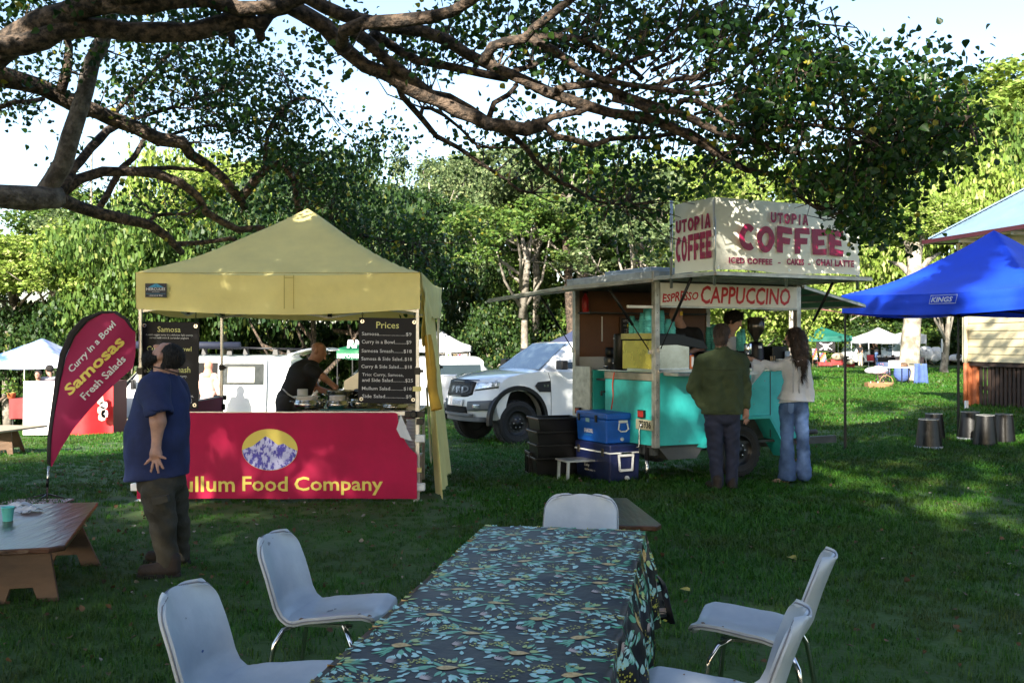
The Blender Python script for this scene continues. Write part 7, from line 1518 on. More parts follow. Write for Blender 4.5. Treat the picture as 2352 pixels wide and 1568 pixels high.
b = MB(); c = Q(379, 848, 0); b.tube([c + Vector((.094 * math.cos(a), .094 * math.sin(a), .028 * math.cos(a + 2.6) - .005)) for a in [i * .3142 for i in range(21)]], .0035, 5); b.build('cord', BLACKT, m1, True, True)
shirt = [('c', Q(378, 872, .0), Q(374, 905, 0), .105, .145), ('c', Q(352, 893, -.16), Q(352, 905, -.16), .095, .10), ('c', Q(395, 890, .17), Q(400, 915, .18), .09, .10), ('c', Q(357, 884, -.17), Q(366, 944, -.235), .088, .094), ('c', Q(405, 890, .20), Q(405, 935, .24), .085, .085), ('e', Q(369, 940, 0), (.185, .19, .26)), ('e', Q(352, 1010, 0), (.190, .205, .30)), ('e', Q(385, 1015, .02), (.145, .205, .34)), ('c', Q(353, 1060, 0), Q(350, 1120, 0), .185, .200), ('c', Q(386, 1060, 0), Q(387, 1120, 0), .135, .14)]
blob('shirt', NAVYT, m1, shirt + [('sc', Q(381, 838, 0), Q(384, 856, 0), .085, .085, .01), ('sc', Q(368, 966, -.245), Q(369, 985, -.25), .092, .085, .006)], .011, .04, fold=.008, ff=(7, 7, 13), cuts=[((Q(360, 1096, 0)), (.10, 0, -1))])
b = MB(); b.tube([Q(344, 940, -.325), Q(362, 947, -.335), Q(385, 941, -.30)], .004, 5); b.build('sleeve_hem', mat('navy stitching', (.004, .008, .04), .8), m1, True, True)
tz = [('c', Q(366, 1100, -.02), Q(376, 1100, .04), .15, .15), ('c', Q(362, 1125, -.09), Q(374, 1205, -.09), .115, .090), ('c', Q(374, 1205, -.09), Q(386, 1300, -.06), .088, .068), ('c', Q(394, 1125, .13), Q(410, 1200, .2), .11, .078), ('c', Q(410, 1200, .2), Q(414, 1272, .27), .076, .062)]
blob('trousers', OLIVET, m1, tz, .010, .016, fold=.008, ff=(9, 9, 26), seed=2)
b = MB(); pk_ = [Q(346, 1143, -.235), Q(383, 1137, -.22), Q(386, 1152, -.225), Q(372, 1157, -.235), Q(350, 1162, -.24)]; b.add(pk_ + [p + Vector((0, .05, 0)) for p in pk_], [(0, 1, 2, 3, 4), (0, 5, 6, 1), (1, 6, 7, 2), (2, 7, 8, 3), (3, 8, 9, 4), (4, 9, 5, 0)]); b.build('cargo_pocket', OLIVET, m1, world=True, bevel=.004)
gA = G(392, 1335); shoe('boot', Q(398, 1332, -.08) * 1 + Vector((0, 0, gA.z - Q(398, 1332, -.08).z)), Vector((Q(312, 1336, -.16).x, Q(398, 1332, -.08).y - .06, gA.z)), BOOT, m1, 1.0, .12)
hB = Vector((Q(418, 1290, .28).x, D0 + .30, float(gz(-2.3, D0 + .3)))); shoe('boot', hB, hB + Vector((-.29, .05, 0)), BOOT, m1, .98, .12)
# ---- 2: man in green jacket at the counter
g = G(1662, 1127); D0 = g.y
m2p = thing('person', 'man in olive green corduroy jacket and dark jeans waiting at the trailer counter', 'person', g)
hc = Q(1658, 770, .02); hp, hat, hfr = head_prims(hc, (.42, .9, -.02), (0, 0, 1), 1.02)
blob('body', SKIN, m2p, hp + [('c', Q(1657, 780, .0), Q(1657, 812, 0), .062, .068), ('c', Q(1657, 840, .0), Q(1657, 940, 0), .08, .08), ('c', Q(1713, 925, .0), Q(1714, 940, -.02), .034, .030)] + hand_prims(Q(1714, 938, -.02), [Q(1705, 962, -.05), Q(1708, 972, -.03), Q(1713, 975, -.02), Q(1718, 973, .0), Q(1721, 967, .02)], Q(1713, 953, -.02), .03, .0095), .010, .02)
h_ = blob('hair', HAIRB, m2p, [('e', hat(0, -.02, .035), (.092, .106, .098), hfr), ('e', hat(0, -.06, -.045), (.078, .058, .075), hfr), ('se', hat(0, .11, -.03), (.12, .085, .12), hfr), ('se', hat(.088, .03, -.05), (.03, .045, .05), hfr), ('se', hat(-.088, .03, -.05), (.03, .045, .05), hfr)], .009, .02, fold=.004, ff=(40, 40, 20))
strands(h_, 2000, .05, .0018, lambda p: (.1, .1, -1), HAIRB, 3, .12)
jk = [('c', Q(1618, 832, 0), Q(1698, 832, 0), .088, .088), ('c', Q(1657, 812, 0), Q(1616, 829, 0), .075, .085), ('c', Q(1657, 812, 0), Q(1700, 829, 0), .075, .085), ('c', Q(1657, 802, .01), Q(1657, 812, 0), .068, .08), ('e', Q(1657, 850, 0), (.245, .135, .17)), ('c', Q(1640, 860, 0), Q(1642, 965, 0), .150, .150), ('c', Q(1676, 860, 0), Q(1676, 965, 0), .150, .150), ('c', Q(1612, 835, -.01), Q(1591, 888, -.04), .082, .066), ('c', Q(1591, 888, -.04), Q(1611, 928, -.02), .066, .055), ('c', Q(1702, 835, 0), Q(1712, 885, 0), .082, .064), ('c', Q(1712, 885, 0), Q(1714, 930, -.02), .064, .050), ('c', Q(1657, 806, .0), Q(1657, 815, 0), .072, .09)]
blob('jacket', GREENJ, m2p, jk, .011, .035, fold=.008, ff=(12, 12, 22), seed=4, cuts=[(Q(1657, 950, 0), (0, 0, -1))])
b = MB(); b.tube([Q(1657, 805, 0) + Vector((.078 * math.cos(a), .074 * math.sin(a) - .005, .012 - .018 * math.sin(a))) for a in [i * .35 for i in range(19)]], .014, 6, flat=.6); b.build('collar', GREENJ, m2p, True, True)
b = MB(); b.tube([Q(1622, 848, -.155), Q(1657, 850, -.165), Q(1694, 848, -.155)], .003, 4); b.tube([Q(1638, 943, -.15), Q(1657, 946, -.16), Q(1690, 944, -.15)], .003, 4); b.build('yoke_seam', mat('dark olive seam', (.012, .018, .006), .9), m2p, True, True)
jn = [('c', Q(1643, 955, 0), Q(1675, 955, 0), .125, .125), ('c', Q(1640, 975, 0), Q(1643, 1040, .0), .105, .078), ('c', Q(1643, 1040, 0), Q(1648, 1108, .02), .078, .068), ('c', Q(1678, 975, .02), Q(1682, 1040, .03), .105, .076), ('c', Q(1682, 1040, .03), Q(1680, 1104, .04), .076, .066)]
blob('jeans', DENIMD, m2p, jn, .010, .014, fold=.006, ff=(12, 12, 34), seed=1)
ga = onground(Q(1646, 1120).x, D0); shoe('boot', ga + Vector((.0, -.04, 0)), ga + Vector((-.06, .20, 0)), BOOT, m2p, 1.02, .13); gb_ = onground(Q(1681, 1118).x, D0 + .05); shoe('boot', gb_ + Vector((0, -.03, 0)), gb_ + Vector((.08, .2, 0)), BOOT, m2p, 1.02, .13)
# ---- 3: woman in white blouse
g = G(1825, 1095); D0 = 11.72; g = onground(g.x * 11.72 / g.y, 11.72)
w3 = thing('person', 'long-haired woman in white lace blouse and flared jeans reaching over the counter', 'person', g)
hc = Q(1825, 776, .0); hp, hat, hfr = head_prims(hc, (-.86, .5, -.05), (0, 0, 1), .95)
blob('body', SKINP, w3, hp + [('c', Q(1827, 785, 0), Q(1828, 815, 0), .048, .052), ('c', Q(1828, 850, 0), Q(1826, 930, 0), .07, .07), ('c', Q(1760, 838, .12), Q(1727, 825, .22), .03, .024)] + hand_prims(Q(1727, 825, .22), [Q(1712, 815, .25), Q(1706, 820, .28), Q(1705, 824, .28), Q(1707, 828, .27), Q(1710, 831, .26)], Q(1717, 823, .25), .024, .008), .009, .02)
h_ = blob('hair', HAIRB, w3, [('e', hat(0, -.012, .03), (.092, .105, .102), hfr), ('c', Q(1834, 775, -.01), Q(1840, 810, -.03), .085, .075), ('c', Q(1842, 800, -.03), Q(1844, 850, -.09), .07, .035), ('c', Q(1826, 790, -.04), Q(1832, 835, -.08), .06, .04), ('c', Q(1848, 830, -.10), Q(1842, 872, -.13), .028, .008), ('se', hat(0, .10, -.04), (.10, .065, .12), hfr)], .009, .025, fold=.006, ff=(38, 38, 10))
strands(h_, 3200, .10, .0022, lambda p: (.12, -.05, -1), HAIRB, 4, .12)
bl = [('c', Q(1812, 832, 0), Q(1844, 834, -.02), .068, .068), ('e', Q(1827, 855, 0), (.155, .115, .16)), ('c', Q(1826, 860, 0), Q(1824, 902, 0), .118, .125), ('c', Q(1823, 898, 0), Q(1821, 918, 0), .135, .175), ('c', Q(1806, 836, .02), Q(1778, 842, .07), .062, .048), ('c', Q(1778, 842, .07), Q(1757, 836, .13), .046, .050), ('c', Q(1850, 838, -.03), Q(1857, 880, -.03), .058, .050), ('c', Q(1857, 880, -.03), Q(1856, 905, -.04), .052, .064), ('c', Q(1856, 900, -.04), Q(1855, 920, -.04), .064, .074), ('c', Q(1829, 818, .0), Q(1830, 828, -.01), .055, .08)]
blob('blouse', BLOUSE, w3, bl, .010, .03, fold=.005, ff=(14, 14, 10), seed=3, cuts=[(Q(1824, 920, 0), (-.06, 0, -1))])
def bell(u, v):
    a = u * 6.2832; p = Q(1762, 838, .12).lerp(Q(1727, 836, .18), v); r = .045 + .055 * v; hang = -.20 * v * max(0, math.sin(-a)) ** 1.2
    return p + Vector((.02 * math.cos(a) * (1 - v) + .06 * v * math.cos(3 * a + 1) * .3, math.cos(a) * r * .8, math.sin(a) * r * .55 + hang + .012 * math.sin(9 * a) * v))
b = MB(); b.grid(bell, 36, 12, closed_u=True); b.build('bell_cuff', BLOUSE, w3, True, True)
b = MB(); b.grid(lambda u, v: Q(1824, 905, 0) + Vector((math.cos(u * 6.2832) * (.138 + .035 * v + .006 * math.sin(u * 130)), math.sin(u * 6.2832) * (.13 + .03 * v + .006 * math.cos(u * 120)), -.01 - .085 * v + .02 * math.cos(u * 6.28 + 1) * v)), 130, 4, closed_u=True); b.build('peplum_frill', BLOUSE, w3, True, True)
b = MB(); b.grid(lambda u, v: Q(1830, 822, 0) + Vector((math.cos(u * 6.2832) * (.062 + .065 * v + .006 * math.sin(u * 75)), math.sin(u * 6.2832) * (.06 + .06 * v + .006 * math.cos(u * 70)), .02 - .05 * v + .01 * math.sin(u * 50) * v)), 110, 4, closed_u=True); b.build('neck_frill', BLOUSE, w3, True, True)
for a0, a1 in ((1823, 1821), (1836, 1836)): b = MB(); b.grid(lambda u, v: Q(a0 + (a1 - a0) * v - 2 + 4 * u, 842 + 62 * v, -.135 - .012 * math.sin(v * 3)), 2, 10); b.build('lace_panel', LACE, w3, True, True)
b = MB(); b.grid(lambda u, v: Q(1850 - 2 + 4 * u + 6 * v, 838 + 58 * v, -.095 + .0 * v), 2, 10); b.build('lace_panel', LACE, w3, True, True)
dn = [('c', Q(1814, 925, 0), Q(1836, 925, 0), .105, .105), ('c', Q(1807, 938, 0), Q(1808, 1010, .0), .092, .070), ('c', Q(1808, 1010, 0), Q(1808, 1094, .02), .070, .105), ('c', Q(1839, 938, -.02), Q(1844, 1010, -.02), .092, .070), ('c', Q(1844, 1010, -.02), Q(1847, 1090, -.02), .070, .085)]
blob('jeans', DENIM, w3, dn, .010, .014, fold=.006, ff=(12, 12, 30), seed=6, cuts=[((0, 0, float(gz(3.5, D0)) + .03), (0, 0, -1))])
b = MB(); q = [Q(1811, 925, -.125), Q(1824, 926, -.13), Q(1822, 945, -.135), Q(1816, 950, -.135), Q(1810, 944, -.13)]; b.add(q, [(0, 1, 2, 3, 4)]); b.build('back_pocket', mat('faded denim patch', (.09, .16, .32), .8), w3, world=True, solid=.006)
gf = onground(Q(1803, 1100).x, D0 - .02); blob('foot', SKINP, w3, [('c', gf + Vector((.02, 0, .035)), gf + Vector((-.11, .03, .022)), .03, .024), ('c', gf + Vector((-.08, .03, .02)), gf + Vector((-.13, .05, .015)), .03, .018)], .009)
b = MB(); b.bar(gf + Vector((.05, 0, .008)), gf + Vector((-.15, .045, .008)), .085, .014); b.build('sandal', BOOT, w3, world=True, bevel=.005)
# ---- 4: bald cook
D0 = 12.15; g = onground((690 - 1176) / FV * D0, D0)
c4 = thing('person', 'bald cook in a black T-shirt and charcoal apron bending over the steaming pans', 'person', g)
hc = Q(731, 808, .0); hp, hat, hfr = head_prims(hc, (.80, -.05, -.60), (.62, 0, .80), 1.0)
blob('body', SKIND, c4, hp + [('c', Q(727, 818, 0), Q(712, 838, 0), .065, .07), ('c', Q(695, 866, 0), Q(670, 930, 0), .09, .09), ('c', Q(719, 850, -.14), Q(743, 866, -.18), .050, .046), ('c', Q(743, 866, -.18), Q(765, 884, -.15), .045, .030), ('c', Q(715, 870, .14), Q(728, 893, .05), .05, .045), ('c', Q(728, 893, .05), Q(753, 899, -.08), .043, .030)] + hand_prims(Q(765, 884, -.15), [Q(777, 886, -.14), Q(776, 892, -.12), Q(774, 896, -.12), Q(771, 898, -.13), Q(768, 897, -.14)], Q(770, 889, -.15), .03, .011) + hand_prims(Q(753, 899, -.08), [Q(763, 896, -.1), Q(764, 900, -.08), Q(763, 903, -.08), Q(761, 906, -.08), Q(758, 907, -.08)], Q(757, 901, -.08), .03, .011), .010, .018)
blob('shirt', BLACKT, c4, [('c', Q(700, 843, 0), Q(716, 838, 0), .10, .09), ('e', Q(698, 862, 0), (.17, .20, .17)), ('c', Q(690, 860, 0), Q(664, 925, 0), .155, .15), ('c', Q(700, 870, 0), Q(684, 930, 0), .13, .14), ('c', Q(712, 848, -.14), Q(730, 857, -.17), .075, .070), ('c', Q(712, 855, .13), Q(719, 880, .12), .075, .06)], .011, .035, fold=.005, cuts=[(Q(672, 925, 0), (-.5, 0, -1))])
blob('trousers', CHARC, c4, [('c', Q(658, 915, 0), Q(680, 925, 0), .125, .14), ('c', Q(655, 925, -.08), Q(656, 1010, -.08), .12, .085), ('c', Q(656, 1010, -.08), Q(656, 1080, -.08), .085, .07), ('c', Q(672, 925, .08), Q(676, 1080, .08), .12, .07)], .012, .02, fold=.005)
b = MB(); b.grid(lambda u, v: Q(664 + 40 * u * (1 - .2 * v), 905 + 90 * v, -.16 + .04 * math.sin(5 * u + 2 * v) + .1 * u), 10, 10); b.build('apron', CHARC, c4, True, True, solid=.006); b = MB(); b.tube([Q(650, 893, -.12), Q(662, 905, -.17), Q(684, 918, -.165)], .008, 6); b.build('apron_tie', WHITECLOTH, c4, True, True)
for s_ in (-.08, .08): gg = onground(Q(660, 1080, 0).x, D0 + s_); shoe('shoe', gg, gg + Vector((.22, 0, 0)), BLACKP, c4, 1.0, .08)
# ---- 5, 6: baristas in the trailer
D0 = 12.95; flo = TO.z + FZ
c5 = thing('person', 'barista in a black T-shirt with a yellow ear tag working behind the cup stacks', 'person', Vector((Q(1568, 800).x, D0, flo)))
hc = Q(1552, 724, .0); hp, hat, hfr = head_prims(hc, (-.55, -.75, -.35), (-.1, -.3, .95), 1.0)
blob('body', SKIN, c5, hp + [('c', Q(1557, 735, 0), Q(1565, 752, .02), .06, .065), ('c', Q(1570, 775, .05), Q(1572, 850, .05), .09, .09), ('c', Q(1602, 775, 0), Q(1610, 797, -.08), .052, .045), ('c', Q(1610, 797, -.08), Q(1573, 813, -.22), .042, .030), ('c', Q(1533, 765, .0), Q(1530, 800, -.1), .05, .04), ('c', Q(1530, 800, -.1), Q(1548, 812, -.25), .04, .03)] + hand_prims(Q(1573, 813, -.22), [Q(1562, 806, -.25), Q(1557, 808, -.25), Q(1555, 812, -.25), Q(1556, 816, -.25), Q(1559, 819, -.24)], Q(1565, 812, -.24), .03, .011) + hand_prims(Q(1548, 812, -.25), [Q(1552, 806, -.27), Q(1556, 810, -.27), Q(1557, 814, -.27), Q(1556, 818, -.27), Q(1553, 820, -.26)], Q(1551, 813, -.26), .03, .011), .011, .018)
blob('shirt', BLACKT, c5, [('c', Q(1540, 765, .03), Q(1595, 768, .03), .085, .09), ('e', Q(1568, 790, .03), (.20, .14, .22)), ('c', Q(1569, 790, .03), Q(1570, 880, .03), .17, .16), ('c', Q(1598, 768, .0), Q(1606, 788, -.05), .085, .075), ('c', Q(1537, 766, 0), Q(1533, 788, -.06), .08, .07)], .012, .035, fold=.004)
blob('trousers', BLACKT, c5, [('c', Q(1560, 880, .03), Q(1560, 1000, .03), .12, .07), ('c', Q(1580, 880, .03), Q(1580, 1000, .03), .12, .07)], .014, cuts=[((0, 0, flo + .01), (0, 0, -1))])
b = MB(); b.box(Q(1565, 720, -.09), (.035, .02, .05)); b.build('yellow_tag', MATS['yellow plastic'], c5, world=True, bevel=.006)
D0 = 13.1
c6 = thing('person', 'dark-haired barista in a white top seen behind the shoulder of the green-jacket man', 'person', Vector((Q(1690, 800).x, D0, flo)))
hc = Q(1686, 738, .0); hp, hat, hfr = head_prims(hc, (.75, -.5, -.4), (.1, 0, 1), .98)
blob('body', SKINP, c6, hp + [('c', Q(1683, 745, 0), Q(1678, 768, .02), .052, .058), ('c', Q(1678, 790, .02), Q(1678, 850, .02), .11, .11), ('c', Q(1692, 792, 0), Q(1695, 812, -.1), .045, .038), ('c', Q(1695, 812, -.1), Q(1704, 803, -.25), .036, .027)] + hand_prims(Q(1704, 803, -.25), [Q(1700, 794, -.28), Q(1705, 793, -.28), Q(1709, 795, -.28), Q(1711, 799, -.28), Q(1711, 803, -.27)], Q(1706, 799, -.27), .028, .011), .011, .018)
h_ = blob('hair', HAIRD, c6, [('e', hat(0, -.02, .04), (.10, .115, .105), hfr), ('e', hat(0, -.08, .02), (.10, .07, .09), hfr), ('e', hat(.03, .02, .10), (.07, .08, .05), hfr), ('se', hat(0, .11, -.06), (.12, .085, .12), hfr)], .011, .02, fold=.006, ff=(45, 45, 45))
strands(h_, 1600, .05, .002, lambda p: (.5, 0, .3), HAIRD, 5, .6)
blob('top', WHITECLOTH, c6, [('c', Q(1668, 785, .02), Q(1692, 785, .02), .075, .07), ('c', Q(1678, 795, .02), Q(1678, 880, .02), .135, .13), ('c', Q(1690, 785, .0), Q(1693, 800, -.05), .06, .055)], .012, .03, fold=.004)
blob('trousers', BLACKT, c6, [('c', Q(1670, 880, .03), Q(1670, 1000, .03), .11, .07), ('c', Q(1688, 880, .03), Q(1688, 1000, .03), .11, .07)], .014, cuts=[((0, 0, flo + .01), (0, 0, -1))])
# ---- background people, coarser but whole
def walker(name_label, vx, d, h, yaw, top, bot, hair, skin=SKIN, arms=((.1, 0), (.1, 0)), extra=None, base=None, seat=0, scarf=None):
    g = onground((vx - 1176) / FV * d, d) if base is None else base; s = h / 1.75; f = Vector((math.cos(yaw), math.sin(yaw), 0)); r = Vector((f.y, -f.x, 0)); u = Vector((0, 0, 1)); A = lambda x, y, z: g + (r * x + f * y + u * z) * s
    t = thing('person', name_label, 'person', g); hp, hat, hfr = head_prims(A(0, .02, 1.63), f, u, s); vx_ = .022
    ap = []; sl = []
    for k, (fw, up_) in zip((-1, 1), arms):
        sh = A(k * .19, 0, 1.40); el = A(k * .26, fw * .5, 1.12 + up_ * .3); ha = A(k * .20, fw, .86 + up_); ap += [('c', sh, el, .045 * s, .04 * s), ('c', el, ha, .038 * s, .028 * s), ('e', ha + (ha - el).normalized() * .05, (.04 * s, .03 * s, .05 * s))]; sl.append(('c', sh, sh.lerp(el, .7), .062 * s, .055 * s))
    blob('body', skin, t, hp + ap + [('c', A(0, 0, 1.55), A(0, 0, 1.42), .055 * s, .06 * s), ('c', A(0, 0, 1.3), A(0, 0, 1.0), .1, .1)], vx_)
    if hair: blob('hair', hair, t, [('e', hat(0, -.02, .035), (.095 * s, .108 * s, .1 * s), hfr), ('se', hat(0, .11, -.04), (.11 * s, .08 * s, .12 * s), hfr)], vx_ * .8)
    if scarf: blob('headscarf', scarf, t, [('e', hat(0, -.01, .02), (.105 * s, .12 * s, .125 * s), hfr), ('c', A(0, 0, 1.56), A(0, -.02, 1.42), .09 * s, .14 * s)], vx_)
    blob('top', top, t, sl + [('c', A(-.13, 0, 1.38), A(.13, 0, 1.38), .085 * s, .085 * s), ('c', A(0, .01, 1.3), A(0, .02, .98), .155 * s, .155 * s)] + (extra(A, s) if extra else []), vx_, .04, fold=.004)
    if bot:
        hz = .95 - seat * .5; blob('trousers', bot, t, [('c', A(-.07, 0, hz), A(.07, 0, hz), .13 * s, .13 * s), ('c', A(-.09, 0, hz - .05), A(-.10, .03, hz * .5), .095 * s, .075 * s), ('c', A(-.10, .03, hz * .5), A(-.11, 0, .05), .075 * s, .06 * s), ('c', A(.09, 0, hz - .05), A(.10, .0, hz * .5), .095 * s, .075 * s), ('c', A(.10, 0, hz * .5), A(.11, .02, .05), .075 * s, .06 * s)], vx_)
        for k in (-1, 1): b = MB(); b.bar(A(k * .1, -.06, .035), A(k * .11, .18, .03), .09, .06); b.build('shoe', BOOT, t, world=True, bevel=.01)
    return t
PINK = mat('pale pink cotton', (.62, .38, .32), .85, 0, .08, 4); CORAL = mat('coral scarf', (.68, .26, .17), .8)
walker('woman in a coral headscarf and pale pink tunic in front of the white camper van', 479, 24.6, 1.70, 1.3, PINK, PINK, None, SKIN, ((.15, .1), (.15, .1)), lambda A, s: [('c', A(0, 0, 1.0), A(0, 0, .45), .17, .25), ('c', A(-.24, .05, 1.2), A(-.24, .15, .95), .075, .09), ('c', A(.24, .05, 1.2), A(.24, .15, .95), .075, .09)], scarf=CORAL)
walker('dark-haired person behind the white-covered counter under the blue and white tent', 88, 24.9, 1.62, -1.5, BLACKT, BLACKT, HAIRD); bpy.context.view_layer.update()
walker('person with a pale collar behind the white-covered counter, right beside the flag sleeve', 114, 25.2, 1.74, 2.6, mat('pale grey shirt', (.4, .4, .42), .8), BLACKT, HAIRD)
walker('man in a black T-shirt and beige trousers standing by the far white van door', 1976, 78, 1.78, .5, BLACKT, mat('beige trousers', (.42, .38, .30), .85), HAIRG, SKIND, ((.05, .12), (-.12, .1)))
walker('man in black top and light jeans raising one arm beneath the far white canopy', 2013, 77, 1.80, 2.7, BLACKT, DENIM, HAIRG, SKIND, ((.3, .95), (.35, .45)))
walker('man in a grey shirt sitting behind the far stall table', 2072, 76, 1.75, 3.0, mat('grey blue shirt', (.25, .32, .38), .85), DENIMD, HAIRG, SKIND, ((.2, .2), (.2, .2)), base=onground((2072 - 1176) / FV * 76, 76) - Vector((0, 0, .38)))
walker('person in dark clothes sitting half behind the far pale tree trunk', 2089, 73, 1.7, 2.0, BLACKT, BLACKT, HAIRD, base=onground((2089 - 1176) / FV * 73, 73) - Vector((0, 0, .3)))
# ================================================================ HOUSE
CREAMB = mat('cream weatherboard paint', (.58, .50, .31), .55, 0, .06, 2.5); CREAMT = mat('cream trim paint', (.56, .50, .34), .5, 0, .08, 4); ROOFT = mat('blue grey corrugated iron', (.13, .20, .29), .45, .1, .12, 1.5); MAROON = mat('maroon gutter paint', (.05, .008, .012), .4); ORANGE = mat('orange brown post paint', (.42, .13, .05), .6, 0, .12, 4); DSLAT = mat('dark stained slat', (.035, .02, .014), .75, 0, .25, 6); 
HO = Vector((10.5, 23.3, 0)); HO.z = 0; ha = math.atan2(-.977, .214)          # along the facade, towards the camera
hs = thing('house', 'cream weatherboard house with blue-grey iron roof and maroon gutter at the right edge', 'house', HO, ha)
# local x: along facade towards the camera; local y: right of that ... interior is +y
LH, DH, Z0, Z1 = 9.0, 6.5, 1.14, 3.95
MH = basis(hs); inn = 1.0
if (MH @ Vector((0, 1, 0)) - HO).x < 0: inn = -1.0
b = MB(); b.bb(.03, LH, min(.03 * inn, DH * inn), max(.03 * inn, DH * inn), Z0, Z1); b.build('wall_core', CREAMT, hs)
nb = 16; hb = (Z1 - Z0) / nb
def wboard(x0, x1, z, par, end=False):
    b = MB(); y0, y1 = -.022 * inn, .0; v = [(x0, -.024 * inn, z), (x0, .01 * inn, z), (x0, .01 * inn, z + hb + .01), (x0, -.004 * inn, z + hb + .01)]
    if end: v = [(-.024, 0, z), (.01, 0, z), (.01, 0, z + hb + .01), (-.004, 0, z + hb + .01)]; b.prism(v, (0, 0, 0), (0, DH * inn, 0))
    else: b.prism(v, (0, 0, 0), (x1 - x0, 0, 0))
    return b.build('weatherboard', CREAMB, par)
for k in range(nb): wboard(.08, LH, Z0 + k * hb, hs); wboard(0, 0, Z0 + k * hb, hs, True)
b = MB(); b.bb(-.035, .085, min(-.04 * inn, .02 * inn), max(-.04 * inn, .02 * inn), Z0 - .02, Z1); b.build('corner_board', CREAMT, hs, bevel=.004)
def wbox(nm, m, x0, x1, off0, off1, z0, z1, par=hs, bev=.003): b = MB(); b.bb(x0, x1, min(off0 * inn, off1 * inn), max(off0 * inn, off1 * inn), z0, z1); return b.build(nm, m, par, bevel=bev)
wn_ = wbox('window', CREAMT, 1.55, 3.1, -.06, .0, 2.35, 3.55); wbox('pane', GLASS, 1.66, 2.99, -.065, -.055, 2.46, 3.45, wn_); wbox('mullion', CREAMT, 2.3, 2.35, -.075, -.06, 2.46, 3.45, wn_); wbox('sill', CREAMT, 1.5, 3.15, -.1, 0, 2.29, 2.35, wn_)
b = MB(); b.tube(*smooth_line([(.18, -.30 * inn, 3.85), (.16, -.28 * inn, 3.72), (.14, -.09 * inn, 3.62), (.14, -.075 * inn, 3.4), (.14, -.075 * inn, 1.1)], [.045] * 5, .1), n=10); b.build('downpipe', CREAMT, hs, True); b = MB(); b.tube([(.14, -.075 * inn, 1.1), (.13, -.08 * inn, .2)], .05, 10); b.build('lower_pipe', ORANGE, hs, True)
for x in (.45, 1.3, 2.15, 3.0): wbox('rafter_end', WHITEP, x, x + .07, -.5, .0, 3.84, 3.92)
wbox('soffit', CREAMT, -.55, LH, -.55, 0, 3.925, 3.94)
# stumps, skirt and slats underneath
wbox('corner_post', ORANGE, .0, .16, -.02, .14, -.3, Z0 - .03); wbox('corner_post', ORANGE, .2, .34, .05, .17, -.3, Z0 - .03)
wbox('bearer', DSLAT, .0, LH, .0, .12, Z0 - .10, Z0 - .02); wbox('bearer', DSLAT, .36, LH, .1, .14, .50, .58)
for k in range(46): x = .42 + k * .135; wbox('slat', DSLAT, x, x + .085, .075, .098, float(gz(10.6 + .2 * x, 23.3 - x)) + .02, Z0 - .12, bev=0)
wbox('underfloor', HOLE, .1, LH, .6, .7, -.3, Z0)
# roof: hipped, corrugated, as real ribs
E = .55; r0 = Vector((-E - .05, -E * inn, 3.98)); pit = .71
def roofpt(s, t): # s along the eave from the corner, t up the slope (plan metres)
    return Vector((-E + s, (-E + t) * inn, 4.0 + t * pit))
rf = MB(); P_ = .076; ncor = int((LH + E) / P_)
for k in range(ncor * 4):
    s0 = k * P_ / 4; tm = min(s0, (DH + 2 * E) / 2); hgt = .010 * math.sin(k * math.pi / 2)
    rf.v += [tuple(roofpt(s0, -.04) + Vector((0, 0, hgt))), tuple(roofpt(s0, max(tm, .0)) + Vector((0, 0, hgt)))]
    if k: o = 2 * k; rf.f.append((o - 2, o, o + 1, o - 1)); rf.m.append(0)
roof = rf.build('roof', ROOFT, hs)
b = MB(); w2 = (DH + 2 * E) / 2
b.add([roofpt(0, 0), roofpt(w2, w2), Vector((-E, (DH + E) * inn, 4.0))], [(0, 1, 2)]); b.add([roofpt(w2, w2), roofpt(LH + E, w2), Vector((LH, (DH + E) * inn, 4.0)), Vector((-E, (DH + E) * inn, 4.0))], [(0, 1, 2, 3)]); b.build('far_slope', ROOFT, roof)
b = MB(); b.bar(roofpt(0, 0) + Vector((0, 0, .02)), roofpt(w2, w2) + Vector((0, 0, .02)), .16, .03); b.build('hip_cap', ROOFT, roof)
b = MB(); b.bb(-E - .10, LH, min((-E - .12) * inn, (-E - .0) * inn), max((-E - .12) * inn, -E * inn), 3.90, 3.99); b.bb(-E - .10, -E, min(-E * inn, (DH + E) * inn), max(-E * inn, (DH + E) * inn), 3.90, 3.99); b.build('gutter', MAROON, hs)
b = MB(); b.box((.95, -.35 * inn, .33), (.06, .06, .38)); tag(b.build('peg', WHITEP, None), 'short white peg in the grass at the foot of the orange corner post', 'peg').matrix_world = MH @ Matrix.Translation((-.35, -.05 * inn, -.25))
# ================================================================ FAR RIGHT OF THE FIELD
def ptent(label, vx0, vx1, vyv0, vyv1, vyp, d, m, post=WHITEP, depth=3.0, group=None, vyb=None):
    z = lambda vy: CAMZ + (784 - vy) / FV * d; x0, x1 = (vx0 - 1176) / FV * d, (vx1 - 1176) / FV * d; gm = float(gz((x0 + x1) / 2, d))
    return tent('gazebo', label, [(x0, d), (x1, d), (x1, d + depth), (x0, d + depth)], z(vyv1), z(vyv0), z(vyp), m, post=post, group=group, wob=.01)
GREENT = mat('bottle green canvas', (.008, .12, .09), .6, 0, .1, 2, trans=.15); WTENT = mat('white tent canvas', (.70, .72, .78), .6, 0, .05, 1.5, trans=.25)
ptent('green gazebo with a black skull flag in the far right of the field', 1848, 1957, 771, 783, 750, 72, GREENT)
fd = 71.6; b = MB(); q = lambda vx, vy: P(vx, vy, fd); b.grid(lambda u, v: q(1875 + 43 * u, 784 + 24 * v) + Vector((0, .05 * math.sin(9 * u + 3 * v), .04 * math.sin(4 * u) * v)), 14, 8)
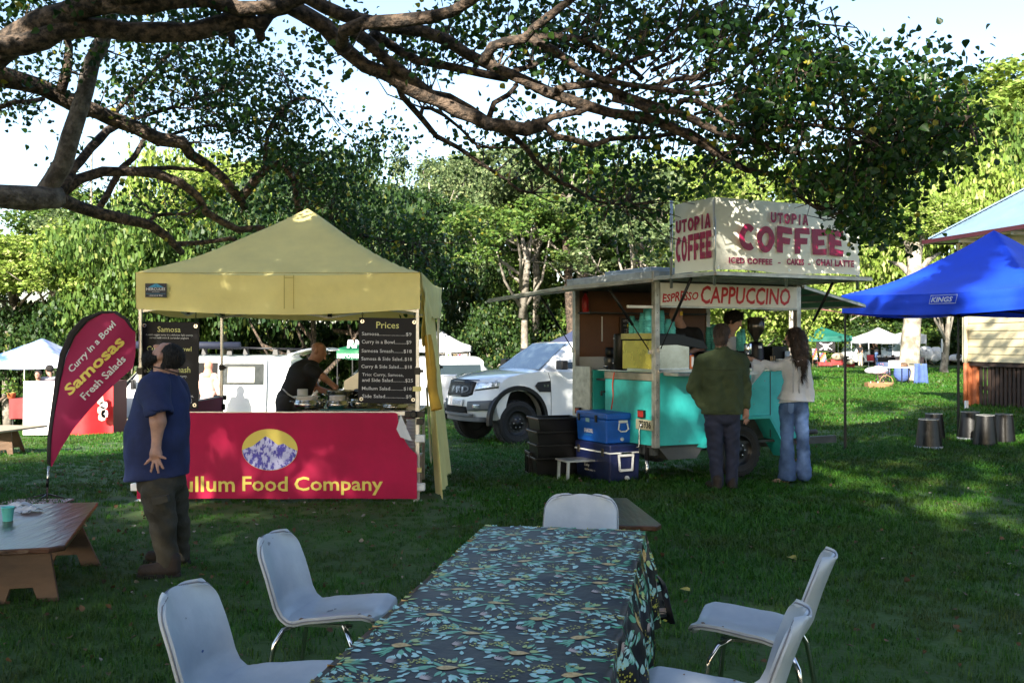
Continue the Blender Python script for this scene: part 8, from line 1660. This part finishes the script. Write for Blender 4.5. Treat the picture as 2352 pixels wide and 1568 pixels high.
flg = b.build('skull_flag', BLACKT, None, True); tag(flg, 'black flag with a white skull and crossed bones hanging from the green gazebo', 'flag')
b = MB(); q = lambda vx, vy, o=.10: P(vx, vy, fd - o); b.add([q(1896.5 + 5.6 * math.cos(a), 794.5 - 5.2 * math.sin(a)) for a in [i * .449 for i in range(14)]], [tuple(range(14))]); b.add([q(1893, 798), q(1893.5, 804), q(1899.5, 804), q(1900, 798)], [(0, 1, 2, 3)]); b.build('skull', PRW, flg)
b = MB(); b.bar(q(1883, 787, .09), q(1911, 803, .09), .05, .07); b.build('bone', PRW, flg); b = MB(); b.bar(q(1911, 787, .09), q(1883, 803, .09), .05, .07); b.build('bone', PRW, flg)
b = MB(); b.add([q(1894.5 + 1.5 * math.cos(a), 795 - 1.7 * math.sin(a), .12) for a in [i * .785 for i in range(8)]], [tuple(range(8))]); b.add([q(1899 + 1.5 * math.cos(a), 795 - 1.7 * math.sin(a), .12) for a in [i * .785 for i in range(8)]], [tuple(range(8))]); b.build('eye_sockets', BLACKT, flg)
REDC = mat('red table cloth', (.30, .03, .03), .8, 0, .15, 3)
def fartable(label, vx0, vx1, vt, vb, d, m, legs=True, depth=.8, group=None, cloth=1.0):
    x0, x1 = (vx0 - 1176) / FV * d, (vx1 - 1176) / FV * d; g = onground((x0 + x1) / 2, d); zt = CAMZ + (784 - vt) / FV * d - g.z; w = (x1 - x0) / 2; t = thing('stall_table', label, 'table', g, group=group)
    b = MB(); b.bb(-w, w, 0, depth, zt - .03, zt); b.build('tabletop', m, t)
    if cloth: b = MB(); b.grid(lambda u, v: (-w + 2 * w * u, -.03 - .03 * math.sin(16 * u) * v, zt - (zt * cloth - .03) * v), 24, 4); b.build('cloth', m, t, True)
    for x in (-w + .06, w - .06):
        for y in (.06, depth - .06): b = MB(); b.bar((x, y, 0), (x, y, zt - .03), .035); b.build('leg', BLACKM, t)
    return t, zt
fartable('low table under a short red cloth in front of the green gazebo', 1880, 1913, 832, 845, 69, REDC, cloth=.6); fartable('long red-clothed table at the right side of the green gazebo', 1908, 1959, 825, 845, 71, REDC, cloth=.7); fartable('red-clothed box table with a sack on it beside the gazebo leg', 1943, 1963, 833, 845, 70, REDC, cloth=.8)
BOOKS = mat('coloured book covers', (.5, .42, .3), .6, vs=9, c2=(.35, .08, .05), thresh=(.42, .58))
def rack(label, vx0, vx1, vt, vb, d):
    x0, x1 = (vx0 - 1176) / FV * d, (vx1 - 1176) / FV * d; g = onground((x0 + x1) / 2, d); zt = CAMZ + (784 - vt) / FV * d - g.z; zb = CAMZ + (784 - vb) / FV * d - g.z; w = (x1 - x0) / 2; t = thing('book_rack', label, 'rack', g, group='book racks under the green gazebo'); b = MB(); b.add([(-w, 0, zb), (w, 0, zb), (w, .3, zt), (-w, .3, zt)], [(0, 1, 2, 3)]); b.build('back_board', WOODL, t, solid=.03)
    cols = [mat('book ' + n_, c_, .6) for n_, c_ in (('red', (.4, .04, .03)), ('cream', (.55, .48, .35)), ('orange', (.5, .2, .04)), ('blue', (.05, .12, .3)), ('grey', (.3, .3, .3)))]
    for r_ in range(5):
        for c_ in range(4): k = (r_ + .5) / 5; b = MB(); b.box((-w + w * 2 * (c_ + .5) / 4, .3 * k - .04, zb + (zt - zb) * k), (w * .4, .03, (zt - zb) * .15)); b.build('book', cols[(r_ * 3 + c_ * 2 + int(vx0)) % 5], t)
    for x in (-w, w): b = MB(); b.bar((x, .05, 0), (x, .05, zb + .1), .04); b.build('leg', WOODL, t)
rack('narrow book rack left of the skull flag', 1867, 1878, 800, 826, 70.5); rack('lower orange book rack beneath the skull flag', 1884, 1899, 810, 831, 69.5)
def sack(label, vx, vy, r_, d, m, sq=.6, name='sack', cat='sack'):
    p = P(vx, vy, d); o = blob(name, m, None, [('e', (0, 0, 0), (r_, r_ * .7, r_ * sq)), ('e', (r_ * .3, 0, r_ * .2), (r_ * .6, r_ * .5, r_ * sq * .7))], r_ * .12, fold=r_ * .05); o.location = p; tag(o, label, cat); return o
sack('brown cloth heap on the red-clothed table left of the blue gazebo leg', 1924, 819, .45, 71, mat('sand cloth', (.3, .25, .18), .9)); sack('cream cloth heap on the red-clothed box table right of the leg', 1952, 830, .35, 69.7, mat('cream cloth', (.5, .45, .36), .9))
d5 = 80; vo = P(1943, 840, d5); vo.z = float(gz(vo.x, d5)) ; v5, hw5 = van('panel_van', 'white van with a windscreen facing left under the far white canopy', vo, R(180 + 22), 4.9, 2.25, 1.8, slide=(-1.7, -2.8), glass_side=True)
ptent('far white gazebo with a tall peak left of the pale tree trunk', 1995, 2083, 775, 787, 751, 76, WTENT, depth=4); ptent('far low white canopy right of the pale tree trunk', 2085, 2128, 768, 788, 758, 74, WTENT, group=None)
fartable('dark-clothed stall table loaded with white crockery under the far white gazebo', 2016, 2096, 821, 838, 74, mat('near black cloth', (.02, .018, .022), .85))
ftb, _z = fartable('far stall table with a brown cloth behind the tree trunk', 2056, 2122, 820, 836, 73.4, mat('mauve brown cloth', (.28, .2, .19), .85))
POT = mat('white glazed ware', (.65, .64, .62), .3)
for i in range(26):
    vx = rnd.uniform(2020, 2080); h_ = rnd.uniform(.10, .22); b = MB(); r_ = rnd.uniform(.08, .16); b.lathe([(r_ * .5, 0), (r_, h_ * .4), (r_ * .8, h_), (0, h_)], 10); o = b.build('crockery', POT if rnd.random() < .75 else WOODL, None, True, loc=P(vx, 821, 74.3) + Vector((0, rnd.uniform(0, .5), 0))); tag(o, 'piece of pale crockery on the dark far stall table', 'crockery', 'crockery on the far stall table')
# goods lying in the sun right of the trunk
for i in range(12):
    vx = rnd.uniform(2100, 2160); o = sack('white bundle in the sunlit far stall right of the tree trunk', vx, rnd.uniform(806, 822), rnd.uniform(.35, .6), 78, WHITECLOTH, .8, 'bundle', 'bundle'); o['group'] = 'white bundles at the far stall'
fartable('long brown folding table at the far right stall', 2170, 2255, 827, 840, 72, mat('brown laminate', (.22, .15, .11), .6), cloth=0)
for i in range(9): o = sack('white bundle on the far right folding table', rnd.uniform(2175, 2250), 822, rnd.uniform(.2, .4), 72.4, WHITECLOTH, .8, 'bundle', 'bundle'); o['group'] = 'white bundles on the far right table'
g = onground((2165 - 1176) / FV * 70, 70); b = MB(); b.bar(g, Vector((g.x, g.y, P(2165, 778, 70).z)), .15); tag(b.build('marker_post', WHITEP, None), 'thin white upright post in the sun right of the tree trunk', 'post')
# camping chairs by the far van
def campchair(vx, d, m, label):
    g = onground((vx - 1176) / FV * d, d); t = thing('camping_chair', label, 'chair', g)
    for a, c in (((-.28, -.2, 0), (.25, .25, .45)), ((.28, -.2, 0), (-.25, .25, .45)), ((-.28, .25, 0), (-.28, .35, .95)), ((.28, .25, 0), (.28, .35, .95))): b = MB(); b.bar(a, c, .03); b.build('leg', BLACKM, t)
    b = MB(); b.grid(lambda u, v: (-.27 + .54 * u, -.2 + .45 * v, .43 - .06 * math.sin(math.pi * u)), 6, 4); b.build('seat', m, t, True); b = MB(); b.grid(lambda u, v: (-.27 + .54 * u, .27 + .1 * v + .05 * math.sin(math.pi * u), .45 + .45 * v), 6, 4); b.build('back', m, t, True)
campchair(2003, 75, mat('red nylon', (.4, .02, .03), .6), 'red folding camp chair by the door of the far white van')
# tree with pale trunk, table and goods around it
d6 = 43.5; g = onground((2087 - 1176) / FV * d6, d6); pt_ = thing('trunk_tree', 'tree with a thick pale sun-dappled trunk standing in the field behind the blue gazebo', 'tree', g); b = MB(); b.tube(*smooth_line([g - Vector((0, 0, .2)), P(2089, 860, d6), P(2090, 800, d6), P(2097, 720, d6), P(2100, 640, d6), P(2102, 560, d6 + .3)], [.62, .47, .40, .37, .33, .24], .4), n=14, rough=.05); b.build('trunk', mat('sun-dappled pale bark', (.16, .135, .10), .85, 0, .3, 1.6, bump=.7, bs=8, c2=(.42, .38, .31), thresh=(.42, .58)), pt_, True, True)  # sun patches and shade are put into the bark's two tones
for e in ((2040, 600), (2160, 580), (2070, 520), (2130, 500)): b = MB(); s0 = P(2101, 640, d6); b.tube([s0, s0.lerp(P(*e, d6 + 1), .5) + Vector((0, 0, .2)), P(*e, d6 + 1)], [.18, .13, .05], 7); b.build('branch', bark_pale, pt_, True, True)
me, lm_, rad = proto(('wide', 1)); o = bpy.data.objects.new('crown', me); COL.objects.link(o); o.parent = pt_; o.location = (.5, 1, P(2100, 530, d6).z - g.z); o.scale = (.85, .85, .62); o.material_slots[0].link = 'OBJECT'; o.material_slots[0].material = leafA
d7 = 39; t7, _z = fartable('pale folding table beside the thick pale trunk with a white box on it', 2038, 2092, 843, 878, d7, mat('pale laminate', (.55, .53, .48), .5), cloth=0)
bx0 = P(2054, 843, d7 + .2); b = MB(); b.box((0, 0, .13), (.36, .3, .26)); tag(b.build('white_box', WHITEP, None, loc=bx0, bevel=.01), 'white box standing on the pale folding table by the trunk', 'box'); sack('brown hat-shaped bundle on the pale folding table right of the white box', 2073, 839, .2, d7 + .3, WOODL, .5, 'bundle', 'bundle')
campchair(2035, 40, mat('navy nylon', (.01, .03, .09), .6), 'dark blue camp chair left of the pale folding table')
g8 = onground((2011 - 1176) / FV * 37, 37); cbx = thing('cardboard_box', 'brown cardboard box of goods standing on the grass left of the basket', 'box', g8); b = MB(); 
for bb_ in ((-.34, .34, -.2, -.19, 0, .2), (-.34, .34, .19, .2, 0, .2), (-.34, -.33, -.19, .19, 0, .2), (.33, .34, -.19, .19, 0, .2), (-.33, .33, -.19, .19, 0, .01)): b.bb(*bb_)
b.build('carton', mat('brown cardboard', (.22, .11, .05), .8), cbx)
for i in range(7): b = MB(); b.lathe([(.03, .02), (.035, .1), (.015, .18), (.015, .24), (0, .24)], 8, (-.27 + .09 * i, rnd.uniform(-.1, .1), 0)); b.build('jar', [WOODL, POT, REDC][i % 3], cbx, True)
sack('pillow with pale green stripes lying on the goods behind the cardboard box', 2012, 851, .42, 37.4, mat('pale cushion', (.55, .62, .58), .8, c2=(.6, .52, .6), vs=5), .35, 'pillow', 'pillow')
g9 = onground((2036 - 1176) / FV * 37, 37); bs_ = thing('basket', 'round wicker basket with a handle right of the cardboard box', 'basket', g9); b = MB(); b.lathe([(.20, 0), (.26, .18), (.27, .2), (.24, .2), (.18, .03), (0, .03)], 18); b.build('bowl', mat('wicker', (.30, .19, .09), .8, bump=1, bs=30), bs_, True); b = MB(); b.tube([(-.25 * math.cos(a), 0, .18 + .28 * math.sin(a)) for a in [i * math.pi / 10 for i in range(11)]], .014, 6); b.build('handle', MATS['wicker'], bs_, True)
r = np.random.RandomState(8); tag(leaves('dried_flowers', r.normal(size=(160, 3)) * np.array([.1, .1, .16]) + np.array(P(2025, 858, 37.2)), r.uniform(.04, .07, 160), leafmat('dried pink flowers', (.3, .12, .15), (.45, .25, .3)), None, r), 'bunch of dusty pink dried flowers between the box and the basket', 'flowers')
bcl = thing('draped_stand', 'stand draped with a blue sheet right of the thick pale trunk', 'stand', onground((2113 - 1176) / FV * 41, 41)); b = MB(); b.grid(lambda u, v: (-.22 + .48 * u + .03 * math.sin(12 * u) * v + .12 * v * (u - .3), -.05 * math.sin(8 * u), .82 * (1 - v) + .02), 14, 8); b.build('sheet', mat('denim blue sheet', (.05, .09, .25), .85, 0, .2, 5), bcl, True, solid=.01); b = MB(); b.bb(-.24, .3, .03, .5, .78, .84); b.build('top', mat('grey green board', (.1, .12, .1), .7), bcl)
sack('dark blue cloth bundle leaning on the left of the pale trunk', 2072, 856, .35, 42, mat('denim blue sheet2', (.06, .10, .28), .85), 1.1, 'bundle', 'bundle')
# overhead cable
b = MB(); b.tube(*smooth_line([P(1830, 700, 24), P(1960, 722, 24), P(2070, 728, 24.5), P(2180, 720, 25), P(2222, 712, 25)], [.012] * 5, .5), n=5); tag(b.build('cable', mat('red and grey cable', (.3, .12, .11), .5), None, True), 'thin red-grey cable sagging across the field towards the house', 'cable')
b = MB(); b.tube(*smooth_line([P(1700, 660, 22), P(1850, 690, 23), P(2050, 715, 24)], [.008] * 3, .5), n=5); tag(b.build('cable', MATS['red and grey cable'], None, True), 'upper thin cable running from the trailer towards the field', 'cable')
# ================================================================ MIDDLE AND LEFT BACKGROUND
tt2 = ptent('white gazebo sheltering racks of clothes between the yellow stall and the pickup', 925, 1080, 793, 806, 757, 40, WTENT)
CLC = [mat('hung ' + n_, c_, .85) for n_, c_ in (('black', (.012, .012, .014)), ('olive', (.05, .05, .025)), ('mustard', (.25, .15, .04)), ('white', (.7, .7, .74)), ('lilac', (.3, .2, .45)), ('red', (.5, .02, .03)), ('navy', (.02, .03, .12)), ('grey', (.15, .15, .16)), ('pale blue', (.45, .5, .7)))]
def railrack(label, vx0, vx1, vt, d, order, ln=.75):
    x0, x1 = (vx0 - 1176) / FV * d, (vx1 - 1176) / FV * d; g = onground((x0 + x1) / 2, d); zt = CAMZ + (784 - vt) / FV * d - g.z; w = (x1 - x0) / 2; t = thing('clothes_rack', label, 'clothes rack', g)
    b = MB(); b.bar((-w, 0, zt), (w, 0, zt), .03); b.build('rail', STEEL, t)
    for x in (-w, w): b = MB(); b.bar((x, 0, 0), (x, 0, zt), .03); b.build('upright', STEEL, t)
    for i, c_ in enumerate(order):
        x = -w + .08 + (2 * w - .16) * i / max(1, len(order) - 1); L = ln * rnd.uniform(.85, 1.1); b = MB(); b.prism([(x, -.22, zt - .10), (x, 0, zt - .03), (x, .22, zt - .10), (x, .30, zt - .3), (x, .2, zt - .32), (x, .2, zt - L), (x, -.2, zt - L), (x, -.2, zt - .32), (x, -.30, zt - .3)], (0, 0, 0), (.05, .02, 0)); o = b.build('garment', CLC[c_], t); o.rotation_euler = (0, 0, 0)
railrack('rack of mostly dark T-shirts under the left half of the white clothes gazebo', 1008, 1030, 812, 38.5, [0, 0, 7, 0, 1, 0, 7, 0], .9); railrack('rack of bright T-shirts at the right corner of the white clothes gazebo', 1037, 1074, 812, 38.2, [2, 1, 2, 0, 7, 4, 5, 5, 8, 6, 3, 8, 3, 3]); railrack('small rack of coloured clothes glimpsed just right of the price board', 955, 962, 820, 37, [4, 8, 1, 5, 6], .8)
ps = P(1030, 815, 38.0); b = MB(); b.box((0, 0, 0), (.19, .01, .28)); sg_ = b.build('paper_sign', WHITEP, None, loc=ps); tag(sg_, 'small white poster with a green round picture hung in front of the clothes', 'poster'); b = MB(); b.lathe([(.05, 0), (0, .001)], 12, (0, -.008, 0), Matrix.Rotation(R(90), 3, 'X')); b.build('picture', mat('green print', (.08, .2, .03), .6), sg_)
ctb, _z = fartable('small table under a white cloth at the foot of the clothes gazebo', 1006, 1046, 862, 885, 27.5, WHITECLOTH, cloth=.75)
ptent('dark blue gazebo peak behind the roof of the white pickup', 1262, 1400, 788, 800, 752, 33, mat('slate blue canvas', (.04, .05, .10), .7)); b = MB(); b.grid(lambda u, v: P(1195 + 52 * u, 800 + 22 * v, 31) + Vector((0, .05 * math.sin(9 * u), 0)), 8, 4); b.build('dark_screen', mat('near black cloth2', (.01, .01, .02), .85), None, True); tag(bpy.data.objects['dark_screen'], 'black cloth screen behind the pickup bonnet', 'screen')
tg = ptent('dark green gazebo with white lettering behind the bald cook', 773, 880, 801, 822, 776, 31, mat('forest green canvas', (.005, .13, .05), .6, trans=.1), BLACKM)
mg = basis(tg).inverted(); textblock([('REFOREST NOW', .0, 1.35, -.05, .08)], tg, lambda x, y: mg @ (P(775, 818, 30.85) + Vector((x, -.04, y))), PRW, .02)
lettering('RN', tg, lambda x, y: mg @ (P(800, 800, 31.3) + Vector((x, .9 * y - .25, y + .02))), 0, .5, 0, .25, PRW, .04)
# left stall
BWT = mat('blue and white tent canvas', (.60, .65, .80), .6, 0, .1, c2=(.10, .20, .62), vs=.7, thresh=(.45, .6), trans=.2)
ptent('blue and white pop-up tent at the far left', -45, 140, 822, 844, 778, 33.5, BWT, ALU)
cg_ = G(128, 1003); d9 = cg_.y; REDB = mat('red plastic banner', (.50, .015, .02), .4)
lc = thing('stall_counter', 'tall stall counter wrapped in white sheets and a red printed banner at the left', 'stall', onground(cg_.x, d9)); Mlc = basis(lc).inverted(); xl, xm, xr = [(v_ - 1176) / FV * d9 for v_ in (94 / 1.7415, 222 / 1.7415, 440 / 1.7415)]; zc = CAMZ + (784 - 875) / FV * d9
b = MB(); gzz = float(gz(xm, d9)); b.grid(lambda u, v: (xl + (xm - xl) * u + .03 * v * (u - .5), d9 - .02 * math.sin(14 * u), zc + (gzz + .05 - zc) * v), 16, 8); b.build('white_sheet', mat('bright white sheet', (.80, .74, .76), .6, 0, .03, 3), lc, True, True)
b = MB(); b.grid(lambda u, v: (xm + .02 + (xr - xm) * u * .93, d9 + .35 * u + .05 * math.sin(9 * u), zc - .12 + (gzz - .02 - zc + .12) * v), 20, 8); b.build('red_banner', REDB, lc, True, True)
b = MB(); b.bb(xl + .02, xr - .1, d9 + .4, d9 + 1.3, gzz, zc - .02); b.build('table_frame', mat('dark red frame', (.1, .03, .03), .8), lc, world=True)  # block in an even dark red
for i, (vx, vy, w_, h_) in enumerate([(232, 918, 8, 12), (240, 930, 9, 9), (235, 942, 10, 10), (242, 950, 8, 10), (236, 958, 9, 9)]):
    b = MB(); p = P(vx - 2, vy, d9 + .1); b.prism([p + Vector((w_ * .010 * math.cos(a) * (1 + .2 * (k % 2)), -.0, h_ * .010 * math.sin(a))) for k, a in enumerate([j * .785 for j in range(8)])], (0, 0, 0), (0, .015, 0)); b.build('product_print', WHITEP if i % 2 else mat('brown print', (.4, .3, .25), .6), lc, world=True)
rt, _z = fartable('low table under a red cloth with a pot plant at the far left', 22, 95, 915, 948, 27.5, REDC, cloth=.6)
pp = P(26, 915, 27.6); plt_ = thing('potted_plant', 'small green pot plant on the red table at the far left', 'plant', pp); b = MB(); b.lathe([(.09, 0), (.12, .14), (.13, .16), (.1, .16), (0, .14)], 14); b.build('pot', ORANGE, plt_, True); rr2 = np.random.RandomState(4); leaves('foliage', rr2.normal(size=(90, 3)) * np.array([.14, .1, .12]) + np.array([0, 0, .32]), rr2.uniform(.07, .12, 90), leafB, plt_, rr2, world=False)
gp_ = G(60, 935)
